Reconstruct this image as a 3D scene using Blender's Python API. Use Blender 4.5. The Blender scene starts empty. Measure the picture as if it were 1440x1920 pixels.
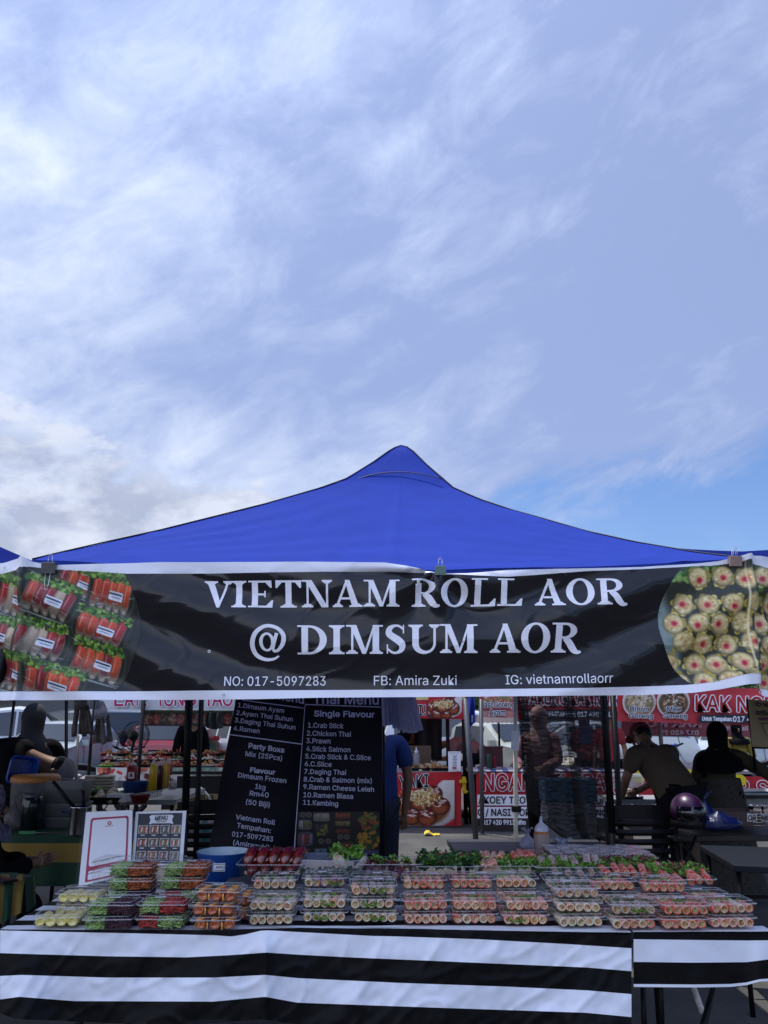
import bpy, bmesh, math, random
import numpy as np
from mathutils import Vector, Matrix, noise as mn
R = math.radians
random.seed(7); rng = np.random.default_rng(7)
SC = bpy.context.scene
COL = SC.collection

# ------------------------------------------------------------------ camera
F, PITCH, CH = 1500.0, math.atan(385/1500.0), 1.5
cam = bpy.data.cameras.new('camera'); camo = bpy.data.objects.new('camera', cam); COL.objects.link(camo)
cam.sensor_fit = 'HORIZONTAL'; cam.sensor_width = 36; cam.lens = 36*F/1440
cam.clip_start = 0.05; cam.clip_end = 2000
camo.location = (0, 0, CH); camo.rotation_euler = (R(90)+PITCH, 0, 0)
SC.camera = camo
_cp, _sp = math.cos(PITCH), math.sin(PITCH)
def ray(px, py):
    a, b = (px-720)/F, (960-py)/F
    return Vector((a, _cp-b*_sp, _sp+b*_cp))
def at(px, py, Y):                       # point of the place seen at photo pixel px,py on the vertical plane y=Y
    d = ray(px, py); k = Y/d.y
    return Vector((d.x*k, Y, CH+d.z*k))
def onz(px, py, z):                      # same, on the horizontal plane z
    d = ray(px, py); k = (z-CH)/d.z
    return Vector((d.x*k, d.y*k, z))
def S1(t, *pts):                         # piecewise linear curve x:y
    xs = pts[0::2]; ys = pts[1::2]
    return float(np.interp(t, xs, ys))

# ------------------------------------------------------------------ world, sun, exposure
SUN_EL, SUN_AZ = R(70), R(-40)           # azimuth measured from +Y towards +X
sv = Vector((math.sin(SUN_AZ)*math.cos(SUN_EL), math.cos(SUN_AZ)*math.cos(SUN_EL), math.sin(SUN_EL)))
W = bpy.data.worlds.new('World'); SC.world = W; W.use_nodes = True
nt = W.node_tree; nt.nodes.clear()
def N(t, **k):
    n = nt.nodes.new(t)
    for a, b in k.items(): setattr(n, a, b)
    return n
def L(a, b): nt.links.new(a, b)
def val(x): return x
def mth(op, a, b=None, c=None, clamp=False):
    n = N('ShaderNodeMath', operation=op); n.use_clamp = clamp
    for i, v in enumerate((a, b, c)):
        if v is None: continue
        if hasattr(v, 'is_linked') or hasattr(v, 'links'): L(v, n.inputs[i])
        else: n.inputs[i].default_value = v
    return n.outputs[0]
def sstep(v, a, b):
    n = N('ShaderNodeMapRange', interpolation_type='SMOOTHSTEP'); L(v, n.inputs[0])
    n.inputs[1].default_value = a; n.inputs[2].default_value = b
    return n.outputs[0]
def nz(vec, scale, detail=6, rough=.55, dist=0.):
    n = N('ShaderNodeTexNoise'); L(vec, n.inputs['Vector']); n.inputs['Scale'].default_value = scale
    n.inputs['Detail'].default_value = detail; n.inputs['Roughness'].default_value = rough; n.inputs['Distortion'].default_value = dist
    return n.outputs['Fac']
def comb(x, y, z):
    n = N('ShaderNodeCombineXYZ')
    for i, v in enumerate((x, y, z)):
        if hasattr(v, 'links'): L(v, n.inputs[i])
        else: n.inputs[i].default_value = v
    return n.outputs[0]
def mixc(f, a, b):
    n = N('ShaderNodeMix', data_type='RGBA'); 
    if hasattr(f, 'links'): L(f, n.inputs[0])
    else: n.inputs[0].default_value = f
    for i, v in ((6, a), (7, b)):
        if hasattr(v, 'links'): L(v, n.inputs[i])
        else: n.inputs[i].default_value = (*v, 1)
    return n.outputs[2]
tc = N('ShaderNodeTexCoord'); sep = N('ShaderNodeSeparateXYZ'); L(tc.outputs['Generated'], sep.inputs[0])
dx, dy, dz = sep.outputs
zz = mth('ADD', mth('MAXIMUM', dz, 0.0), 0.16)
u = mth('DIVIDE', dx, zz); v = mth('DIVIDE', dy, zz)
ca_, sa_ = math.cos(R(24)), math.sin(R(24))
q1_ = mth('ADD', mth('MULTIPLY', dx, ca_), mth('MULTIPLY', dz, sa_)); q2_ = mth('ADD', mth('MULTIPLY', dx, -sa_), mth('MULTIPLY', dz, ca_))
pl = comb(mth('MULTIPLY', q1_, 1.1), dy, mth('MULTIPLY', q2_, 2.3))
n1 = nz(pl, 2.1, 10, .54, 0.25)
n2 = nz(pl, 6.5, 12, .62, .35)
n3 = nz(comb(mth('MULTIPLY', u, .9), v, 4.0), .38, 3, .5, .3)
dens = mth('ADD', mth('MULTIPLY', n1, .46), mth('MULTIPLY', n2, .54))
dens = mth('ADD', dens, mth('MULTIPLY', mth('SUBTRACT', n3, .5), .5))
dens = mth('ADD', dens, mth('MULTIPLY', dx, -.17))          # the veil thickens towards the sun's side
ramp = N('ShaderNodeValToRGB'); L(dens, ramp.inputs[0])
cr = ramp.color_ramp; cr.elements[0].position = .385; cr.elements[0].color = (.30, .37, .60, 1)
cr.elements[1].position = .68; cr.elements[1].color = (.61, .68, .84, 1)
e = cr.elements.new(.48); e.color = (.35, .43, .66, 1)
e = cr.elements.new(.56); e.color = (.44, .52, .73, 1)
veil = ramp.outputs[0]
# bank of cumulus low over the horizon on the left
cv = comb(mth('MULTIPLY', dx, 1.0), mth('MULTIPLY', dy, 1.0), mth('MULTIPLY', dz, 1.9))
c1 = nz(cv, 9.0, 9, .56, .1); c2 = nz(cv, 26.0, 8, .62, .2)
cb = mth('ADD', mth('MULTIPLY', c1, .7), mth('MULTIPLY', c2, .3))
top = mth('ADD', mth('MULTIPLY', dz, -5.6), mth('ADD', mth('MULTIPLY', cb, 1.5), mth('MULTIPLY', dx, -1.1)))
cmask = mth('MULTIPLY', sstep(top, -.66, -.46), .85)
r2 = N('ShaderNodeValToRGB'); L(cb, r2.inputs[0])
c = r2.color_ramp; c.elements[0].position = .43; c.elements[0].color = (.36, .40, .52, 1)
c.elements[1].position = .58; c.elements[1].color = (.60, .645, .75, 1)
cum = mixc(cmask, veil, r2.outputs[0])
glow_d = N('ShaderNodeVectorMath', operation='DOT_PRODUCT'); L(tc.outputs['Generated'], glow_d.inputs[0]); glow_d.inputs[1].default_value = sv
gl = mth('POWER', mth('MAXIMUM', glow_d.outputs['Value'], 0.0), 7.0)
gm = mth('ADD', mth('ADD', 1.0, mth('MULTIPLY', gl, .6)), mth('MULTIPLY', sstep(dy, .35, -.75), 1.05))   # brighter round the veiled sun; unseen sky behind camera brightened to light the banner
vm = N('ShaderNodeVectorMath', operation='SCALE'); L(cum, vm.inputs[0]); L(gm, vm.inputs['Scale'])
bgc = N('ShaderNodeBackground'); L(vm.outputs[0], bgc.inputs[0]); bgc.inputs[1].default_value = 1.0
sky = N('ShaderNodeTexSky', sky_type='NISHITA'); sky.sun_disc = False
sky.sun_elevation = SUN_EL; sky.sun_rotation = SUN_AZ; sky.air_density = 1.0; sky.dust_density = .6; sky.ozone_density = 2.5
bgs = N('ShaderNodeBackground'); tint = N('ShaderNodeVectorMath', operation='MULTIPLY'); L(sky.outputs[0], tint.inputs[0]); tint.inputs[1].default_value = (.74, .85, 1.08); L(tint.outputs[0], bgs.inputs[0]); bgs.inputs[1].default_value = 0.105
edge = mth('ADD', dz, mth('ADD', mth('MULTIPLY', mth('SUBTRACT', n2, .5), .16), mth('MULTIPLY', dx, -.10)))
clear = mth('MULTIPLY', sstep(edge, .282, .215), sstep(dx, .04, .2))
clear = mth('ADD', mth('MULTIPLY', clear, .93), mth('MULTIPLY', sstep(dens, .52, .36), .25), clamp=True)
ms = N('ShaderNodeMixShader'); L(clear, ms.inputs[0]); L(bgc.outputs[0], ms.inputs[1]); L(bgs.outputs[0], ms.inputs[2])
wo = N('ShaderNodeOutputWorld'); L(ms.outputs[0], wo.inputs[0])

sun = bpy.data.lights.new('sun', 'SUN'); sun.energy = 3.6; sun.angle = R(.6); sun.color = (1, .96, .88)
suno = bpy.data.objects.new('sun', sun); COL.objects.link(suno); suno.rotation_euler = sv.to_track_quat('Z', 'Y').to_euler()
SC.view_settings.view_transform = 'Standard'; SC.view_settings.look = 'None'
SC.view_settings.exposure = 0.36; SC.view_settings.gamma = 1; SC.view_settings.use_curve_mapping = False
SC.render.engine = 'CYCLES'
SC.cycles.max_bounces = 8; SC.cycles.transparent_max_bounces = 32; SC.cycles.glossy_bounces = 3; SC.cycles.diffuse_bounces = 3

# ------------------------------------------------------------------ materials
def lin(c):
    if isinstance(c, str):
        c = [int(c[i:i+2], 16)/255 for i in (0, 2, 4)]
        return tuple(x/12.92 if x <= .04045 else ((x+.055)/1.055)**2.4 for x in c)
    return tuple(c)
_M = {}
def M(name, col=(.5, .5, .5), rough=.55, metal=0, var=.12, scale=30, bump=.0, bscale=200, trans=0, spec=.5, col2=None, emit=None, sheen=0, coat=0, vcol=False, clear=0, tcol=None, stretch=None):
    """procedural material; col linear or hex. var: light/dark mottling; col2: second colour mixed by noise; clear: fraction let straight through"""
    if name in _M: return _M[name]
    m = bpy.data.materials.new(name); m.use_nodes = True; t = m.node_tree; t.nodes.clear()
    A = lambda ty: t.nodes.new(ty); K = t.links.new
    b = A('ShaderNodeBsdfPrincipled'); out = A('ShaderNodeOutputMaterial')
    b.inputs['Roughness'].default_value = rough; b.inputs['Metallic'].default_value = metal
    b.inputs['Specular IOR Level'].default_value = spec
    if coat: b.inputs['Coat Weight'].default_value = coat; b.inputs['Coat Roughness'].default_value = .08
    if sheen: b.inputs['Sheen Weight'].default_value = sheen
    col = lin(col)
    co = A('ShaderNodeTexCoord'); src = co.outputs['Object']
    oi = A('ShaderNodeObjectInfo')
    ad = A('ShaderNodeVectorMath'); ad.operation = 'ADD'; K(src, ad.inputs[0])
    cb_ = A('ShaderNodeCombineXYZ'); ml = A('ShaderNodeMath'); ml.operation = 'MULTIPLY'; ml.inputs[1].default_value = 37.
    K(oi.outputs['Random'], ml.inputs[0]); K(ml.outputs[0], cb_.inputs[0]); K(ml.outputs[0], cb_.inputs[2]); K(cb_.outputs[0], ad.inputs[1])
    src = ad.outputs[0]
    if stretch:
        mp = A('ShaderNodeMapping'); mp.inputs['Scale'].default_value = stretch; K(src, mp.inputs[0]); src = mp.outputs[0]
    no = A('ShaderNodeTexNoise'); no.inputs['Scale'].default_value = scale; no.inputs['Detail'].default_value = 6; no.inputs['Roughness'].default_value = .6
    K(src, no.inputs['Vector'])
    if vcol:
        at_ = A('ShaderNodeVertexColor'); at_.layer_name = 'print'; base = at_.outputs[0]
    else:
        mx = A('ShaderNodeMix'); mx.data_type = 'RGBA'
        r = A('ShaderNodeValToRGB'); K(no.outputs['Fac'], r.inputs[0])
        if col2 is not None:
            cs = [col, *[lin(c_) for c_ in (col2 if isinstance(col2, list) else [col2])]]
            n_ = len(cs); e_ = r.color_ramp.elements
            e_[0].position = .36; e_[0].color = (*cs[0], 1); e_[1].position = .64; e_[1].color = (*cs[-1], 1)
            for i in range(1, n_-1):
                q = e_.new(.36+.28*i/(n_-1)); q.color = (*cs[i], 1)
        else:
            e_ = r.color_ramp.elements
            e_[0].position = .3; e_[0].color = (*[x*(1-var) for x in col], 1); e_[1].position = .7; e_[1].color = (*[min(1, x*(1+var)) for x in col], 1)
        base = r.outputs[0]
    K(base, b.inputs['Base Color'])
    rm = A('ShaderNodeMapRange'); K(no.outputs['Fac'], rm.inputs[0]); rm.inputs[3].default_value = max(0, rough-.07); rm.inputs[4].default_value = min(1, rough+.07); K(rm.outputs[0], b.inputs['Roughness'])
    if bump:
        n2_ = A('ShaderNodeTexNoise'); n2_.inputs['Scale'].default_value = bscale; n2_.inputs['Detail'].default_value = 4; K(src, n2_.inputs['Vector'])
        bp = A('ShaderNodeBump'); bp.inputs['Strength'].default_value = bump; bp.inputs['Distance'].default_value = .01; K(n2_.outputs['Fac'], bp.inputs['Height']); K(bp.outputs[0], b.inputs['Normal'])
    if emit: b.inputs['Emission Color'].default_value = (*lin(emit), 1); b.inputs['Emission Strength'].default_value = .6
    sh = b.outputs[0]
    if trans:
        tr = A('ShaderNodeBsdfTranslucent'); K(base, tr.inputs[0])
        mm = A('ShaderNodeMixShader'); mm.inputs[0].default_value = trans; K(sh, mm.inputs[1]); K(tr.outputs[0], mm.inputs[2]); sh = mm.outputs[0]
    if clear:
        tp = A('ShaderNodeBsdfTransparent'); tp.inputs[0].default_value = (*(lin(tcol) if tcol else (1, 1, 1)), 1)
        mm = A('ShaderNodeMixShader'); K(sh, mm.inputs[1]); K(tp.outputs[0], mm.inputs[2])
        lw = A('ShaderNodeLayerWeight'); lw.inputs[0].default_value = .35
        mr = A('ShaderNodeMapRange'); K(lw.outputs['Facing'], mr.inputs[0]); mr.inputs[3].default_value = clear; mr.inputs[4].default_value = clear*.84
        K(mr.outputs[0], mm.inputs[0]); sh = mm.outputs[0]
    K(sh, out.inputs[0]); _M[name] = m
    return m

# ------------------------------------------------------------------ mesh builder
class MB:
    def __init__(s): s.v = []; s.f = []; s.mi = []; s.sm = []
    def add(s, vs, fs, mi=0, smooth=False):
        o = len(s.v); s.v += [tuple(p) for p in vs]
        for f in fs: s.f.append([i+o for i in f]); s.mi.append(mi); s.sm.append(smooth)
        return s
    def box(s, c, d, rz=0, mi=0, rx=0, ry=0):
        m = Matrix.Rotation(rz, 3, 'Z') @ Matrix.Rotation(ry, 3, 'Y') @ Matrix.Rotation(rx, 3, 'X'); c = Vector(c)
        vs = [c + m @ Vector((x*d[0]/2, y*d[1]/2, z*d[2]/2)) for z in (-1, 1) for y in (-1, 1) for x in (-1, 1)]
        return s.add(vs, [(0, 2, 3, 1), (4, 5, 7, 6), (0, 1, 5, 4), (2, 6, 7, 3), (0, 4, 6, 2), (1, 3, 7, 5)], mi)
    def tube(s, pts, r, n=8, mi=0, cap=True):
        pts = [Vector(p) for p in pts]; rr = r if isinstance(r, (list, tuple)) else [r]*len(pts)
        vs = []; fs = []
        for i, p in enumerate(pts):
            t = (pts[min(i+1, len(pts)-1)] - pts[max(i-1, 0)]).normalized()
            a = t.cross(Vector((0, 0, 1)) if abs(t.z) < .9 else Vector((0, 1, 0))).normalized(); b = t.cross(a)
            for k in range(n):
                g = 2*math.pi*k/n; vs.append(p + (a*math.cos(g)+b*math.sin(g))*rr[i])
        for i in range(len(pts)-1):
            for k in range(n): fs.append((i*n+k, i*n+(k+1) % n, (i+1)*n+(k+1) % n, (i+1)*n+k))
        if cap: fs += [tuple(range(n))[::-1], tuple(range((len(pts)-1)*n, len(pts)*n))]
        return s.add(vs, fs, mi, True)
    def lathe(s, prof, c=(0, 0, 0), n=20, mi=0, sx=1, sy=1, axis='z', smooth=True):
        c = Vector(c); vs = []
        for r, z in prof:
            for k in range(n):
                g = 2*math.pi*k/n; p = Vector((r*sx*math.cos(g), r*sy*math.sin(g), z))
                if axis == 'y': p = Vector((p.x, p.z, p.y))
                if axis == 'x': p = Vector((p.z, p.x, p.y))
                vs.append(c+p)
        fs = [(i*n+k, i*n+(k+1) % n, (i+1)*n+(k+1) % n, (i+1)*n+k) for i in range(len(prof)-1) for k in range(n)]
        return s.add(vs, fs, mi, smooth)
    def ell(s, c, r, n=12, m=8, mi=0, rot=None):
        c = Vector(c); vs = []; fs = []
        for i in range(m+1):
            th = math.pi*i/m
            for k in range(n):
                g = 2*math.pi*k/n; p = Vector((r[0]*math.sin(th)*math.cos(g), r[1]*math.sin(th)*math.sin(g), r[2]*math.cos(th)))
                vs.append(c + (rot @ p if rot else p))
        fs = [(i*n+k, (i+1)*n+k, (i+1)*n+(k+1) % n, i*n+(k+1) % n) for i in range(m) for k in range(n)]
        return s.add(vs, fs, mi, True)
    def prism(s, poly, y0, y1, mi=0, plane='xz'):
        n = len(poly); f3 = (lambda a, b, y: (a, y, b)) if plane == 'xz' else ((lambda a, b, y: (a, b, y)) if plane == 'xy' else (lambda a, b, y: (y, a, b)))
        vs = [f3(a, b, y0) for a, b in poly] + [f3(a, b, y1) for a, b in poly]
        fs = [tuple(range(n)), tuple(range(n, 2*n))[::-1]] + [(i, i+n, (i+1) % n+n, (i+1) % n) for i in range(n)]
        return s.add(vs, fs, mi)
    def grid(s, fn, nu, nv, mi=0, smooth=True, mask=None):
        vs = [fn(i/nu, j/nv) for j in range(nv+1) for i in range(nu+1)]
        fs = [(j*(nu+1)+i, j*(nu+1)+i+1, (j+1)*(nu+1)+i+1, (j+1)*(nu+1)+i) for j in range(nv) for i in range(nu)]
        return s.add(vs, fs, mi, smooth)
    def rings(s, rings, mi=0, capa=False, capb=False, smooth=True):
        n = len(rings[0]); vs = [p for r in rings for p in r]
        fs = [(i*n+k, i*n+(k+1) % n, (i+1)*n+(k+1) % n, (i+1)*n+k) for i in range(len(rings)-1) for k in range(n)]
        s.add(vs, fs, mi, smooth); o = len(s.v)-len(vs)
        if capa: s.f.append(list(range(o, o+n))[::-1]); s.mi.append(mi); s.sm.append(False)
        if capb: s.f.append(list(range(o+n*(len(rings)-1), o+n*len(rings)))); s.mi.append(mi); s.sm.append(False)
        return s
    def mesh(s, name, mats):
        me = bpy.data.meshes.new(name); me.from_pydata(s.v, [], s.f)
        for m in (mats if isinstance(mats, (list, tuple)) else [mats]): me.materials.append(m)
        me.polygons.foreach_set('material_index', s.mi); me.polygons.foreach_set('use_smooth', s.sm); me.update()
        return me
    def build(s, name, mats, parent=None, loc=None, world=False, fix=True):
        me = s.mesh(name, mats)
        if fix:
            bm = bmesh.new(); bm.from_mesh(me); bmesh.ops.recalc_face_normals(bm, faces=bm.faces); bm.to_mesh(me); bm.free()
        return link(name, me, parent, loc, world)
def link(name, me, parent=None, loc=None, world=True):
    o = bpy.data.objects.new(name, me); COL.objects.link(o)
    if parent: o.parent = parent
    if loc is not None: o.location = loc
    elif parent and world: o.location = -Vector(parent.location)
    return o
def tag(o, label, cat, group=None, kind=None):
    o['label'] = label
    if cat: o['category'] = cat
    if group: o['group'] = group
    if kind: o['kind'] = kind
    return o
def thing(name, label, cat, loc=(0, 0, 0), rz=0, group=None):
    o = bpy.data.objects.new(name, None); COL.objects.link(o); o.location = loc; o.rotation_euler = (0, 0, rz); o.empty_display_size = .1
    return tag(o, label, cat, group)
def dup(root, loc=None, rz=None, label=None, group=None):
    r = root.copy(); COL.objects.link(r)
    if loc is not None: r.location = loc
    if rz is not None: r.rotation_euler = (0, 0, rz)
    if label: r['label'] = label
    if group: r['group'] = group
    for ch in list(root.children):
        c_ = ch.copy(); COL.objects.link(c_); c_.parent = r
        for g in list(ch.children):
            d = g.copy(); COL.objects.link(d); d.parent = c_
    return r
def struct(o): o['kind'] = 'structure'; return o
def rrect(w, d, r, z, n=4, cx=0, cy=0):     # rounded rectangle ring
    out = []
    for sx, sy, a0 in ((1, 1, 0), (-1, 1, 90), (-1, -1, 180), (1, -1, 270)):
        for k in range(n+1):
            g = R(a0+90*k/n); out.append((cx+sx*(w/2-r)+r*math.cos(g), cy+sy*(d/2-r)+r*math.sin(g), z))
    return out

# ------------------------------------------------------------------ flat print: lettering and pictures laid on real surfaces
def flat_mesh(polys):                        # list of polygons in 2D -> bmesh, each stroke .1 mm above the last
    bm = bmesh.new()
    for k, p in enumerate(polys):
        vs = [bm.verts.new((x, y, k % 9)) for x, y in p]
        try: bm.faces.new(vs)
        except ValueError: pass
    return bm
def refine(bm, maxlen, passes=5):
    bmesh.ops.triangulate(bm, faces=bm.faces)
    for _ in range(passes):
        es = [e for e in bm.edges if e.calc_length() > maxlen]
        if not es: break
        bmesh.ops.subdivide_edges(bm, edges=es, cuts=1); bmesh.ops.triangulate(bm, faces=bm.faces)
_capH = None
try: FONT = bpy.data.fonts.load(bpy.utils.system_resource('DATAFILES', path='fonts')+'/Inter.woff2')   # ships with Blender
except Exception: FONT = None
def text2d(s, bold=0, shear=0, spacing=1.0):
    cu = bpy.data.curves.new('t', 'FONT'); cu.body = s; cu.fill_mode = 'FRONT'; cu.resolution_u = 3; cu.offset = bold; cu.shear = shear; cu.space_character = spacing
    if FONT: cu.font = FONT
    o = bpy.data.objects.new('t', cu); COL.objects.link(o); dg = bpy.context.evaluated_depsgraph_get(); dg.update()
    me = bpy.data.meshes.new_from_object(o.evaluated_get(dg)); bpy.data.objects.remove(o); bpy.data.curves.remove(cu)
    return me
def put_text(s, x0, y0, x1, y1, h, fn, mat, parent, bold=0., off=.0015, name='lettering', lean=0., refl=0, mirror=False, spacing=1., halo=0.):
    """baseline from (x0,y0) to (x1,y1) in photo pixels, capital height h; fn(px,py,off) lies on the surface"""
    global _capH
    if _capH is None:
        t = text2d('H'); _capH = max(v_.co.y for v_ in t.vertices)
    me = text2d(s, bold, 0, spacing); bm = bmesh.new(); bm.from_mesh(me); bpy.data.meshes.remove(me)
    if not bm.verts: return
    xa = min(v_.co.x for v_ in bm.verts); xb = max(v_.co.x for v_ in bm.verts)
    for v_ in bm.verts:
        a = (v_.co.x-xa)/(xb-xa); b = v_.co.y/_capH
        if mirror: a = 1-a
        v_.co = (x0+(x1-x0)*a - lean*b*h, y0+(y1-y0)*a - b*h, 0)
    if refl: refine(bm, refl)
    if halo:                                  # thicker strokes: copies nudged round a small circle
        g0 = list(bm.verts)+list(bm.edges)+list(bm.faces)
        for k in range(8):
            g_ = bmesh.ops.duplicate(bm, geom=g0)['geom']
            for v_ in g_:
                if isinstance(v_, bmesh.types.BMVert): v_.co += Vector((halo*math.cos(k*.7854), halo*math.sin(k*.7854), k+1))
    for v_ in bm.verts: v_.co = fn(v_.co.x, v_.co.y, off+v_.co.z*.00012)
    me = bpy.data.meshes.new(name); bm.to_mesh(me); bm.free(); me.materials.append(mat)
    return link(name, me, parent)
def put_polys(polys, fn, mat, parent, off=.0015, name='lettering', refl=0):
    bm = flat_mesh(polys)
    if refl: refine(bm, refl)
    for v_ in bm.verts: v_.co = fn(v_.co.x, v_.co.y, off + v_.co.z*.00008)
    me = bpy.data.meshes.new(name); bm.to_mesh(me); bm.free(); me.materials.append(mat)
    return link(name, me, parent)
def rrp(x0, y0, x1, y1, r=0, n=4):
    if not r: return [(x0, y0), (x1, y0), (x1, y1), (x0, y1)]
    return [(p[0]+(x0+x1)/2, p[1]+(y0+y1)/2) for p in rrect(x1-x0, y1-y0, r, 0, n)]
def s2l(a): return np.where(a <= .04045, a/12.92, ((a+.055)/1.055)**2.4)
class Pic:                                   # a printed picture as an array of ink colours
    def __init__(s, w, h, bg):
        s.w, s.h = w, h; s.a = np.ones((h, w, 3))*np.array(s.c(bg)); s.m = np.ones((h, w)); s.Y, s.X = np.mgrid[0:h, 0:w].astype(float)
    def c(s, c): return [int(c[i:i+2], 16)/255 for i in (0, 2, 4)] if isinstance(c, str) else list(c)
    def ell(s, cx, cy, rx, ry, col, ang=0, soft=.15, op=1, shade=0, box=False, pw=4):
        g = R(ang); R_ = max(rx, ry)*1.5+2
        x0, x1 = int(max(0, cx-R_)), int(min(s.w, cx+R_)); y0, y1 = int(max(0, cy-R_)), int(min(s.h, cy+R_))
        if x0 >= x1 or y0 >= y1: return
        X = s.X[y0:y1, x0:x1]-cx; Y = s.Y[y0:y1, x0:x1]-cy
        U = (X*math.cos(g)+Y*math.sin(g))/rx; V = (-X*math.sin(g)+Y*math.cos(g))/ry
        d = (np.abs(U)**pw+np.abs(V)**pw)**(1/pw) if box else np.sqrt(U*U+V*V)
        al = np.clip((1+soft/2-d)/max(soft, .01), 0, 1)[..., None]*op
        c_ = np.array(s.c(col))[None, None]*(1-shade*np.clip(V, -1, 1)[..., None]*.5 - shade*.3*np.clip(d, 0, 1)[..., None]**2)
        s.a[y0:y1, x0:x1] = s.a[y0:y1, x0:x1]*(1-al)+np.clip(c_, 0, 1)*al
    def speck(s, cx, cy, rx, ry, cols, n, r, rs=None):
        rs = rs or rng
        for _ in range(n):
            t = rs.uniform(0, 6.28); q = math.sqrt(rs.uniform())
            s.ell(cx+rx*q*math.cos(t), cy+ry*q*math.sin(t), r*rs.uniform(.5, 1.3), r*rs.uniform(.4, 1), cols[rs.integers(len(cols))], rs.uniform(0, 180), .5)
    def grain(s, k=.03): s.a = np.clip(s.a+rng.normal(0, k, (s.h, s.w, 1)), 0, 1)
def put_pic(pic, fn, x0, y0, x1, y1, mat_name, parent, off=.001, name='picture', inside=None, rough=.4):
    h, w = pic.h, pic.w
    vs = [fn(x0+(x1-x0)*i/(w-1), y0+(y1-y0)*j/(h-1), off) for j in range(h) for i in range(w)]
    ok = (lambda i, j: True) if inside is None else (lambda i, j: inside(x0+(x1-x0)*(i+.5)/(w-1), y0+(y1-y0)*(j+.5)/(h-1)))
    fs = [(j*w+i, j*w+i+1, (j+1)*w+i+1, (j+1)*w+i) for j in range(h-1) for i in range(w-1) if ok(i, j)]
    me = bpy.data.meshes.new(name); me.from_pydata([tuple(p) for p in vs], [], fs)
    ca = me.color_attributes.new('print', 'FLOAT_COLOR', 'POINT')
    arr = np.ones((h*w, 4), dtype=np.float32); arr[:, :3] = s2l(np.clip(pic.a, 0, 1)).reshape(-1, 3)*.95
    ca.data.foreach_set('color', arr.ravel()); me.materials.append(M(mat_name, vcol=True, rough=rough, spec=.4))
    for p in me.polygons: p.use_smooth = True
    return link(name, me, parent)

# ------------------------------------------------------------------ common materials
WHITE_VINYL = M('white vinyl', 'e6e6f0', .45, var=.02, scale=4)
BLACK_VINYL = M('black vinyl', (.007, .007, .011), .16, var=.25, scale=9, bump=.02, bscale=260, stretch=(.3, 1, 3), spec=.42)
INK_WHITE = M('white ink', 'ecebf4', .45, var=.02)
INK_BLACK = M('black ink', (.012, .012, .015), .5)
INK_RED = M('red ink', 'a81c22', .5)
PRINT_RED = M('red printed vinyl', 'b5202a', .42, var=.06, scale=3)
CLEAR = M('clear plastic', (.16, .17, .18), .09, var=.02, clear=.975, spec=.9)
CLEAR_RIM = M('clear plastic rim', (.66, .67, .70), .12, var=.02, clear=.66, spec=.9)  # paler than the clear plastic: white edge glints put into the colour
FROST = M('frosted plastic', (.42, .43, .46), .35, var=.05, clear=.45, trans=.3)
PAPER = M('white paper', 'e4e4ea', .7, var=.03)
BLACK_METAL = M('black painted metal', (.006, .006, .008), .45, var=.3, scale=20, spec=.2)
GREY_METAL = M('grey metal', (.10, .10, .11), .45, metal=.5, var=.15)
STEEL = M('stainless steel', (.5, .5, .52), .22, metal=1, var=.1)
CHROME = M('chrome', (.75, .75, .78), .12, metal=1, var=.05)
RUBBER = M('black rubber', (.02, .02, .02), .7)
BLACK_PLASTIC = M('black plastic', (.007, .007, .009), .42, var=.15, spec=.22)
CREAM_METAL = M('cream painted pole', 'd8d2be', .5, var=.08)
NAVY_FAB = M('dark navy fabric', (.012, .014, .03), .85, sheen=.2)
SKIN = M('brown skin', (.20, .105, .065), .5, var=.08, scale=15)
SKIN2 = M('tan skin', (.32, .18, .12), .5, var=.08, scale=15)
# ================================================================== SETTING
def project(P):
    P = Vector(P)-Vector((0, 0, CH)); a = P.y*_cp+P.z*_sp; b = -P.y*_sp+P.z*_cp
    return 720+F*P.x/a, 960-F*b/a
b = MB(); b.grid(lambda a, c: (-300+600*a, -60+560*c, 0), 40, 40, smooth=False)
gm_ = M('worn asphalt', (.045, .043, .043), .88, var=.35, scale=1.7, bump=.6, bscale=60, col2=[(.062, .060, .058), (.085, .082, .078)])
struct(b.build('ground', gm_)).name = 'ground'
b = MB(); b.box((0, 41, .06), (200, 3, .12)); struct(b.build('pavement', M('concrete kerb', (.3, .29, .28), .8, var=.15, scale=6)))

# ------------------------------------------------------------------ canopies
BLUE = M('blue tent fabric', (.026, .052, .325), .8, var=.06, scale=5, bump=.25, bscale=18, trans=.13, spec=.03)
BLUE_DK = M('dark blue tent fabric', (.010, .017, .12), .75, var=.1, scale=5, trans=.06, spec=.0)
PIPING = M('black canopy piping', (.008, .009, .02), .6)
WHITE_TENT = M('white tent fabric', (.6, .6, .6), .6, var=.05, scale=4, trans=.25)
RED_TENT = M('red tent fabric', (.4, .03, .04), .6, var=.05, scale=4, trans=.2)

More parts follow.
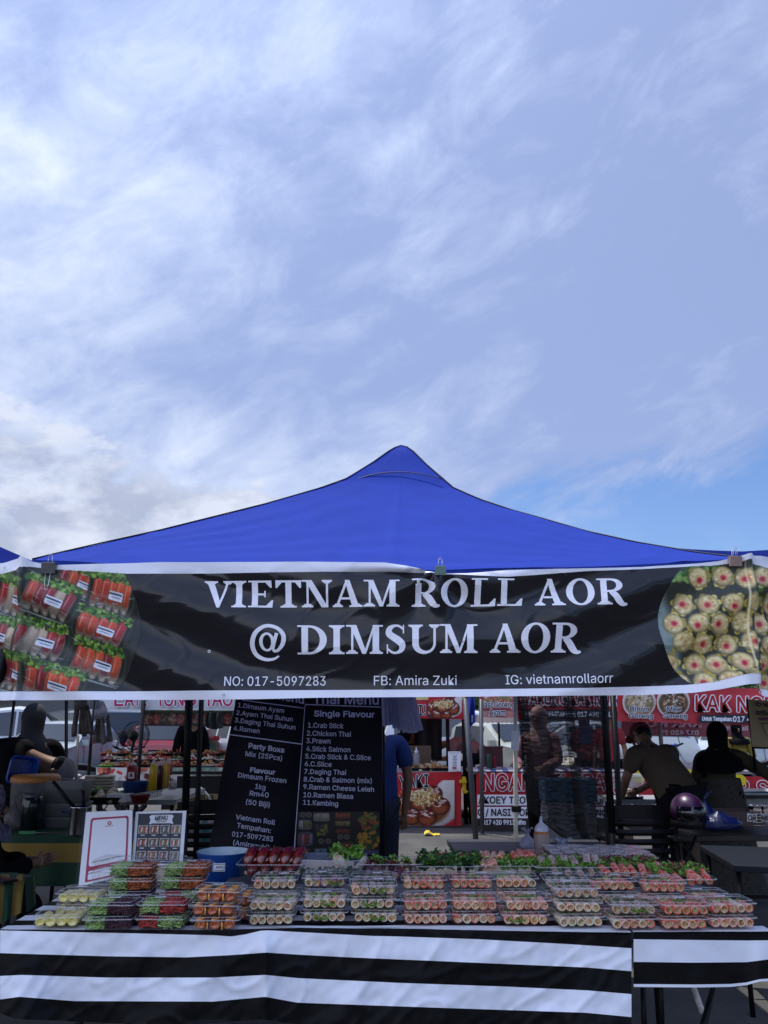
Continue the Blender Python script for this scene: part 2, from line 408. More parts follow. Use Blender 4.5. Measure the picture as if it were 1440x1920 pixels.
CLx, CRx, YF, YB = at(60, 1049, 3.30).x, at(1398, 1047, 3.30).x, 3.30, 5.72
root = thing('canopy_tent', 'blue pop-up canopy with a tall peak above the black banner', 'tent', (0, 4.5, 0))
AP = at(752, 836, 4.5)
Lc = (60, 1050, 100, 1040, 200, 1017, 300, 995, 400, 970, 500, 945, 600, 916, 650, 898, 700, 867, 735, 842, 752, 836)
Rc = (752, 836, 768, 840, 800, 872, 850, 915, 900, 937, 960, 957, 1000, 968, 1100, 997, 1190, 1017, 1300, 1036, 1398, 1048)
def hip_pt(side, t):
    X = (CLx if side < 0 else CRx)*(1-t)+AP.x*t; Y = YF*(1-t)+AP.y*t; z = 2.2
    for _ in range(6):
        px, _y = project((X, Y, z)); z = at(px, S1(px, *(Lc if side < 0 else Rc)), Y).z
    return Vector((X, Y, z))
NT = 40
hl = [hip_pt(-1, (i/NT)) for i in range(NT+1)]; hr = [hip_pt(1, (i/NT)) for i in range(NT+1)]
bl = [Vector((p.x, 2*AP.y-p.y+(YB-(2*AP.y-YF))*(1-i/NT), p.z)) for i, p in enumerate(hl)]
br = [Vector((p.x, 2*AP.y-p.y+(YB-(2*AP.y-YF))*(1-i/NT), p.z)) for i, p in enumerate(hr)]
def face(A, B, seed, sag=.05):
    mb = MB(); nu = 90
    def fn(s, t):
        i = t*NT; k = int(min(NT-1, i)); f = i-k
        a = A[k].lerp(A[k+1], f); c_ = B[k].lerp(B[k+1], f); p = a.lerp(c_, s); w = (c_-a).length
        q = math.sin(math.pi*s)
        p.z -= sag*q*(1-t)**.7*(w/3)
        # tension folds fan out from the corners, soft waves along the eave
        d0 = s if s < .5 else 1-s
        p.z += .013*math.sin(26*math.atan2(t, d0+.03))*math.exp(-3.5*t)*min(1, d0*8)*(1-q*.6)
        p.z += .006*mn.noise(Vector((p.x*2, p.y*2+seed, 0)))*(1-t)
        p.z += .008*math.exp(-((s-.5)/.012)**2)*(1-t)+.004*max(0, 1-7*abs(mn.noise(Vector((p.x*1.6+seed, t*3.5, 2)))))
        return p
    mb.grid(fn, nu, NT)
    return mb
for A, B, sd, nm in ((hl, hr, 1, 'canopy_panel'), (bl, hl, 2, 'canopy_panel'), (hr, br, 3, 'canopy_panel'), (br, bl, 4, 'canopy_panel')):
    face(A, B, sd).build(nm, BLUE, root, world=True)
for h in (hl, hr, bl, br):
    MB().tube([p+Vector((0, 0, .004)) for p in h], .0038, 6).build('hip_seam', PIPING, root, world=True)
# reinforcement cap seam, arching up between the hips
def centre_Y(py):
    for i in range(NT, 0, -1):
        p = hl[i].lerp(hr[i], .5)
        if project(p)[1] > py: return p.y
    return AP.y
Yc = centre_Y(886); sm = []
for k in range(21):
    px = 654+(828-654)*k/20; w_ = (px-748)/100.; Yh = 4.5-.235
    sm.append(at(px, 885+21*w_*w_, Yc*(1-w_*w_)+Yh*w_*w_-.012))
MB().tube(sm, .0028, 5).build('peak_seam', PIPING, root, world=True)
b = MB(); b.ell((AP.x, AP.y, AP.z-.035), (.030, .030, .036)); b.build('peak_cap', BLUE, root, world=True)
# valances, hidden behind the banner in front, seen from other sides
for A, B in ((hl[0], hr[0]), (br[0], bl[0]), (hr[0], br[0]), (bl[0], hl[0])):
    mb = MB(); mb.grid(lambda s, t: A.lerp(B, s)+Vector((0, 0, -.22*t - .05*math.sin(math.pi*s)*1.0)), 24, 3); mb.build('valance', BLUE, root, world=True)
for (X, Y, X2, Y2) in ((CLx-.02, YF+.02, CLx-.32, YF-.1), (CRx+.02, YF+.02, CRx+.30, YF-.1), (at(345, 1400, YB).x, YB, at(349, 1620, YB).x, YB), (at(1132, 1305, YB).x, YB, at(1150, 1600, YB).x, YB)):
    mb = MB(); mb.tube([(X, Y, 2.1), (X*.35+X2*.65, Y*.35+Y2*.65, .75)], .026, 4); mb.tube([(X*.4+X2*.6, Y*.4+Y2*.6, .9), (X2, Y2, .02)], .021, 4); mb.box((X2, Y2, .01), (.1, .1, .012)); mb.build('leg', BLACK_METAL, root, world=True)
for s0, s1 in (((CLx, YF+.05, 2.05), (CRx, YF+.05, 1.85)), ((CLx, YF+.05, 1.85), (CRx, YF+.05, 2.05)), ((CLx, YB, 2.05), (CRx, YB, 1.9)), ((CLx, YF, 2.05), (CLx, YB, 1.9)), ((CRx, YF, 2.05), (CRx, YB, 1.9))):
    MB().tube([s0, s1], .012, 4).build('truss', GREY_METAL, root, world=True)
MB().tube([(AP.x, AP.y, 2.2), (AP.x, AP.y, AP.z-.05)], .02, 8).build('centre_pole', GREY_METAL, root, world=True)

def simple_tent(cx, cy, w, d, ze, zp, mat, label, power=1.25, pole=BLACK_METAL, legs=(1, 1, 1, 1), name='canopy_tent', group=None, val=.22, splay=0):
    r = thing(name, label, 'tent', (cx, cy, 0), group=group)
    cs = [Vector((sx*w/2, sy*d/2, ze)) for sx, sy in ((-1, -1), (1, -1), (1, 1), (-1, 1))]
    for q in range(4):
        A, B = cs[q], cs[(q+1) % 4]
        def fn(s, t):
            p = A.lerp(B, s).lerp(Vector((0, 0, ze)), t); p.z = ze+(zp-ze)*t**power - .05*math.sin(math.pi*s)*(1-t)
            return p
        MB().grid(fn, 16, 12).build('canopy_panel', mat, r)
        mb = MB(); mb.grid(lambda s, t: A.lerp(B, s)+Vector((0, 0, -val*t-.05*math.sin(math.pi*s)-.015*t*abs(math.sin(s*math.pi*9)))), 36, 2); mb.build('valance', mat, r)
        if legs[q]:
            MB().tube([(A.x, A.y, ze-.02), (A.x*(1+splay), A.y, 0)], .02, 4).build('leg', pole, r)
    for q in range(4):
        A, B = cs[q], cs[(q+1) % 4]
        mb = MB(); n_ = 4
        for i in range(n_):
            a = A.lerp(B, i/n_); c_ = A.lerp(B, (i+1)/n_); o1, o2 = Vector((0, 0, -.04)), Vector((0, 0, -.22))
            mb.tube([a+o1, c_+o2], .008, 4); mb.tube([a+o2, c_+o1], .008, 4)
        mb.build('truss', pole, r)
    return r
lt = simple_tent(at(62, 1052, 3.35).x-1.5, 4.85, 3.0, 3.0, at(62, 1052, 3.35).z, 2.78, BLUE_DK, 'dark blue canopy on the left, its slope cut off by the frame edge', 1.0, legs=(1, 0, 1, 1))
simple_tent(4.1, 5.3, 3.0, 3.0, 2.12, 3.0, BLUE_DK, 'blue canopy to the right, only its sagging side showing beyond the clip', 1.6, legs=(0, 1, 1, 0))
# rain gutter sheet sagging between our canopy and the right one
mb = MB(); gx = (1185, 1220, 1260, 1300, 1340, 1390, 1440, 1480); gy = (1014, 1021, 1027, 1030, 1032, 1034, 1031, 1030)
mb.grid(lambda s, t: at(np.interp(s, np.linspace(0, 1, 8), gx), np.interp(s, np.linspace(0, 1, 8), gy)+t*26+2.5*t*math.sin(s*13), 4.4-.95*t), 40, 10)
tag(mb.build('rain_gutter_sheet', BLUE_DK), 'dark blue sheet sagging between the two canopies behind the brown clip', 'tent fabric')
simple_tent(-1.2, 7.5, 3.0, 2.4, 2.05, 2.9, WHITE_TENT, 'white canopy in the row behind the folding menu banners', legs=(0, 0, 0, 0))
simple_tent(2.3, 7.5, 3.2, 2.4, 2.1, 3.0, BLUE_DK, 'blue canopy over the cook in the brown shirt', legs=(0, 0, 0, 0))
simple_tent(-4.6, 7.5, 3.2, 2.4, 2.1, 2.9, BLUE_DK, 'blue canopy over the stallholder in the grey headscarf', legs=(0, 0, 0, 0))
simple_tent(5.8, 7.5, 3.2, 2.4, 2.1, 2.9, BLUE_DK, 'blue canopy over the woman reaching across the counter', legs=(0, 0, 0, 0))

# ------------------------------------------------------------------ the big banner
YBAN = 3.23
def top_y(px): return S1(px, -80, 1050, 0, 1053, 25, 1048, 50, 1046, 62, 1054, 100, 1060, 240, 1057, 300, 1055, 600, 1054, 720, 1056, 760, 1062, 800, 1071, 826, 1077, 870, 1077, 950, 1070, 1100, 1066, 1200, 1064, 1300, 1058, 1345, 1053, 1385, 1044, 1400, 1040, 1440, 1041, 1520, 1044)
def blk_t(px): return S1(px, -80, 1072, 0, 1074, 40, 1068, 62, 1064, 100, 1068, 240, 1077, 450, 1075, 600, 1073, 720, 1072, 800, 1074, 826, 1078, 870, 1080, 950, 1083, 1000, 1079, 1100, 1071, 1200, 1068, 1340, 1061, 1385, 1055, 1400, 1051, 1440, 1062, 1520, 1070)
def blk_b(px): return S1(px, -80, 1294, 0, 1296, 240, 1296, 360, 1295, 720, 1293, 900, 1292, 1100, 1290, 1200, 1287, 1290, 1284, 1340, 1278, 1380, 1266, 1400, 1263, 1432, 1263, 1440, 1290, 1520, 1300)
def bot_y(px): return S1(px, -80, 1312, 0, 1313, 240, 1312, 360, 1312, 480, 1311, 600, 1308, 900, 1306, 1200, 1303, 1300, 1299, 1345, 1293, 1390, 1284, 1420, 1282, 1434, 1275, 1440, 1303, 1520, 1318)
def ban_off(px, py):
    d = (px-720)/640.; v_ = (py-1060)/245.
    s = v_*1.9 + 1.75*d*d - .10*d
    fall = min(1, abs(d)*1.5+.25)
    y = -.019*math.sin(2*math.pi*s*.95+.6)*fall*min(1, v_*4+.1)
    y += -.010*math.sin(2*math.pi*(v_*.7+.15))
    # short drapes under the middle clip
    e_ = math.hypot((px-835)/150, (py-1085)/70)
    y += -.022*math.sin(5.5*math.atan2(py-1070, px-815))*math.exp(-e_*e_*.9)*min(1, math.hypot(px-826, py-1075)/40)
    y += .005*mn.noise(Vector((px/90., py/40., 1.)))
    y += -.0035*max(0, 1-7*abs(mn.noise(Vector((px/110.+py/200., py/60., 7.)))))
    # creases where the sheet turns round the corner posts
    y += -.035*math.exp(-((px-(47-.08*(py-1060)))/11.)**2) - .03*math.exp(-((px-(1399+.09*(py-1050)))/9.)**2) + .02*math.exp(-((px-(1418+.09*(py-1050)))/10.)**2)
    if px < 45: y += (45-px)*.0009
    if px > 1410: y += (px-1410)*.0012
    y += -.06*math.exp(-((px-1395)/35.)**2)*max(0, (py-1220)/60.)
    return y
def BN(px, py, off=0.):
    return at(px, py, YBAN) + Vector((0, ban_off(px, py)-off, 0))
broot = thing('stall_banner', 'long black banner with serif white lettering clipped across the canopy front', 'banner', (0, YBAN, 1.6))
def strip(f0, f1, x0, x1, nu, nv, off=0): 
    mb = MB(); mb.grid(lambda s, t: BN(x0+(x1-x0)*s, f0(x0+(x1-x0)*s)*(1-t)+f1(x0+(x1-x0)*s)*t, off), nu, nv); return mb
strip(blk_t, blk_b, -220, 1620, 440, 60).build('banner_sheet', BLACK_VINYL, broot, world=True, fix=False)
strip(top_y, blk_t, -220, 1620, 320, 3, .0).build('hem', WHITE_VINYL, broot, world=True, fix=False)
strip(blk_b, bot_y, -220, 1620, 320, 3, .0).build('hem', WHITE_VINYL, broot, world=True, fix=False)
# serif capitals as strokes
def cat(pts, n=6):
    P = [pts[0]]+list(pts)+[pts[-1]]; out = []
    for i in range(1, len(P)-2):
        for k in range(n):
            t = k/n; out.append(tuple(.5*((2*P[i][j])+(-P[i-1][j]+P[i+1][j])*t+(2*P[i-1][j]-5*P[i][j]+4*P[i+1][j]-P[i+2][j])*t*t+(-P[i-1][j]+3*P[i][j]-3*P[i+1][j]+P[i+2][j])*t**3) for j in range(len(P[0]))))
    return out+[tuple(pts[-1])]
def stroke(pts):                            # pts (x, y, halfwidth)
    out = []; l_, r_ = [], []
    for i, p in enumerate(pts):
        a = pts[max(0, i-1)]; c_ = pts[min(len(pts)-1, i+1)]; dx_, dy_ = c_[0]-a[0], c_[1]-a[1]; q = math.hypot(dx_, dy_) or 1
        nx, ny = -dy_/q, dx_/q; l_.append((p[0]+nx*p[2], p[1]+ny*p[2])); r_.append((p[0]-nx*p[2], p[1]-ny*p[2]))
    return [[l_[i], l_[i+1], r_[i+1], r_[i]] for i in range(len(pts)-1)]
def arc(cx, cy, ro, so, ri, si, a0, a1, n=28):   # between an outer and an inner ellipse
    o_ = [(cx+ro*math.cos(R(a0+(a1-a0)*k/n)), cy+so*math.sin(R(a0+(a1-a0)*k/n))) for k in range(n+1)]
    i_ = [(cx+ri*math.cos(R(a0+(a1-a0)*k/n)), cy+si*math.sin(R(a0+(a1-a0)*k/n))) for k in range(n+1)]
    return [[o_[k], o_[k+1], i_[k+1], i_[k]] for k in range(n)]
def glyph(ch, x0, x1, yb, h):
    w = x1-x0; T = h*.225; t = h*.075; s = h*.06; P = []
    rc = lambda a, c_, e_, f_: [(a, c_), (e_, c_), (e_, f_), (a, f_)]
    ser = lambda a, c_, y: P.append(rc(a, y, c_, y+s))
    def brk(a, c_, y, up):                  # bracketed serif
        ser(a, c_, y if up else y-s)
        m = (a+c_)/2; hw = (c_-a)/2
        P.append([(m-hw*.8, y+(s if up else -s)), (m+hw*.8, y+(s if up else -s)), (m+hw*.48, y+(s*2.1 if up else -s*2.1)), (m-hw*.48, y+(s*2.1 if up else -s*2.1))])
    if ch == 'I': P.append(rc(w/2-T/2, 0, w/2+T/2, h)); brk(0, w, 0, 1); brk(0, w, h, 0)
    elif ch == 'V':
        P.append([(w*.09, h-s/2), (w*.09+T*1.12, h-s/2), (w*.60, h*.10), (w*.54, -h*.02), (w*.46, -h*.02)])
        P.append([(w*.87, h-s/2), (w*.87-t*1.2, h-s/2), (w*.47, -h*.02), (w*.55, -h*.02)]); brk(0, w*.47, h, 0); brk(w*.66, w, h, 0)
    elif ch == 'A':
        P.append([(w*.88, s/2), (w*.88-T*1.15, s/2), (w*.40, h), (w*.56, h)])
        P.append([(w*.10, s/2), (w*.10+t*1.3, s/2), (w*.50, h*.93), (w*.44, h)]); P.append(rc(w*.24, h*.28, w*.68, h*.28+t)); brk(0, w*.34, 0, 1); brk(w*.56, w, 0, 1)
    elif ch == 'N':
        P.append(rc(w*.16, 0, w*.16+t, h)); P.append(rc(w*.80, 0, w*.80+t*1.05, h)); P.append([(w*.10, h), (w*.10+T*1.15, h), (w*.80+t, 0), (w*.80-T*.75, 0)]); brk(0, w*.38, 0, 1); ser(0, w*.30, h-s); brk(w*.66, w, h, 0)
    elif ch == 'M':
        P.append(rc(w*.14, 0, w*.14+t, h)); P.append(rc(w*.72, 0, w*.72+T, h)); P.append([(w*.10, h), (w*.10+T, h), (w*.55, h*.06), (w*.50, 0), (w*.44, 0)]); P.append([(w*.74, h), (w*.74+t, h), (w*.54, 0), (w*.48, 0)]); brk(0, w*.32, 0, 1); brk(w*.64, w, 0, 1); ser(0, w*.26, h-s); ser(w*.76, w, h-s)
    elif ch in 'EL':
        P.append(rc(w*.14, 0, w*.14+T, h)); ser(0, w*.5, 0); ser(0, w*.5, h-s); P.append(rc(w*.14, 0, w*.97, t*.95)); P.append([(w*.97, 0), (w, h*.28), (w*.94, h*.28), (w*.72, t)])
        if ch == 'E': P.append(rc(w*.14, h-t*.95, w*.94, h)); P.append([(w*.94, h), (w*.95, h*.74), (w*.89, h*.74), (w*.70, h-t)]); P.append(rc(w*.14, h*.5-t/2, w*.68, h*.5+t/2)); P.append(rc(w*.64, h*.39, w*.70, h*.63))
        else: ser(0, w*.66, h-s)
    elif ch == 'T':
        P.append(rc(w/2-T/2, 0, w/2+T/2, h)); brk(w*.18, w*.82, 0, 1); P.append(rc(0, h-t, w, h)); P.append([(0, h), (0, h*.72), (w*.06, h*.72), (w*.24, h-t)]); P.append([(w, h), (w, h*.72), (w*.94, h*.72), (w*.76, h-t)])
    elif ch == 'O': P += arc(w/2, h/2, w/2, h*.52, w/2-T*1.08, h*.52-t, 0, 360, 44)
    elif ch == 'D':
        P.append(rc(w*.14, 0, w*.14+T, h)); ser(0, w*.45, 0); ser(0, w*.45, h-s); P += arc(w*.40, h/2, w*.60, h*.5, w*.60-T*1.08, h*.5-t, -90, 90); P.append(rc(w*.2, 0, w*.41, t)); P.append(rc(w*.2, h-t, w*.41, h))
    elif ch == 'R':
        P.append(rc(w*.13, 0, w*.13+T, h)); brk(0, w*.50, 0, 1); ser(0, w*.42, h-s); P += arc(w*.44, h*.735, w*.40, h*.265, w*.40-T*1.02, h*.265-t, -90, 90); P.append(rc(w*.2, h-t, w*.45, h)); P.append(rc(w*.2, h*.47, w*.45, h*.47+t))
        P += stroke(cat([(w*.44, h*.50, T*.40), (w*.60, h*.34, T*.52), (w*.74, h*.12, T*.52), (w*.86, h*.02, T*.34), (w*1.0, h*.02, s*.6)]))
    elif ch == 'U':
        P.append(rc(w*.12, h*.33, w*.12+T, h)); P.append(rc(w*.80, h*.33, w*.80+t*1.1, h)); brk(0, w*.46, h, 0); brk(w*.66, w, h, 0)
        cx = (w*.12+w*.80+t*1.1)/2; ro = cx-w*.12; n = 20
        o_ = [(cx+ro*math.cos(R(180+180*k/n)), h*.34+h*.36*math.sin(R(180+180*k/n))) for k in range(n+1)]
        xi0, xi1 = w*.12+T, w*.80; ci = (xi0+xi1)/2; ri = (xi1-xi0)/2
        i_ = [(ci+ri*math.cos(R(180+180*k/n)), h*.34+h*.25*math.sin(R(180+180*k/n))) for k in range(n+1)]
        P += [[o_[k], o_[k+1], i_[k+1], i_[k]] for k in range(n)]
    elif ch == 'S':
        k = T*.52
        pts = [(.84, .86, .3), (.66, .955, .34), (.44, .965, .4), (.22, .87, .75), (.19, .70, 1), (.40, .57, 1.05), (.64, .45, 1.1), (.80, .30, 1.0), (.76, .13, .7), (.56, .035, .38), (.34, .04, .34), (.14, .15, .3)]
        P += stroke(cat([(a*w, c_*h, e_*k) for a, c_, e_ in pts]))
        P.append(rc(w*.83, h*.70, w*.89, h*1.0)); P.append(rc(w*.08, h*.0, w*.14, h*.32))
    elif ch == '@':
        P += stroke(cat([(w*.80, -h*.04, t*.4), (w*.62, -h*.15, t*.6), (w*.36, -h*.14, t*.8), (w*.13, h*.04, t), (w*.05, h*.38, t*1.1), (w*.16, h*.76, t), (w*.44, h*.985, t*.8), (w*.74, h*.93, t*.8), (w*.93, h*.70, t), (w*.93, h*.42, t), (w*.80, h*.18, t*.7), (w*.68, h*.13, t*.6), (w*.645, h*.22, t*.6), (w*.70, h*.52, t*.75), (w*.75, h*.74, t*.8)]))
        P += arc(w*.47, h*.44, w*.22, h*.32, w*.12, h*.245, 0, 360)
    return [[(x0+x, yb-y) for x, y in p] for p in P]
def word(letters, y0, y1, xa, xb, h, lift):
    for ch, a, c_ in letters:
        yb = y0+(y1-y0)*((a+c_)/2-xa)/(xb-xa)
        put_polys(glyph(ch, a, c_, yb, h), BN, INK_WHITE, broot, .0025, 'letter', 14)
word([('V', 384, 437), ('I', 435, 462), ('E', 466, 512), ('T', 517, 565), ('N', 566, 623), ('A', 624, 680), ('M', 682, 749), ('R', 772, 824), ('O', 826, 877), ('L', 883, 929), ('L', 932, 979), ('A', 1002, 1059), ('O', 1061, 1113), ('R', 1117, 1173)], 1140, 1135, 384, 1173, 50, 0)
word([('@', 470, 536), ('D', 558, 613), ('I', 617, 646), ('M', 649, 718), ('S', 722, 762), ('U', 766, 824), ('M', 825, 895), ('A', 918, 976), ('O', 976, 1031), ('R', 1034, 1091)], 1228, 1222.5, 470, 1091, 54, 0)
for s_, xa, xb, ya, yb_ in (('NO: 017-5097283', 421, 610, 1286, 1285), ('FB: Amira Zuki', 701, 857, 1284.5, 1284), ('IG: vietnamrollaorr', 949, 1148, 1283, 1280)):
    put_text(s_, xa, ya, xb, yb_, 17.5, BN, INK_WHITE, broot, off=.0025, refl=12)
# printed food photographs
def roll_tray(p, cx, cy, w, h, ang, n, seed):
    q = np.random.default_rng(seed); g = R(ang); ca, sa = math.cos(g), math.sin(g)
    o = lambda a, c_: (cx+a*ca-c_*sa, cy+a*sa+c_*ca)
    p.ell(cx, cy, w/2, h/2, '3d4138', ang, .06, .9, box=True); p.ell(cx, cy, w/2*.93, h/2*.9, '23261f', ang, .06, .9, box=True)
    for k in range(n):
        a = -w*.40+w*.80*(k+.5)/n; x, y = o(a, h*.06); col = ['c23a30', 'd25334', 'a8242c', 'b9a68e', 'c7452f', '8a2630'][q.integers(6)]
        p.ell(x, y, w/n*.40, h*.34, 'a8937c', ang+4, .2, .95, .5, box=True)
        x2, y2 = o(a, -h*.04); p.ell(x2, y2, w/n*.37, h*.30, col, ang+4, .25, .95, .5, box=True)
        x3, y3 = o(a-w/n*.12, -h*.06); p.ell(x3, y3, w/n*.06, h*.2, 'f0c0b0', ang+4, .6, .5)
        x4, y4 = o(a, h*.38); p.ell(x4, y4, w/n*.22, h*.05, 'c8b8a4', ang, .5, .6)
    for k in range(110):
        x, y = o(q.uniform(-w*.45, w*.45), -h*.38+q.uniform(-h*.09, h*.12)); p.ell(x, y, h*.05, h*.032, ['3f6a24', '6c9438', '284818', '8fb653', '527c30'][q.integers(5)], q.uniform(0, 180), .5)
    x, y = o(w*.1, h*.05); p.ell(x, y, w*.145, h*.10, 'dfe3ee', ang+2, .04, 1, box=True, pw=9); p.ell(x, y-h*.045, w*.14, h*.022, '33405c', ang+2, .1, 1, box=True); p.ell(x, y+h*.03, w*.1, h*.015, '8890a4', ang+2, .1, 1, box=True)
    for k in range(7):
        x, y = o(q.uniform(-w*.45, w*.45), q.uniform(-h*.45, h*.45)); p.ell(x, y, w*.07, h*.012, 'c8d0cf', ang+q.uniform(-25, 25), .6, .5)
    x, y = o(0, h*.47); p.ell(x, y, w*.46, h*.02, 'aeb6b2', ang, .5, .7)
SCL = .9
p = Pic(int(345*SCL), int(238*SCL), '2a2c2b'); 
X0, Y0 = -80, 1062
for i, (cx, cy, w, h, ang, n) in enumerate([(-30, 1095, 110, 70, 12, 5), (22, 1118, 90, 80, 20, 4), (150, 1092, 100, 60, 22, 5), (208, 1112, 92, 82, 14, 5), (95, 1122, 112, 80, 20, 5), (190, 1178, 110, 70, 17, 5), (72, 1198, 110, 78, 14, 5), (-20, 1185, 110, 78, 15, 5), (178, 1240, 112, 78, 17, 5), (15, 1258, 115, 80, 12, 5), (95, 1280, 130, 78, 16, 5), (-50, 1262, 90, 78, 12, 4)]):
    roll_tray(p, (cx-X0)*SCL, (cy-Y0)*SCL, w*SCL, h*SCL, ang, n, i)
for x_ in (42, 52): p.ell((x_-X0)*SCL, 110*SCL, 3*SCL, 130*SCL, '8d8a78', 3, .9, .35)
p.grain(.03)
inL = lambda x, y: (x-86)**2+(y-1172)**2 < 177**2 and blk_t(x) < y < blk_b(x)
put_pic(p, BN, X0, Y0, X0+345, Y0+238, 'printed food picture', broot, .0018, inside=inL, rough=.35)
p = Pic(int(290*SCL), int(252*SCL), '33372f'); X0, Y0 = 1232, 1045; q = np.random.default_rng(3)
p.speck(60*SCL, 22*SCL, 70*SCL, 24*SCL, ['3f6a2e', '5f8a44', '2b4a22', '89ab5c'], 120, 7*SCL, q); p.speck(235*SCL, 40*SCL, 55*SCL, 50*SCL, ['33592a', '496f3a', '24401c'], 110, 7*SCL, q)
p.ell(14*SCL, 150*SCL, 22*SCL, 120*SCL, '8fa3a0', -14, .6, .8)
for j in range(7):
    for i in range(7):
        x = 30+i*44+(j % 2)*18-j*1+q.uniform(-4, 4); y = 48+j*37+q.uniform(-4, 4)+(-10 if j == 0 else 0)
        if (i < 1 and j == 0): continue
        x *= SCL; y *= SCL; r_ = 20*SCL
        for k in range(7):
            g = q.uniform(0, 6.3); p.ell(x+r_*.78*math.cos(g), y+r_*.72*math.sin(g), r_*.42, r_*.3, ['b8a03c', 'e0cf70', 'a8903c'][k % 3], math.degrees(g), .3)
        p.ell(x, y, r_*1.02, r_*.93, '8d8258', q.uniform(0, 90), .15, 1, .4); p.ell(x, y, r_*.88, r_*.8, 'dbc78e', q.uniform(0, 90), .3, 1, .35); p.speck(x, y, r_*.75, r_*.7, ['e8d9a8', 'b89c62', 'd0b878'], 22, r_*.16, q)
        if q.uniform() > .08:
            hx, hy = x+q.uniform(-3, 3), y+q.uniform(-1, 5); p.ell(hx, hy, r_*.45, r_*.4, 'dc9a72', 0, .9, .8); p.ell(hx, hy, r_*.27, r_*.25, 'c2364a', q.uniform(0, 90), .5); p.ell(hx, hy, r_*.12, r_*.1, '9c1c30', 0, .5)
p.ell((1401-X0)*SCL, 120*SCL, 1.6*SCL, 110*SCL, 'fff6d0', -5, .8, .8); p.grain(.03)
inR = lambda x, y: ((x-1402)/167)**2+((y-1165)/150)**2 < 1 and blk_t(x) < y < blk_b(x)
put_pic(p, BN, X0, Y0, X0+290, Y0+252, 'printed food picture', broot, .0018, inside=inR, rough=.35)
for gx_, gy_ in ((4, 1064), (390, 1220), (1437, 1297), (420, 1304)):
    b = MB(); b.lathe([(.003, 0), (.005, .001), (.0065, 0)], (0, 0, 0), 14, axis='y'); P_ = BN(gx_, gy_, .003); o = b.build('grommet', STEEL, broot, loc=P_-Vector(broot.location))

# ------------------------------------------------------------------ binder clips
def clip(px, py, s, mat, label, rz=0, down=True, up=True, ht=20):
    P_ = BN(px, py, .012); r = thing('binder_clip', label, 'binder clip', P_, rz, group='binder clips holding the banner')
    w = .036*s; b = MB(); b.prism([(-.012, .0), (-.003, -.028*s), (.003, -.028*s), (.012, 0), (.010, .001), (0, .001), (-.010, .001)], -w/2, w/2, plane='yz'); b.build('clip_body', mat, r)
    def loop(z0, L_, y):
        return [(-.010, y, z0), (-.008, y-.002, z0+L_*.7), (-.006, y-.003, z0+L_*.92), (0, y-.003, z0+L_), (.006, y-.003, z0+L_*.92), (.008, y-.002, z0+L_*.7), (.010, y, z0)]
    if up: MB().tube(loop(-.025*s, .05*s, .008), .0011, 5).build('handle', CHROME, r)
    if down: MB().tube(loop(-.026*s, (-.045 if down == 1 else .056)*s, -.004), .0011, 5).build('handle', CHROME, r)
    return r
c1_ = clip(96, 1057, 1.55, M('dark grey steel', (.10, .10, .11), .35, .3), 'dark grey binder clip on the banner edge above the sushi roll picture', R(0), down=1)
c2_ = clip(825, 1064, 1.25, M('green grey enamel', (.14, .22, .20), .35), 'green grey binder clip at the middle of the banner top', down=2)
c3_ = clip(1373, 1046, 1.4, M('brown pink enamel', (.30, .20, .17), .35), 'brown binder clip on the banner edge above the dumpling picture', R(4), down=2)

# ------------------------------------------------------------------ folding tables and striped cloths
ZT = .757
YE = onz(700, 1741, ZT).y
tb = thing('folding_table', 'long folding table hidden under the striped cloth', 'table', (0, YE+.4, 0))
xl, xr = onz(0, 1743, ZT).x+.02, onz(1184, 1745, ZT).x
b = MB(); b.box(((xl+xr)/2, YE+.47, ZT-.03), (xr-xl-.02, .86, .04)); b.build('tabletop', M('grey table top', (.3, .3, .3), .5), tb, world=True)
for X in (xl+.25, xr-.25):
    for Y in (YE+.12, YE+.75): MB().tube([(X, Y, ZT-.04), (X, Y, 0)], .014, 8).build('leg', BLACK_METAL, tb, world=True)
tb2 = thing('folding_table', 'second folding table whose legs show below the shorter cloth', 'table', (1.3, YE+.45, 0))
xr2 = onz(1448, 1745, ZT).x
b = MB(); b.box(((xr+xr2)/2+.01, YE+.47, ZT-.03), (xr2-xr-.02, .86, .04)); b.build('tabletop', _M['grey table top'], tb2, world=True)
for q0, q1 in (((1236, 1800, 3.35), (1241, 1960, 3.35)), ((1345, 1830, 3.5), (1308, 1960, 3.2)), ((1205, 1830, 4.0), (1210, 1990, 4.0))):
    MB().tube([at(*q0), at(*q1)], .013, 8).build('leg', BLACK_METAL, tb2, world=True)
MB().tube([at(1292, 1830, 3.7), at(1318, 1900, 3.6)], .013, 8).build('leg', M('chipped white tube', (.5, .48, .44), .5, var=.4, scale=60), tb2, world=True)

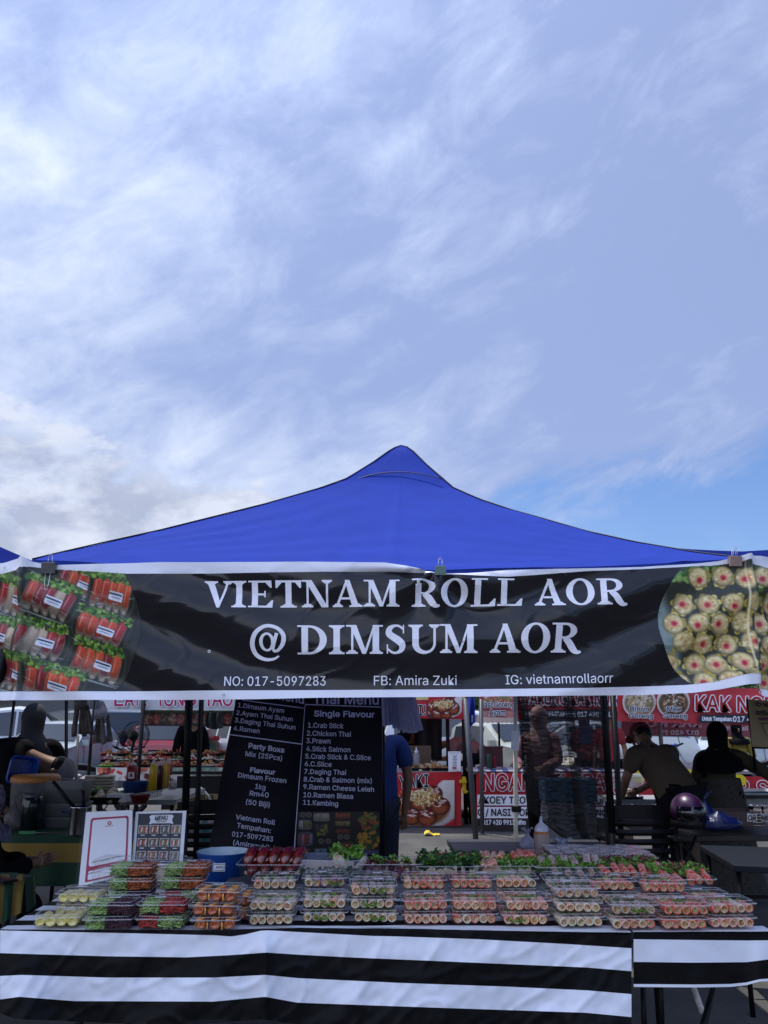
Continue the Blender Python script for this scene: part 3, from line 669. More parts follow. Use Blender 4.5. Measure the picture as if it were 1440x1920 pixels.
CW = M('white striped plastic sheet', 'dadde8', .38, var=.03, scale=6, bump=.10, bscale=14)
CB = M('black striped plastic sheet', (.006, .006, .007), .42, var=.3, scale=8, bump=.05, bscale=120, spec=.08)
e_y = lambda px: S1(px, -40, 1742.5, 0, 1743, 400, 1744, 560, 1739.5, 760, 1741.5, 960, 1745.5, 1184, 1749)
B0 = lambda px: S1(px, 0, 1744.5, 100, 1747, 250, 1750, 400, 1753.6, 433, 1756, 460, 1752, 489, 1745, 505, 1744.5, 586, 1749, 700, 1755, 750, 1756, 894, 1761, 1060, 1770, 1184, 1778)
B1 = lambda px: S1(px, 0, 1787, 60, 1789, 200, 1793, 350, 1795, 430, 1791, 500, 1786, 560, 1790, 655, 1795, 750, 1799, 1100, 1814, 1184, 1821)
B2 = lambda px: S1(px, 0, 1830, 40, 1828, 200, 1833, 400, 1833, 497, 1828, 558, 1834, 750, 1843, 950, 1850, 1100, 1857, 1184, 1864)
B3 = lambda px: S1(px, 0, 1874, 36, 1869, 139, 1877, 400, 1878, 497, 1869, 558, 1880, 750, 1887, 1100, 1899, 1184, 1907)
B4 = lambda px: S1(px, 0, 1900, 30, 1911, 90, 1913, 200, 1918, 350, 1922, 490, 1911, 560, 1921, 700, 1930, 1184, 1950)
def fold1(px, t):                            # towards the camera, metres; t 0 at the table edge
    a = .028*math.exp(-abs(px-497)/16.)*min(1, t*3+.2)
    a += .018*math.exp(-((px-(470-t*150))/55.)**2)*min(1, t*2)
    a += .012*math.sin(px/61.+t*1.5)*t + .02*t
    a += .012*math.exp(-((px-(640+110*(1-t)))/26.)**2)*t*1.2 + .010*math.exp(-((px-(1110-20*t))/22.)**2)*t
    a += .03*math.exp(-((px-40)/45.)**2)*t - .02*math.exp(-((px-120)/50.)**2)*t
    a += .004*mn.noise(Vector((px/40., t*5, 2.)))+.0022*mn.noise(Vector((px/13., t*9, 4.)))+.006*max(0, 1-8*abs(mn.noise(Vector((px/80.+t*1.5, t*1.8, 8.)))))*min(1, t*5)+.002*mn.noise(Vector(((px+200*t)/22., (px-200*t)/90., 6.)))
    return a
def cloth(rootname, label, x0, x1, bounds, fold, ncol, right_wave=None):
    r = thing(rootname, label, 'tablecloth', (0, YE+.3, 0), group='striped plastic tablecloths')
    n_x = int((x1-x0)/4)
    for bi in range(len(bounds)-1):
        f0, f1, mat, part = bounds[bi][0], bounds[bi+1][0], bounds[bi+1][1], 'stripe'
        mb = MB(); nv = 9
        def fn(s, t):
            px = x0+(x1-x0)*s; y_ = f0(px)*(1-t)+f1(px)*t; ye = e_y(px); tt = max(0, (y_-ye)/160.)
            return at(px, y_, YE-.012-fold(px, tt)-(0.004 if tt > 0 else 0))
        mb.grid(fn, n_x, nv); mb.build(part, mat, r, world=True, fix=False)
    return r
cl = cloth('tablecloth', 'black and white striped plastic sheet hanging from the long front table', 0, 1184, [(e_y,), (B0, CB), (B1, CW), (B2, CB), (B3, CW), (B4, CB)], fold1, 170)
# top of the sheet: stripes in bands of depth
def topcloth(r, x0, x1, widths):
    y = -.012
    n_x = int((x1-x0)/12)
    for i, (dw, mat) in enumerate(widths):
        ya, yb_ = y, y+dw; y = yb_
        mb = MB()
        def fn(s, t):
            px = x0+(x1-x0)*s; P0 = onz(px, e_y(px), ZT-.003); Y = YE+ya+(yb_-ya)*t
            wob = .006*math.sin(P0.x*9)*(1 if i else t)
            if i == 0: Yv = (P0.y if t == 0 else Y+wob)
            else: Yv = Y+wob
            return Vector((P0.x*(1 if i else 1), Yv, ZT-.003+.0025*abs(mn.noise(Vector((P0.x*7, Y*9, 0))))))
        mb.grid(fn, n_x, 3); mb.build('stripe', mat, r, world=True, fix=False)
topcloth(cl, 0, 1184, [(.012+.055, CW), (.075, CB), (.082, CW), (.082, CB), (.082, CW), (.082, CB), (.082, CW), (.082, CB), (.082, CW), (.082, CB)])
C1 = lambda px: S1(px, 1184, 1761, 1300, 1762.5, 1400, 1763.5, 1460, 1763)
C2 = lambda px: S1(px, 1184, 1803.5, 1300, 1805, 1400, 1804, 1440, 1799, 1480, 1794)
C3 = lambda px: S1(px, 1184, 1845, 1300, 1846, 1370, 1845, 1400, 1842, 1425, 1836, 1440, 1835, 1480, 1834)
C4 = lambda px: S1(px, 1184, 1850.5, 1300, 1851.5, 1370, 1850.5, 1400, 1847, 1425, 1840, 1440, 1840, 1480, 1839)
e1 = e_y; e_y = lambda px: S1(px, 1184, 1748, 1300, 1747, 1480, 1747)
def fold2(px, t): return .006+.008*math.sin(px/38.)*t+.03*math.exp(-((px-1425)/18.)**2)*t+.02*math.exp(-((px-(1285+60*t))/30.)**2)*t*.6+.003*mn.noise(Vector((px/30., t*5, 5.)))
cl2 = cloth('tablecloth', 'shorter black and white striped sheet with a white hem on the second table', 1188, 1480, [(e_y,), (C1, CB), (C2, CW), (C3, CB), (C4, CW)], fold2, 40)
topcloth(cl2, 1188, 1450, [(.012+.05, CW), (.08, CB), (.082, CW), (.082, CB), (.082, CW), (.082, CB), (.082, CW), (.082, CB), (.082, CW)])
# ================================================================== FOOD BOXES
ORD = ['first', 'second', 'third', 'fourth', 'fifth', 'sixth', 'seventh', 'eighth', 'ninth', 'tenth', 'eleventh', 'twelfth', 'thirteenth', 'fourteenth']
BW, BD, BH = .181, .130, .0455
def box_meshes(w, d, h, rim, tag_):
    b = MB()                                  # tray: tapered, ribbed walls, open top with a flange
    rr = [rrect(w*.86, d*.84, .012, .001), rrect(w*.90, d*.88, .014, .006), rrect(w*.95, d*.93, .014, rim-.002), rrect(w*.99, d*.985, .014, rim)]
    b.rings(rr, capa=True)
    t_ = b.mesh('tray', CLEAR)
    b = MB(); b.rings([rrect(w*.985, d*.98, .014, rim+.0005), rrect(w, d, .015, rim+.001), rrect(w, d, .015, rim+.003), rrect(w*.97, d*.965, .013, rim+.0035)])
    n_ = int(w/.0065)
    for k in range(n_):                       # crimped teeth along the front and back rims
        x = -w*.47+w*.94*k/(n_-1)
        for yy in (-d/2+.002, d/2-.002): b.box((x, yy, rim+.0035), (.0028, .005, .003))
    r_ = b.mesh('rim', CLEAR_RIM)
    b = MB(); b.rings([rrect(w*.97, d*.965, .013, rim+.003), rrect(w*.93, d*.92, .014, h-.006), rrect(w*.90, d*.89, .016, h-.001), rrect(w*.87, d*.86, .016, h)], capb=True)
    l_ = b.mesh('lid', CLEAR)
    b = MB(); b.rings([rrect(w*.89, d*.88, .015, h-.0003), rrect(w*.875, d*.865, .015, h+.0016), rrect(w*.86, d*.85, .015, h-.0002)]); e_ = b.mesh('lid_edge', CLEAR_RIM)
    for m_ in (t_, r_, l_, e_):
        bm = bmesh.new(); bm.from_mesh(m_); bmesh.ops.recalc_face_normals(bm, faces=bm.faces); bm.to_mesh(m_); bm.free()
    return t_, r_, l_, e_
T_, R_, L_, E_ = box_meshes(BW, BD, BH, .034, 's')
LABEL_ME = None
b = MB(); b.box((0, 0, 0), (.040, .014, .0006)); b.box((-.015, 0, .0005), (.006, .009, .0003), mi=1); b.box((.004, .003, .0005), (.026, .0018, .0003), mi=1); b.box((.002, -.002, .0005), (.022, .0012, .0003), mi=1)
LABEL_ME = b.mesh('price_sticker', [PAPER, M('grey print', (.12, .13, .2), .6)])
def mat_roll(n, a, cs): return M(n, a, .28, var=.1, scale=55, col2=cs, spec=.6, coat=.25)
RICE = 'cfc4b4'
MR = {'pale': mat_roll('rice paper roll with pale filling', 'ece2d2', ['c99a6c', 'e2d9c8', 'b5bd88']),
      'red': mat_roll('roll topped with red crab stick', 'cc3226', ['d8472f', 'd8a890', 'ab2022']),
      'pink': mat_roll('roll topped with pink salmon stick', 'dc7460', ['e89078', 'ecd2bc', 'c64a3a']),
      'purple': mat_roll('roll filled with purple cabbage', '5c2440', ['84445e', 'b8a0a8', '3e1a30']),
      'salmon': mat_roll('roll with orange salmon', 'e6763c', ['ee9460', 'ecd2b8', 'd45c30']),
      'yellow': mat_roll('yellow dumpling skin', 'e6d67c', ['d8c460', 'eee4a8', 'c0a448']),
      'brown': mat_roll('browned roll in sauce', '983414', ['c86422', '702410', 'd88a3c']),
      'prawn': mat_roll('grey pink prawn roll', 'ac9490', ['c4aea2', '8a666c', 'dccfc0'])}
ENDM = {'a': M('cut roll filling', '8f5a34', .4, scale=110, col2=['c9b493', '6f8a3a', 'b8501e', '5c3020'], spec=.5),
        'b': M('cut roll filling with meat', '6a3a22', .4, scale=110, col2=['a0663e', 'c4a682', '84402a', '8a9450'], spec=.5),
        'c': M('cut roll filling with carrot', 'c45a1e', .4, scale=110, col2=['d8c4a4', '7f9248', 'c06a34', '9a4a1e'], spec=.5)}
GREEN = M('lettuce leaf', '5c9030', .45, scale=40, col2=['80b244', '3c6622', 'b0d06c'], trans=.25, spec=.4)
GREEN_DK = M('dark green herb', '2c4a20', .5, scale=40, col2=['3f6630', '1e3818'], trans=.2)
REDLEAF = M('red onion shreds', '6d1c2c', .5, scale=60, col2=['4a1224', '9a3844'])
NOODLE_G = M('pale green shreds', '7f9c48', .4, scale=90, col2=['b4d078', '48702a', 'd4e0a8'])
NOODLE_O = M('orange shreds', '9c4018', .4, scale=90, col2=['c8662a', '6a240c', 'e09850'])
NOODLE_P = M('purple shreds', '3a1626', .4, scale=70, col2=['56243a', '240c18'])
NOODLE_R = M('red shreds', '8c1a1c', .4, scale=90, col2=['c93a30', '7c1218', 'd8523c'])
SAUCE = M('orange mayonnaise', 'e08a3c', .25, scale=60, col2=['f0b060', 'c8641e'], spec=.7)
def roll_mesh(L0, r, seed, sag=.9):
    q = random.Random(seed); b = MB(); n = 12; pr = [(.0, .02), (r*.66, .015), (r*.80, -.01), (r*.97, .03), (r, .2), (r*1.0, .8), (r*.95, .95), (r*.6, 1.0), (.0, 1)]
    rings = []
    for i, (rr, t) in enumerate(pr):
        ring = []
        for k in range(n):
            g = 2*math.pi*k/n; w_ = 1+q.uniform(-.05, .05)
            ring.append((rr*w_*math.cos(g), t*L0+ (q.uniform(-.001, .001) if 0 < i < 7 else 0), rr*sag*w_*math.sin(g)))
        rings.append(ring)
    b.rings(rings); b.mi = [1 if (i//n) < 1 else 0 for i in range(len(b.f))]
    return b
ROLLS = {}
for kd in MR:
    ROLLS[kd] = []
    for sd in range(3):
        r0 = .0143 if kd != 'yellow' else .0150
        me = roll_mesh(BD*.80, r0, sd*7+len(kd), .84).mesh('roll', [MR[kd], ENDM['abc'[sd]] if kd not in ('yellow', 'brown') else MR[kd]])
        bm = bmesh.new(); bm.from_mesh(me); bmesh.ops.recalc_face_normals(bm, faces=bm.faces); bm.to_mesh(me); bm.free()
        ROLLS[kd].append(me)
def shreds(cx, cy, cz, w, d, h, n, r, seed, L0=.05):
    q = random.Random(seed); b = MB()
    for _ in range(n):
        x, y, z = cx+q.uniform(-w/2, w/2), cy+q.uniform(-d/2, d/2), cz+q.uniform(0, h); a = q.uniform(0, 6.3); pts = []
        for k in range(4):
            pts.append((min(cx+w/2, max(cx-w/2, x)), min(cy+d/2, max(cy-d/2, y)), min(cz+h, max(cz, z)))); x += math.cos(a)*L0/3; y += math.sin(a)*L0/3; z += q.uniform(-.006, .006); a += q.uniform(-.9, .9)
        b.tube(pts, r, 4)
    return b
def leaf(b, c, s, q, mi=0, up=.6):
    """one ruffled leaf: fan with a wavy rim"""
    a0 = q.uniform(0, 6.3); nrm = Vector((q.uniform(-1, 1), q.uniform(-1, .6), up+q.uniform(0, 1))).normalized(); t1 = nrm.cross(Vector((0.1, 1, .2))).normalized(); t2 = nrm.cross(t1); n = 7
    vs = [Vector(c)]
    for k in range(n):
        g = a0+k/n*5.2; rr = s*q.uniform(.75, 1.15); vs.append(Vector(c)+t1*rr*math.cos(g)+t2*rr*math.sin(g)+nrm*s*(.45*(k % 2)-.1))
    b.add(vs, [(0, k, k+1) for k in range(1, n)], mi)
def leaves(w, d, z0, z1, n, s, seed, cx=0, cy=0):
    q = random.Random(seed); b = MB()
    for _ in range(n): leaf(b, (cx+q.uniform(-w/2, w/2), cy+q.uniform(-d/2, d/2), q.uniform(z0, z1)), s*q.uniform(.6, 1.2), q)
    return b
GARN = {}
def contents(kind, root, seed):
    """kind: rolls | salad"""
    q = random.Random(seed); y0 = .008
    if kind in MR:
        n = {'yellow': 4, 'brown': 3}.get(kind, 5); pitch = BW*.86/n
        for k in range(n):
            kk = kind
            if kind in ('red', 'pink', 'salmon') and q.random() < .38: kk = q.choice(['pink', 'pale', 'red', 'salmon'])
            if kind in ('pale', 'prawn') and q.random() < .22: kk = q.choice(['prawn', 'pale', 'salmon'])
            if kind == 'purple' and q.random() < .3: kk = 'pale'
            o = link('roll', q.choice(ROLLS[kk]), root); x = -BW*.43+pitch*(k+.5)
            sc = {'yellow': 1.36, 'brown': 1.55}.get(kind, 1.19)
            o.location = (x+q.uniform(-.001, .001), y0+q.uniform(0, .003), .0190+(.002 if sc > 1.2 else 0)); o.scale = (sc*q.uniform(.93, 1.03), q.uniform(.94, 1.0), 1.17+.14*q.random()); o.rotation_euler = (q.uniform(-.04, .04), q.uniform(-1, 1)*.6, q.uniform(-.11, .11))
        if kind in ('pale', 'purple', 'prawn', 'salmon') and q.random() < .45:   # a leaf pressed against the front wall
            if 'front' not in GARN: GARN['front'] = leaves(.045, .004, .012, .028, 9, .011, 77, 0, .008).mesh('lettuce_leaf', GREEN)
            o = link('lettuce_leaf', GARN['front'], root, world=False); o.location = (q.uniform(-.05, .05), 0, 0)
        gk = (kind, seed % 3)
        if kind == 'brown':
            if gk not in GARN:
                b = MB()
                for k in range(3):
                    x = -BW*.43+BW*.86/3*(k+.5)
                    b.tube([(x-.012+.024*(j % 2), .006+j*.011, .0375+.001*(j % 3)) for j in range(10)], .0030, 5)
                b.tube([(-BW*.14, .006, .008), (-BW*.14, .007, .028), (-BW*.15, .02, .038)], .003, 5); b.tube([(BW*.15, .006, .006), (BW*.145, .007, .028), (BW*.14, .02, .038)], .003, 5)
                GARN[gk] = b.mesh('sauce_line', SAUCE)
            link('sauce_line', GARN[gk], root, world=False)
        elif kind != 'yellow':
            if gk not in GARN:
                b = leaves(BW*.76, BD*.22, .026, .034, 30, .010, seed, 0, BD*.72)
                GARN[gk] = b.mesh('lettuce', GREEN if kind in ('pale', 'red', 'pink', 'salmon') else GREEN_DK)
            o = link('lettuce', GARN[gk], root, world=False); o['kind'] = 'stuff'
    else:
        L2, R2 = {'salad': (NOODLE_G, NOODLE_P), 'salad_red': (NOODLE_G, NOODLE_R), 'salad_mix': (NOODLE_R, NOODLE_G), 'salad_brown': (NOODLE_G, NOODLE_O)}[kind]
        if kind not in GARN:
            m_ = []
            for (cx, w, mt, sd) in ((-BW*.24, BW*.36, L2, 1), (BW*.20, BW*.46, R2, 2)):
                b = shreds(cx, BD*.5, .006, w, BD*.84, .033, 260, .0020, sd+len(kind)); b.box((cx, BD*.5, .015), (w*.8, BD*.62, .012)); m_.append(b.mesh('salad', mt))
            if kind == 'salad_brown':
                b = leaves(BW*.5, BD*.3, .032, .037, 20, .012, 5, BW*.1, BD*.75); m_.append(b.mesh('salad', REDLEAF))
            GARN[kind] = m_
        for m_ in GARN[kind]: link('salad', m_, root, world=False)['kind'] = 'stuff'
WORDS = {'yellow': 'yellow dumplings', 'salad': 'green and purple salad', 'salad_red': 'green and red salad', 'salad_mix': 'red and green shreds', 'salad_brown': 'browned orange noodles', 'brown': 'sauce striped orange rolls', 'pale': 'pale rice paper rolls', 'red': 'red crab stick rolls', 'pink': 'pink salmon stick rolls', 'purple': 'purple cabbage rolls', 'salmon': 'orange salmon rolls', 'prawn': 'grey purple prawn rolls'}
def stack(px, py, kinds, rowname, idx, seed, rz=0, drift=.0):
    P_ = onz(px, py, ZT+.002); q = random.Random(seed); n = len(kinds)
    for k, kd in enumerate(kinds):
        pos = Vector((P_.x+q.uniform(-.007, .007)+drift*k, P_.y+q.uniform(-.004, .009)+k*.004, ZT+.002+k*(BH+.0012)))
        lvl = 'only box' if n == 1 else ('bottom' if k == 0 else ('top' if k == n-1 else ('second from bottom' if k == 1 else 'third from bottom')))
        side = f'clear box of {WORDS[kd]}, {lvl}, {ORD[idx]} {rowname}'
        r = thing('food_box', side, 'food box', pos, rz+q.uniform(-.075, .075), 'clear boxes of food stacked on the striped table')
        for nm, me in (('tray', T_), ('rim', R_), ('lid', L_), ('lid_edge', E_)):
            o = link(nm, me, r); o.location = (0, BD/2, 0)
        contents(kd, r, seed*5+k)
        o = link('price_sticker', LABEL_ME, r); o.location = (q.uniform(-.03, .04), BD*.72, BH+.001); o.rotation_euler = (0, 0, q.uniform(-.06, .06))
FR = [(104, 1742, ['yellow']), (198, 1746, ['salad', 'salad']), (298, 1746, ['salad_mix', 'salad_red']), (397, 1748, ['brown']*3), (503, 1738, ['pale']*2),
      (605, 1732, ['pale', 'pale']), (701, 1734, ['pale', 'pale', 'prawn']), (802, 1736, ['pink', 'red']), (895, 1736, ['red', 'red']), (989, 1737, ['salmon', 'red']),
      (1089, 1741, ['pale', 'pale', 'prawn']), (1190, 1745, ['red', 'prawn']), (1288, 1746, ['red', 'red']), (1383, 1744, ['pink', 'red'])]
for i, (px, py, kd) in enumerate(FR):
    if kd is not None: stack(px, py, kd, 'front stack from yellow dumplings', i, 100+i, drift=.004 if px > 1000 else 0)
R2 = [(143, 1721, ['yellow', 'yellow']), (234, 1723, ['salad_red', 'salad', 'salad_brown', 'salad_brown']), (335, 1722, ['salad', 'salad_mix', 'salad_brown', 'salad_brown']), (430, 1728, ['brown']*2), (515, 1721, ['pale']*3),
      (609, 1717, ['purple']*3), (699, 1719, ['purple', 'prawn', 'purple']), (797, 1720, ['red', 'pink', 'red']), (887, 1719, ['red']*3), (974, 1717, ['red', 'salmon', 'salmon']),
      (1066, 1721, ['prawn']*3), (1158, 1724, ['red', 'prawn', 'red']), (1247, 1727, ['red', 'pink', 'red']), (1336, 1727, ['pink', 'red'])]
for i, (px, py, kd) in enumerate(R2): stack(px, py, kd, 'rear stack from yellow dumplings', i, 200+i, drift=.003 if px > 1000 else 0)
# empty lids nested behind the salads
for j, (px, n) in enumerate(((205, 4), (292, 4))):
    P_ = onz(px, 1699, ZT)
    for k in range(n):
        r = thing('empty_food_box', f'empty clear box, {["bottom", "second from bottom", "third from bottom", "top"][k]} of the {ORD[j]} empty stack by the menu boards', 'food box', (P_.x, P_.y, ZT+k*.044), random.uniform(-.1, .1), 'empty clear boxes')
        for nm, me in (('tray', T_), ('rim', R_), ('lid', L_)): link(nm, me, r).location = (0, BD/2, 0)

# ------------------------------------------------------------------ open trays along the back of the table
def open_tray(px, py, w, d, h, label, rz=0, z=ZT, mat=None, group='open trays at the back of the table', name='food_tray'):
    P_ = onz(px, py, z) if py else px
    if py: z += .062
    r = thing(name, label, 'tray', (P_.x, P_.y, z+.001), rz, group)
    b = MB(); b.rings([rrect(w*.84, d*.82, .02, .003), rrect(w*.86, d*.84, .02, 0), rrect(w*.97, d*.96, .022, h), rrect(w*1.02, d*1.02, .024, h+.001), rrect(w*1.02, d*1.02, .024, h+.004), rrect(w*.965, d*.955, .022, h+.003), rrect(w*.85, d*.83, .02, .003)], capa=True, capb=True)
    o = b.build('tray_body', mat or CLEAR, r); o.location = (0, d/2, 0)
    b = MB(); b.rings([rrect(w*1.0, d*.99, .024, h+.0045), rrect(w*1.03, d*1.03, .026, h+.005), rrect(w*1.03, d*1.03, .026, h+.001)]); o = b.build('rim', CLEAR_RIM if not mat else mat, r); o.location = (0, d/2, 0)
    return r
def rolls_in(r, kd, n, x0, x1, y, z, L0, seed, tilt=.15, sc=1.2):
    q = random.Random(seed)
    for k in range(n):
        o = link('roll', q.choice(ROLLS[kd]), r); o.location = (x0+(x1-x0)*(k+.5)/n, y+q.uniform(-.006, .006), z-.010+q.uniform(-.004, .003)); f = L0/(BD*.8); o.scale = (sc, f, sc); o.rotation_euler = (tilt+q.uniform(-.08, .08), q.uniform(-1, 1), q.uniform(-.12, .12))
def leaves_in(r, w, d, z0, z1, n, s, seed, cx=0, cy=.08, mat=None, nm='lettuce'):
    o = leaves(w, d, z0, z1, int(n*1.3), s, seed, cx, cy).build(nm, mat or GREEN, r, fix=False); o['kind'] = 'stuff'
t = open_tray(504, 1690, .285, .19, .075, 'tray heaped with five shiny red sausages beside the blue bowl')
SAUS = M('glossy red sausage', '64120f', .25, scale=40, col2=['8c2a1e', '480c0c', '84201c'], spec=.8, coat=.5)
for k in range(5):
    b = MB(); x = -.105+.052*k; b.tube([(x+.006*math.sin(k), .035, .05), (x+.004, .05, .085), (x+.012, .09, .112), (x+.02, .14, .108), (x+.022, .175, .085)], [.008, .021, .025, .023, .010], 12); b.build('sausage', SAUS, t)
leaves_in(t, .24, .12, .085, .125, 40, .014, 3, 0, .15, GREEN_DK, 'herb')
for k in range(4):
    b = MB(); x = -.085+.055*k; b.tube([(x, .02, .03), (x+.003, .03, .048), (x+.008, .09, .055), (x+.012, .15, .05), (x+.012, .17, .04)], [.008, .022, .025, .022, .010], 12); b.build('sausage', SAUS, t)
t = open_tray(619, 1686, .30, .20, .085, 'half empty clear tray with three pale rolls under lettuce', mat=M('blue tinted clear plastic', (.55, .6, .85), .1, var=.02, clear=.86, spec=.7))
leaves_in(t, .25, .05, .012, .055, 90, .013, 8, 0, .03, GREEN_DK); rolls_in(t, 'pale', 3, .0, .13, .05, .05, .10, 3, .55, 1.2)
leaves_in(t, .13, .05, .085, .13, 60, .018, 9, .06, .13)
t = open_tray(733, 1686, .275, .19, .07, 'clear tray with scattered purple radish leaves')
leaves_in(t, .24, .06, .02, .07, 70, .013, 11, 0, .09, REDLEAF, 'radish_leaf'); leaves_in(t, .22, .05, .045, .085, 50, .016, 12, -.02, .13)
rolls_in(t, 'purple', 6, -.12, .12, .03, .035, .10, 5)
t = open_tray(845, 1685, .29, .20, .06, 'tray of frilly lettuce with a line of dark red rolls')
leaves_in(t, .27, .18, .045, .10, 260, .017, 14, 0, .10, GREEN_DK); rolls_in(t, 'red', 9, -.10, .10, .075, .085, .06, 6, .3, .9)
leaves_in(t, .25, .05, .07, .095, 60, .013, 15, 0, .05)
t = open_tray(960, 1684, .31, .20, .06, 'tray of salmon rolls half covered by curly lettuce')
leaves_in(t, .28, .17, .045, .08, 200, .016, 17, 0, .10); rolls_in(t, 'salmon', 4, -.13, -.02, .10, .085, .07, 7, .3, 1.2); rolls_in(t, 'red', 4, .03, .13, .11, .085, .07, 8, .3, 1.3); rolls_in(t, 'pink', 3, -.13, -.06, .0, .07, .07, 9, .3, 1.1)
t = open_tray(1080, 1690, .33, .21, .065, 'tray of lilac rolls among bright green lettuce')
leaves_in(t, .30, .17, .045, .085, 210, .016, 19, 0, .11); rolls_in(t, 'prawn', 6, -.14, .14, .06, .075, .07, 10, .4, 1.25); rolls_in(t, 'prawn', 5, -.10, .15, -.0, .055, .06, 11, .1, 1.1)
t = open_tray(1196, 1693, .29, .23, .05, 'tray of red tipped rolls with red leaf lettuce, nearer to the cup trays')
leaves_in(t, .27, .15, .05, .085, 200, .014, 21, 0, .14); leaves_in(t, .26, .13, .07, .09, 90, .009, 22, 0, .15, REDLEAF, 'red_leaf'); rolls_in(t, 'red', 7, -.13, .13, .0, .055, .09, 12, .25, 1.15)
t = open_tray(1293, 1706, .25, .22, .045, 'tray of red tipped rolls at the far end of the back row')
leaves_in(t, .23, .15, .05, .08, 150, .014, 23, 0, .14); leaves_in(t, .22, .12, .065, .085, 60, .009, 24, 0, .15, REDLEAF, 'red_leaf'); rolls_in(t, 'red', 6, -.11, .11, .0, .05, .09, 13, .25, 1.15)

# sauce cup trays, standing on upturned crates
CUPR = M('red chilli sauce', '6f1016', .2, scale=60, col2=['7a1418', '4f0a10'], spec=.8, coat=.4)
def cup_tray(P_, w, d, nx, ny, label, red=True, crate=True):
    t = open_tray(P_, None, w, d, .025, label, z=P_.z, mat=M('pink tinted clear plastic', (.6, .3, .33), .15, var=.03, clear=.45), group='trays of sauce cups')
    bb = MB(); bb.rings([rrect(.040, .036, .007, .001), rrect(.048, .044, .008, .026)], capa=True, capb=True); cm = bb.mesh('sauce', CUPR)
    bb = MB(); bb.rings([rrect(.042, .038, .007, 0), rrect(.051, .047, .008, .030), rrect(.055, .051, .009, .031), rrect(.055, .051, .009, .034), rrect(.045, .041, .008, .036)], capa=True, capb=True); sh = bb.mesh('cup', CLEAR_RIM)
    for i in range(nx):
        for j in range(ny):
            x = -w*.46+w*.92*(i+.5)/nx; y = d*(j+.5)/ny
            for nm, me in (('cup', sh),): 
                o = link(nm, me, t); o.location = (x, y, .008+.004*((i+j) % 2)); o.rotation_euler = (0, 0, random.uniform(-.08, .08)); s_ = link('sauce', cm, o, world=False)
    return t
pa = at(1155, 1622, 3.98); cup_tray(pa, .40, .30, 7, 5, 'wide tray of lidded red sauce cups in rows')
b = MB(); b.box((pa.x, pa.y+.16, (pa.z+ZT)/2-.004), (.38, .30, pa.z-ZT-.01)); tag(b.build('crate', M('dark red crate', (.09, .02, .025), .5)), 'dark red crate holding up the wide tray of sauce cups', 'crate')
pa = at(1072, 1619, 3.90); pa.x = at(1072, 1619, 3.90).x; cup_tray(pa, .20, .24, 3, 4, 'narrow white edged tray of flat red sauce packs')
b = MB(); b.box((pa.x, pa.y+.13, (pa.z+ZT)/2-.004), (.20, .24, pa.z-ZT-.01)); tag(b.build('crate', M('white foam box', (.5, .5, .52), .8)), 'white foam box under the narrow tray of sauce packs', 'crate')
# tongs with navy handle lying across
r = thing('serving_tongs', 'navy handled tongs leaning over the trays of rolls', 'tongs', at(1100, 1608, 3.86))
MB().tube([Vector((0, 0, 0)), Vector((.03, -.02, -.005)), Vector((.11, -.10, -.055))], [.004, .006, .005], 6).build('handle', M('navy plastic', (.012, .015, .08), .3), r)
MB().tube([Vector((-.002, 0, 0)), Vector((.012, -.01, -.03)), Vector((.02, -.06, -.06))], .005, 6).build('handle', _M['navy plastic'], r)
MB().tube([Vector((.11, -.10, -.055)), Vector((.17, -.15, -.07))], .003, 6).build('blade', STEEL, r)

# blue bowl
P_ = at(417, 1657, 3.9); r = thing('mixing_bowl', 'round royal blue plastic bowl with a white inside beside the sausages', 'bowl', P_)
hb = at(417, 1597, 3.9).z-P_.z
b = MB(); b.lathe([(0, 0), (.078, 0), (.088, .01), (.108, hb*.7), (.120, hb), (.1225, hb+.004), (.118, hb+.004)], n=32); b.build('bowl_body', M('royal blue plastic', (.008, .06, .26), .3, var=.05), r)
b = MB(); b.lathe([(.118, hb+.004), (.1155, hb-.004), (.100, hb*.6), (.08, .012), (0, .010)], n=32); b.build('inner_wall', M('pale blue plastic', (.42, .55, .62), .3), r)
def bowlfn(px, py, off):
    a = -math.pi/2+(px-425)/55.; rr = .116+off; return Vector((P_.x+rr*math.cos(a), P_.y+rr*math.sin(a), P_.z+hb*.8-(py-1603)*.0021))
put_polys([rrp(414, 1604, 439, 1620)], bowlfn, PAPER, r, .003, 'sticker', 3); put_polys([rrp(415.5, 1605.5, 437.5, 1618.5)], bowlfn, INK_BLACK, r, .0038, 'sticker_print', 3); put_polys([rrp(416.5, 1606.5, 436.5, 1617.5)], bowlfn, PAPER, r, .0046, 'sticker_print', 3)
for k in range(7): put_polys([rrp(421+k*2, 1609+k % 2, 422+k*2, 1615-k % 3)], bowlfn, INK_BLACK, r, .0052, 'sticker_print')
b = MB(); b.box((P_.x, P_.y, (P_.z+ZT)/2-.003), (.2, .18, max(.01, P_.z-ZT-.006))); tag(b.build('food_tub', FROST), 'low frosted tub under the royal blue bowl', 'tub')

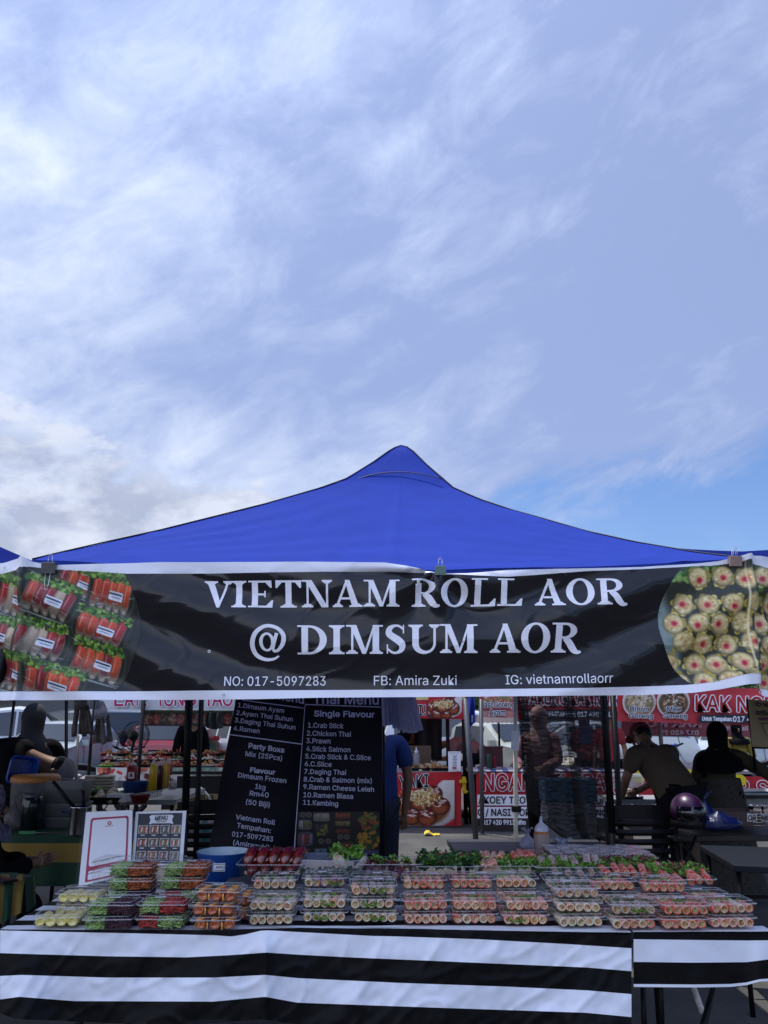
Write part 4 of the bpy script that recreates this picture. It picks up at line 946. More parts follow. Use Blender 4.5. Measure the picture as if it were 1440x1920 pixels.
# menu boards in clear stands
def board(corners, Y, tilt, label):
    (x0, y0), (x1, y1), (x2, y2), (x3, y3) = corners      # TL TR BR BL
    P0 = at((x2+x3)/2, (y2+y3)/2, Y); r = thing('menu_board', label, 'sign', P0)
    def fn(u, v, off):                                     # u,v in 0..1
        px = (x0*(1-u)+x1*u)*(1-v)+(x3*(1-u)+x2*u)*v; py = (y0*(1-u)+y1*u)*(1-v)+(y3*(1-u)+y2*u)*v
        return at(px, py, Y+tilt*(1-v)-off)
    return r, fn
r, q1 = board([(163, 1524), (247, 1520), (243, 1640), (149, 1662)], 3.80, .10, 'white acrylic sign with a red bordered blank panel and small black name line')
def plate(r, fn, mat, u0=-.02, v0=-.01, u1=1.02, v1=1.0, th=.004, nm='paper', back=0):
    c_ = [(u0, v0), (u1, v0), (u1, v1), (u0, v1)]; b = MB(); g_ = lambda o: (lambda s, t: fn(u0+(u1-u0)*s, v0+(v1-v0)*t, o)); b.grid(g_(-back), 14, 14, smooth=False); b.grid(g_(-back-th), 14, 14, smooth=False)
    for e0 in range(4): b.grid(lambda s, t: fn(*[(u0+(u1-u0)*s, v0), (u0+(u1-u0)*s, v1), (u0, v0+(v1-v0)*s), (u1, v0+(v1-v0)*s)][e0], -back-th*t), 14, 1, smooth=False)
    return b.build(nm, mat, r, world=True)
plate(r, q1, PAPER); plate(r, q1, CLEAR, -.09, -.02, 1.06, 1.02, .003, 'acrylic_sleeve', .006)
CR = M('crimson print', (.36, .02, .07), .5)
put_polys([rrp(.10, .075, .94, .80, .05), rrp(.10, .74, .94, .965, .03)], lambda u, v, o: q1(u, v, o), CR, r, .0012, 'red_frame', .08); put_polys([rrp(.145, .105, .90, .755, .045), rrp(.15, .815, .90, .94, .03)], lambda u, v, o: q1(u, v, o), PAPER, r, .0022, 'white_field', .08)
put_polys(arc(.52, .165, .045, .028, .022, .013, 0, 360)+[rrp(.43, .205, .61, .213)], q1, CR, r, .0030, 'logo')
put_text('MUJA ENAK AMIRA BINTI ASMA', .22, .708, .84, .690, .016, q1, INK_BLACK, r, .03, .0032)
put_text('Merchant', .15, .86, .45, .855, .02, q1, INK_BLACK, r, .0, .0032)
r, q2 = board([(257, 1524), (345, 1522), (338, 1620), (250, 1618)], 3.84, .08, 'black menu card headed MENU with twelve small food pictures')
plate(r, q2, PAPER, -.03, -.02, 1.05, 1.03); plate(r, q2, CLEAR, -.06, -.03, 1.09, 1.04, .003, 'acrylic_sleeve', .006)
put_polys([rrp(.03, .02, .97, 1.0)], q2, M('charcoal print', (.02, .022, .035), .45), r, .001, 'black_field', .08); put_polys([rrp(.30, .05, .76, .215)], q2, PAPER, r, .002, 'white_field'); put_polys([[(.27, .07), (.32, .07), (.32, .23), (.27, .23), (.30, .15)], [(.74, .07), (.79, .07), (.76, .15), (.79, .23), (.74, .23)]], q2, PAPER, r, .0016, 'ribbon_end')
put_text('MENU', .39, .155, .66, .155, .085, q2, INK_BLACK, r, .03, .003); put_text('NASI SEDAP', .42, .195, .64, .195, .022, q2, INK_BLACK, r, .02, .003)
for i in range(12):
    u0, v0 = .055+(i % 4)*.235, .25+(i//4)*.255; p = Pic(26, 22, 'b9b6ae'); qq = np.random.default_rng(40+i)
    p.ell(13, 11, 11.5, 9.5, ['5a2d22', '7a3a2a', '40403c', '8a8070'][i % 4] if i else '7a5030', 0, .1, box=True)
    for k in range(5): p.ell(4.5+k*4.2, 11, 1.7, 7, [['c0392f', 'd8cfc0', '6f8f4c'], ['a8604a', 'ded6cc', '8a3030'], ['555', 'c8c4bc', '7f7460'][0:1] and ['56504a', 'c8c4bc', '7f7460']][i % 3][k % 3], 8, .4, box=True)
    p.grain(.05); put_pic(p, q2, u0, v0, u0+.20, v0+.165, 'printed menu picture', r, .0022)
    put_polys([rrp(u0+.055, v0+.19, u0+.145, v0+.205)], q2, PAPER, r, .0025, 'price_line')

b = MB(); a, c_ = onz(450, 1686, ZT), onz(1180, 1688, ZT); b.box(((a.x+c_.x)/2+.05, a.y+.13, ZT+.030), (c_.x-a.x+.25, .22, .052)); tag(b.build('display_riser', M('grey riser board', (.12, .12, .13), .6)), 'low grey riser lifting the back row of open trays', 'riser')
b = MB(); a, c_ = onz(1195, 1700, ZT), onz(1340, 1706, ZT); b.box(((a.x+c_.x)/2, a.y+.12, ZT+.030), (c_.x-a.x, .18, .052)); tag(b.build('display_riser', _M['grey riser board']), 'short grey riser under the last tray of red tipped rolls', 'riser')
# ================================================================== THINGS BEHIND THE TABLE
def P(Y): return lambda px, py, off: at(px, py, Y)+Vector((0, -off, 0))
def quad_sheet(poly, Y, th=.004, fold=None, nu=24, nv=10):
    """cloth or vinyl hanging in the plane y=Y; poly TL TR BR BL in photo pixels; closed with a small thickness"""
    (x0, y0), (x1, y1), (x2, y2), (x3, y3) = poly
    def fn(u, v, off=0):
        px = (x0*(1-u)+x1*u)*(1-v)+(x3*(1-u)+x2*u)*v; py = (y0*(1-u)+y1*u)*(1-v)+(y3*(1-u)+y2*u)*v
        return at(px, py, Y)+Vector((0, (fold(u, v) if fold else 0)-off, 0))
    mb = MB(); mb.grid(lambda u, v: fn(u, v), nu, nv)
    return mb, fn
# ---- two folding menu banners hanging at the back of our tent
BV = M('navy black banner vinyl', (.005, .005, .013), .5, var=.2, scale=6, bump=.03, bscale=60, spec=.12)
LAV = M('lavender white print', 'c9cbea', .6, var=.02)
r = thing('menu_banner', 'hanging black banner with the tilted list from Dimsum Ayam to Amirazuki', 'banner', at(480, 1600, 5.45), group=None)
f1 = lambda u, v: .02*math.sin(u*5+v*2)+.012*math.sin(v*9+u*3)
mb, q1 = quad_sheet([(446, 1286), (573, 1304), (552, 1607), (390, 1588)], 5.45, fold=f1, nu=30, nv=50); mb.build('banner_sheet', BV, r, world=True, fix=False)
def PM(px, py, off): return at(px, py, 5.43)+Vector((0, -off, 0))
TX = [('Dimsum Thai Menu'[0:11], 437, 1293, 571, 1313, 12, 1), ('1.Dimsum Ayam', 447, 1326, 533, 1337, 8.5, 0), ('2.Ayam Thai Suhun', 444, 1340, 549, 1353, 8.5, 0), ('3.Daging Thai Suhun', 441, 1354, 554, 1368, 8.5, 0), ('4.Ramen', 439, 1369, 487, 1375, 8.5, 0),
      ('Party Boxs', 467, 1402, 533, 1411, 9, 1), ('Mix (25Pcs)', 461, 1417, 529, 1426, 9, 0), ('Flavour', 470, 1447, 516, 1452, 8.5, 1), ('Dimsum Frozen', 447, 1457, 537, 1468, 9, 0), ('1kg', 479, 1478, 498, 1480.5, 9, 0), ('Rm40', 469, 1491, 504, 1495, 9, 0), ('(50 Biji)', 462, 1507, 506, 1513, 9, 0),
      ('Vietnam Roll', 443, 1535, 516, 1546, 9, 0), ('Tempahan:', 445, 1551, 508, 1561, 9, 0), ('017-5097283', 436, 1567, 512, 1577, 9, 0), ('(Amirazuki)', 438, 1583, 505, 1593, 9, 0)]
for s_, x0, y0, x1, y1, h, bd in TX[1:]:
    put_text(s_, x0, y0, x1, y1, h, PM, LAV, r, 0, .02, lean=-.12, halo=.55 if bd else .22)
put_text('Menu', 517, 1310.5, 570, 1319.5, 15, PM, LAV, r, 0, .02, halo=.6)
put_polys([[(455, 1312), (570, 1327), (570, 1328.6), (455, 1313.6)], [(431, 1376), (566, 1394), (566, 1396), (431, 1378)]], PM, LAV, r, .02, 'rule')
r = thing('menu_banner', 'hanging black banner headed Single Flavour with a food picture at its foot', 'banner', at(640, 1610, 5.40))
f2 = lambda u, v: .015*math.sin(u*4+1)+.01*math.sin(v*7)
mb, q2_ = quad_sheet([(572, 1286), (716, 1286), (718, 1612), (552, 1608)], 5.40, fold=f2, nu=30, nv=50); mb.build('banner_sheet', BV, r, world=True, fix=False)
mb = MB(); mb.tube([at(551, 1607, 5.38), at(719, 1613, 5.38)], .012, 8); mb.tube([at(719, 1300, 5.4), at(720, 1613, 5.4)], .008, 6); mb.build('frame', BLACK_METAL, r, world=True)
def PM2(px, py, off): return at(px, py, 5.385)+Vector((0, -off, 0))
put_text('Thai Menu', 588, 1319, 710, 1321, 18, PM2, LAV, r, 0, .02, halo=.7)
put_polys([[(573, 1320), (714, 1325), (714, 1326.8), (573, 1321.8)], [(551.5, 1590), (572, 1322), (573, 1322), (553, 1590)]], PM2, LAV, r, .02, 'rule')
put_text('Single Flavour', 590, 1343, 702, 1345, 10.5, PM2, LAV, r, 0, .02, halo=.6)
for s_, x0, y0, x1, y1 in (('1.Crab Stick', 578, 1364, 644, 1365.5), ('2.Chicken Thai', 576, 1379, 658, 1381), ('3.Prawn', 575, 1393, 620, 1394), ('4.Stick Salmon', 575, 1408, 657, 1410), ('5.Crab Stick & C.Slice', 573, 1422, 695, 1425), ('6.C.Slice', 572, 1436, 622, 1437.5), ('7.Daging Thai', 571, 1450.5, 649, 1452.5), ('8.Crab & Salmon (mix)', 570, 1465, 697, 1468), ('9.Ramen Cheese Leleh', 569.5, 1479, 701, 1484), ('10.Ramen Biasa', 569.5, 1494, 662, 1497), ('11.Kambing', 569, 1508, 634, 1511)):
    put_text(s_, x0, y0, x1, y1, 9, PM2, LAV, r, 0, .02, lean=-.03, halo=.22)
p = Pic(150, 80, '08080e'); q = np.random.default_rng(11)
def mini(cx, cy, w, h, base, cols, n, vert=True):
    p.ell(cx, cy, w/2, h/2, base, 0, .05, .9, box=True)
    for k in range(n):
        x = cx-w*.42+w*.84*(k+.5)/n; p.ell(x, cy+q.uniform(-1, 1), w/n*.38, h*.36, cols[q.integers(len(cols))], q.uniform(-8, 8), .35, .95, .4, box=True)
for x, y in ((10, 6), (21, 6), (43, 54), (56, 54), (78, 46), (90, 46)): p.ell(x, y, 5.5, 5, '7f7a74', 0, .2); p.ell(x, y, 4, 3.6, '5c5550', 0, .5)
mini(14, 24, 24, 18, '8c8f9a', ['4f9a3c', 'c9cbd0', 'a83228', 'd8d0c0'], 6); mini(15, 50, 28, 26, '5c5f78', ['a8301c', 'c24a24', '8d90b0'], 5); mini(13, 71, 26, 10, '3a2430', ['5c2c3c', '4a2030'], 7)
mini(44, 10, 30, 16, '9a9890', ['c4beb2', 'a8a298'], 7); mini(82, 8, 30, 14, '3a2c26', ['b0402c', 'c45a38'], 9); mini(82, 22, 30, 12, '3a3424', ['b8a060', 'a08c50'], 9); mini(82, 36, 28, 10, '2c2418', ['902c20', 'a84028'], 8)
mini(44, 32, 26, 24, '26242a', ['3a2c34', '50404a', '7c8a3c'], 6); mini(42, 72, 26, 12, '3c4450', ['6f9ab0', '4f7a94', '88a0a8'], 8); mini(88, 66, 34, 24, '2c3424', ['b03028', 'a82820', '3f6a2c'], 7)
p.speck(128, 18, 18, 16, ['a8502c', '7a8a2c', 'b8642c', '4f6a20'], 60, 4, q); p.speck(128, 52, 20, 18, ['c48a24', '44601c', 'd89c30', '2c4418'], 90, 4.5, q); p.speck(44, 38, 10, 8, ['8a9a30'], 12, 2.5, q); p.ell(128, 74, 20, 4, '50507c', 0, .2, 1, box=True); p.grain(.04)
p.a *= .8
put_pic(p, PM2, 558, 1521, 712, 1602, 'printed food collage', r, .02)

# ---- hanging white carrier bags, brown bundles
def bundle(px, Y, ytop, ybot, wpx, n, mat, label, grp, flare=1.5, bagtop=True, seed=1, matb=None):
    q = random.Random(seed); r = thing('hanging_bundle', label, 'bundle', at(px, ytop, Y), group=grp)
    for k in range(n):
        u_ = (k+.5)/n*2-1; lay = q.uniform(-.03, .05); x0 = px+u_*wpx*.36/flare*1.1; x1 = px+u_*wpx*.5; yb_ = ybot-q.uniform(0, 10)-6*abs(u_)
        a, b_ = at(x0, ytop+18, Y)+Vector((0, lay, 0)), at(x1, yb_, Y)+Vector((0, lay, 0)); w0 = wpx/n*.62/F*Y
        mb = MB(); rings = []
        for i in range(7):
            t = i/6; c_ = a.lerp(b_, t); rr = w0*(.75+.45*t) if i < 6 else w0*1.0
            rings.append([(c_.x+rr*math.cos(g*math.pi/4+.3), c_.y+rr*.6*math.sin(g*math.pi/4+.3), c_.z+.004*math.sin(g*2+i)) for g in range(8)])
        mb.rings(rings, capa=True, capb=True); mb.build('packet', mat, r, world=True)
    mb = MB(); c_ = at(px, ytop+6, Y)
    mb.lathe([(.012, .05), (.03, .02), (.045, -.01), (.05, -.05), (.04, -.075)], c_, 12); mb.tube([at(px, ytop-20, Y), at(px, ytop+2, Y)], .004, 5); mb.build('bag_knot', matb or FROST, r, world=True)
    return r
BRN = M('grey brown cracker packets', (.06, .052, .047), .5, col2=[(.10, .085, .075), (.035, .03, .03)], scale=18)
BRN2 = M('lighter wrapped packets', (.13, .12, .115), .45, col2=[(.2, .185, .18), (.06, .05, .05)], scale=25)
bundle(152, 5.9, 1305, 1385, 44, 6, BRN, 'wide bundle of dark brown packets hanging behind the headscarved woman', 'bundles of brown packets', seed=2, matb=M('smoky plastic bag', (.12, .11, .1), .4, clear=.3))
bundle(190, 6.0, 1322, 1402, 34, 5, BRN2, 'narrow bundle of pale brown packets tied in a clear bag', 'bundles of brown packets', seed=5, matb=M('crumpled clear bag', (.6, .6, .65), .2, clear=.4, bump=.5, bscale=60))
r = thing('hanging_bags', 'white carrier bags hanging in layers beside the Single Flavour banner', 'plastic bags', at(748, 1300, 5.3))
WB = M('white carrier bag film', 'a9abcc', .4, var=.08, scale=20, trans=.35)
for k in range(7):
    x0 = 716+k*7; x1 = 714+k*9.5; yb_ = [1362, 1358, 1366, 1370, 1374, 1375, 1372][k]
    mb = MB(); mb.grid(lambda s, t: at((x0-2)*(1-t)+x1*t+s*20+t*3, 1296+(yb_-1296)*t-s*3, 5.32-.012*k)+Vector((0, -.016*math.sin(s*6+k)*(.3+t)-.01*math.sin(t*7), 0)), 8, 12)
    mb.build('carrier_bag', WB, r, world=True)

# ---- net curtain
NET = M('black shade net', (.012, .012, .013), .8, clear=.01)
def net_mat():
    m = bpy.data.materials.new('black shade net weave'); m.use_nodes = True; t = m.node_tree; t.nodes.clear(); A = t.nodes.new; K = t.links.new
    d = A('ShaderNodeBsdfDiffuse'); d.inputs[0].default_value = (.035, .035, .036, 1); tp = A('ShaderNodeBsdfTransparent'); mx = A('ShaderNodeMixShader'); o = A('ShaderNodeOutputMaterial')
    co = A('ShaderNodeTexCoord'); mp = A('ShaderNodeMapping'); mp.inputs['Scale'].default_value = (9, 0, 42); K(co.outputs['Object'], mp.inputs[0])
    n_ = A('ShaderNodeTexNoise'); n_.inputs['Scale'].default_value = 1.6; n_.inputs['Detail'].default_value = 3; K(mp.outputs[0], n_.inputs[0])
    r_ = A('ShaderNodeMapRange'); K(n_.outputs['Fac'], r_.inputs[0]); r_.inputs[1].default_value = .40; r_.inputs[2].default_value = .62; r_.inputs[3].default_value = .42; r_.inputs[4].default_value = .07
    K(r_.outputs[0], mx.inputs[0]); K(d.outputs[0], mx.inputs[1]); K(tp.outputs[0], mx.inputs[2]); K(mx.outputs[0], o.inputs[0]); return m
NETM = net_mat()
r = thing('net_curtain', 'sheer black shade net hanging in folds beside the cream pole', 'net curtain', at(1050, 1590, 5.9))
mb = MB()
def netf(s, t):
    xl_ = S1(t, 0, 966, .3, 974, .6, 982, .85, 992, 1, 1046); xr_ = 1140; px = xl_+(xr_-xl_)*s; yb_ = 1560+38*min(1, s*2.4)+3*math.sin(s*20)
    return at(px, 1296+(yb_-1296)*t, 5.95)+Vector((0, .06*math.sin(s*24+t*2.5*s+mn.noise(Vector((s*4, t*2, 0)))*3)*(.4+.6*t), 0))
mb.grid(netf, 120, 60); mb.build('net', NETM, r, world=True, fix=False)
for k, s_ in enumerate((.01, .50)):
    mb = MB(); mb.grid(lambda s, t: netf(min(1, s_+.10*s+.12*t*k), t)+Vector((0, -.03, 0)), 10, 50); mb.build('net_fold', NETM, r, world=True, fix=False)

# ---- poles
def pole(px0, y0, px1, y1, Y, rad, mat, label, n=4, extra=None):
    a, b_ = at(px0, y0, Y), at(px1, y1, Y); d = (b_-a); a = a-d*.1
    if b_.z < .5: b_.z = 0.0
    else:
        k = (a.z)/(a.z-b_.z); b_ = a+(b_-a)*k
    r = thing('tent_pole', label, 'pole', (b_.x, b_.y, 0))
    MB().tube([a, b_+Vector((0, 0, .012))], rad, n).build('tube', mat, r, world=True); bb = MB(); bb.box((b_.x, b_.y, .006), (rad*4, rad*4, .012)); bb.build('foot', mat, r, world=True)
    return r
pole(378, 1310, 369, 1610, 6.3, .020, BLACK_METAL, 'slim black pole just right of the thick black tent leg')
pole(1149, 1305, 1166, 1592, 6.1, .022, BLACK_METAL, 'black pole between the net curtain and the cook in brown')
r = pole(966, 1305, 967.5, 1574, 5.55, .014, CREAM_METAL, 'cream pole holding a white notice and a black bracket', 8)
b = MB(); b.box(at(968, 1517, 5.53), (.06, .03, .035)); b.build('bracket', BLACK_PLASTIC, r, world=True)
mb, _ = quad_sheet([(959, 1369), (974, 1371), (973, 1407), (958, 1405)], 5.50); tag(mb.build('notice', PAPER), 'blank white sheet taped to the cream pole', 'paper')
pole(124.5, 1320, 124, 1406, 7.6, .016, BLACK_METAL, 'black pole between the headscarved woman and the hanging bundles')
pole(146, 1386, 143, 1455, 7.2, .012, GREY_METAL, 'grey stand under the wide brown bundle', 8)
pole(170, 1400, 166, 1460, 7.2, .014, BLACK_METAL, 'dark stand under the narrow brown bundle', 8)
pole(26, 1318, 12, 1440, 7.5, .014, GREY_METAL, 'slanting grey tent leg beside the dark leg at the frame edge', 4)

# ---- grey folding table and what is on it
def slab_table(c4, z, label, mat, th=.03, legs=True, name='folding_table', leg_mat=None):
    pts = [onz(px, py, z) for px, py in c4]; r = thing(name, label, 'table', (sum(p_.x for p_ in pts)/4, sum(p_.y for p_ in pts)/4, 0))
    b = MB(); n = 4; b.add([p_ for p_ in pts]+[p_-Vector((0, 0, th)) for p_ in pts], [(0, 1, 2, 3), (7, 6, 5, 4)]+[(i, i+4, (i+1) % 4+4, (i+1) % 4) for i in range(4)]); o = b.build('tabletop', mat, r, world=True)
    bv = o.modifiers.new('edge', 'BEVEL'); bv.width = .006; bv.segments = 2
    c_ = Vector((r.location.x, r.location.y, z))
    if legs:
        for p_ in pts: a = p_.lerp(c_, .15); a.z = z-th; MB().tube([a, (a.x, a.y, 0)], .014, 8).build('leg', leg_mat or BLACK_METAL, r, world=True)
    return r
GT = M('worn dark grey table top', (.028, .032, .040), .5, var=.25, scale=8)
slab_table([(838, 1573), (1120, 1574), (1150, 1597), (854, 1597)], .74, 'dark grey folding table standing empty behind the lettuce trays', GT, .035)
r = thing('sauce_bottle', 'tall squeeze bottle of orange brown sauce behind the salmon rolls', 'bottle', at(1017, 1603, 4.25))
s_ = 4.25/F*1.02
b = MB(); b.lathe([(0, 0), (13*s_, 0), (13.6*s_, 3*s_), (13.2*s_, 34*s_), (11*s_, 38*s_)], n=20); b.build('sauce', M('orange brown sauce', 'a5622c', .35, var=.15), r)
b = MB(); b.lathe([(11*s_, 38*s_), (13.6*s_, 33*s_), (13.8*s_, 2*s_)], n=20); b.build('bottle_body', FROST, r)
b = MB(); b.lathe([(11.5*s_, 38*s_), (12*s_, 42*s_), (9*s_, 47*s_), (3*s_, 52*s_), (1.5*s_, 62*s_), (0, 62*s_)], n=20); b.build('nozzle_cap', M('white soft plastic', 'b9bccb', .4), r)
b = MB(); P_ = at(1017, 1603, 4.25); b.box((P_.x, P_.y, P_.z/2+ZT/2-.004), (.09, .09, P_.z-ZT-.01)); 
if P_.z > ZT+.02: tag(b.build('steel_stand', STEEL), 'small steel block under the orange sauce bottle', 'stand')
def bag(px, py, Y, w, h, mat, label, seed=1, name='plastic_bag', knots=2, d=None):
    q = random.Random(seed); P0 = at(px, py, Y); r = thing(name, label, 'plastic bag', P0); mb = MB()
    d = d or w*.7
    rings = []
    for i in range(9):
        t = i/8; rr = [0.6, .95, 1.0, .98, .9, .75, .5, .22, .12][i]
        rings.append([(w/2*rr*math.cos(g*math.pi/9)*(1+.22*mn.noise(Vector((g*1.1, i*.9, seed)))), d/2*rr*math.sin(g*math.pi/9)*(1+.15*mn.noise(Vector((g*.9, i*.8, seed+9)))), h*(t if i < 8 else 1.02)*(.9+.15*mn.noise(Vector((g*.8, i, seed+3))))) for g in range(18)])
    mb.rings(rings, capa=True); mb.build('bag_body', mat, r)
    mb = MB()
    for k in range(knots):
        a = (-1)**k*.5; mb.grid(lambda s, t: Vector((a*w*.5*t+(s-.5)*w*.22*(.3+t), .01*math.sin(s*9), h*.95+h*.25*t+.01*math.sin(s*7+t*3))), 6, 4)
    mb.build('bag_handle', mat, r); return r
WF = M('white plastic film', 'a9a9bd', .35, var=.08, scale=25, trans=.3, bump=.4, bscale=40)
bag(990, 1592, 4.5, .085, .085, WF, 'small tied white bag left of the sauce bottle', 3)
bag(1055, 1597, 4.3, .14, .05, WF, 'crumpled white bag behind the narrow cup tray', 5)
b = MB(); b.box((0, 0, .05), (.5, .3, .006)); 
slab_table([(985, 1590), (1112, 1588), (1240, 1632), (995, 1625)], ZT+.0, 'small white board table under the sauce trays and bags', M('white board', (.5, .5, .52), .5), .01)

# ---- yellow paper scrap on the ground
r = onz(810, 1566, 0.); b = MB(); q = random.Random(4)
b.grid(lambda s, t: Vector((r.x-.10+.20*s, r.y-.09+.18*t, .006+.035*abs(mn.noise(Vector((s*4.5, t*4, 3)))) + .035*math.exp(-((s-.25)/.2)**2))), 14, 10, smooth=False); tag(b.build('wrapper', M('yellow paper', 'd3b92c', .6, var=.1)), 'crumpled yellow wrapper lying alone on the asphalt', 'litter')

# ================================================================== STALLS ACROSS THE AISLE
def panel(name, label, cat_, poly, Y, mat, fold=None, th=0, group=None):
    mb, fn = quad_sheet(poly, Y, fold=fold); c_ = fn(.5, 1); r = thing(name, label, cat_, c_, group=group); mb.build('vinyl_sheet', mat, r, world=True, fix=False); return r, fn
def outline_text(s, x0, y0, x1, y1, h, fn, r, fill, line, bd=.05, lw=.11, off=.004, sp=1.0):
    put_text(s, x0, y0, x1, y1, h, fn, line, r, 0, off, spacing=sp, halo=h*lw*1.15); put_text(s, x0, y0, x1, y1, h, fn, fill, r, 0, off+.004, spacing=sp, halo=h*.02)
# stall posts and counters: real tables behind each sheet
def counter(x0, x1, ytop, Y, depth, label, mat=None, ztop=None):
    z = at(x0, ytop, Y).z; a, b_ = at(x0, ytop, Y).x, at(x1, ytop, Y).x; r = thing('stall_table', label, 'table', ((a+b_)/2, Y+depth/2, 0))
    b = MB(); b.box(((a+b_)/2, Y+depth/2+.02, z-.02), (b_-a, depth, .04)); b.build('tabletop', mat or M('stall table top', (.25, .25, .26), .5), r, world=True)
    for X in (a+.05, b_-.05):
        for y_ in (Y+.08, Y+depth-.05): MB().tube([(X, y_, z-.03), (X, y_, 0)], .016, 6).build('leg', BLACK_METAL, r, world=True)
    return r, z
def vline(px, y0, y1, Y, rad, mat, label):
    a = at(px, y0, Y); b_ = Vector((a.x, Y, 0)); r = thing('tent_pole', label, 'pole', b_); MB().tube([a, b_+Vector((0, 0, .01))], rad, 6).build('tube', mat, r, world=True); MB().box((b_.x, b_.y, .005), (.1, .1, .01)).build('foot', mat, r, world=True); return r
# the snack ball stall
YT = 12.0
counter(740, 868, 1447, YT, .8, 'table behind the red snack ball sheet')
r, fn = panel('printed_sheet', 'red printed sheet showing glazed snack balls under the letters YAKI', 'banner', [(735, 1449), (865, 1447), (865, 1549), (735, 1547)], YT-.06, PRINT_RED, fold=lambda u, v: .02*math.sin(u*9)*v)
PT = lambda px, py, off: at(px, py, YT-.075)+Vector((0, -off, 0))
def snack(w, h, full=True):
    p = Pic(w, h, 'b5202a'); q = np.random.default_rng(5)
    p.ell(w*.52, h*.62, w*.56, h*.44, 'd6d0ce', -14, .05, 1, .25, box=True, pw=2.2); p.ell(w*.90, h*.16, w*.16, h*.20, 'd6d0ce', -40, .1, 1, .1, box=True); p.ell(w*.46, h*.66, w*.44, h*.34, '7a4424', -10, .2)
    p.ell(w*.06, h*.95, w*.14, h*.10, '2c2a38', 20, .1, 1, .2, box=True)
    for x, y, s in ((.12, .50, .15), (.26, .78, .18), (.52, .80, .18), (.74, .56, .18), (.40, .46, .19), (.62, .30, .17)):
        p.ell(w*x, h*y, w*s, w*s, '4a140e', 0, .10, 1, .5); p.ell(w*x, h*(y+.05), w*s*.72, w*s*.6, '9c4a26', 0, .6, .9); p.ell(w*(x-.03), h*(y-.07), w*s*.72, w*s*.42, '70180f', -15, .35); p.ell(w*(x-.05), h*(y-.10), w*s*.2, w*s*.10, 'd88a70', 0, .8, .7)
        for _ in range(14): p.ell(w*(x+q.uniform(-.1, .1)), h*(y-.07+q.uniform(-.08, .08)), w*.035, w*.008, ['f4f0ea', 'e8dccb'][q.integers(2)], q.uniform(-40, 40), .5, .9)
    for _ in range(330): p.ell(w*(.42+q.normal(0, .13)), h*(.36+q.normal(0, .085)), w*.03, w*.010, ['ecd9a0', 'cda765', 'b58c50', 'f4e8c4', '8c5c34'][q.integers(5)], q.uniform(0, 180), .5)
    p.grain(.03); return p
put_pic(snack(80, 72), PT, 743, 1463, 852, 1548, 'printed snack picture', r, .004)
outline_text('YAKI', 748, 1478, 803, 1475, 24, PT, r, INK_BLACK, INK_WHITE, .01, .05, .02)
r, fn = panel('stall_banner', 'short red banner with KI and a snack ball picture over the snack stall', 'banner', [(720, 1300), (874, 1300), (876, 1349), (720, 1345)], YT-.1, PRINT_RED, fold=lambda u, v: .015*math.sin(u*12))
PT2 = lambda px, py, off: at(px, py, YT-.125)+Vector((0, -off, 0))
put_pic(snack(60, 34), PT2, 803, 1306, 866, 1345, 'printed snack picture', r, .004); outline_text('YAKI!', 738, 1340, 798, 1341, 19, PT2, r, INK_BLACK, INK_WHITE, .01, .05, .01)
b = MB(); a, b_ = at(778, 1308, YT-.1), at(872, 1310, YT-.1); b.box(((a+b_)/2), (b_.x-a.x, .03, .05)); tag(b.build('canopy_edge', M('pale yellow fabric', (.6, .5, .2), .6)), 'pale yellow canopy edge above the KI banner', 'tent edge')
vline(838, 1300, 1500, YT+.9, .03, BLACK_METAL, 'black pole behind the small paper menu of the snack stall'); vline(868, 1300, 1500, YT+.4, .03, BLACK_METAL, 'black pole beside the yellow clamp')
pole(874, 1330, 891, 1535, 10.8, .035, GREY_METAL, 'leaning grey pole between the snack stall and the fried rice stall', 4)
pole(902, 1330, 903.5, 1528, 11.3, .028, GREY_METAL, 'upright grey pole in front of the fried rice sheet', 4)
# goods on the snack stall
b = MB(); c_ = at(776, 1416, YT+.55); b.box(c_, (.5, .3, .27)); tag(b.build('cardboard_box', M('brown cardboard', (.10, .07, .045), .8, var=.1)), 'open brown cardboard box behind the two squeeze bottles', 'box')
for px, lb in ((768, 'left of the pair of clear squeeze bottles on the snack stall'), (781, 'shorter of two clear squeeze bottles, nearer the cakes tray')):
    r = thing('squeeze_bottle', lb, 'bottle', at(px, 1434, YT+.2), group='squeeze bottles on the snack stall'); b = MB(); b.lathe([(0, 0), (.045, 0), (.048, .01), (.046, .15), (.03, .17)], n=14); b.build('bottle_body', FROST, r); b = MB(); b.lathe([(.032, .17), (.033, .19), (.012, .21), (.006, .25), (0, .25)], n=12); b.build('nozzle_cap', _M['white soft plastic'], r)
def heap(r, w, d, h, n, s, mats, seed, cx=0, cy=0, z=0, nm='food_heap'):
    q = random.Random(seed); mb = MB()
    for _ in range(n):
        x, y = q.uniform(-1, 1), q.uniform(-1, 1); zz_ = h*(1-max(abs(x), abs(y))**2)*q.uniform(.5, 1); sc = s*q.uniform(.7, 1.3)
        mb.ell((cx+x*w/2*.9, cy+y*d/2*.9, z+zz_), (sc, sc*q.uniform(.6, 1), sc*q.uniform(.5, .9)), 6, 4, mi=q.randrange(len(mats)), rot=Matrix.Rotation(q.uniform(0, 3), 3, 'Z'))
    o = mb.build(nm, mats, r, fix=False); o['kind'] = 'stuff'; return o
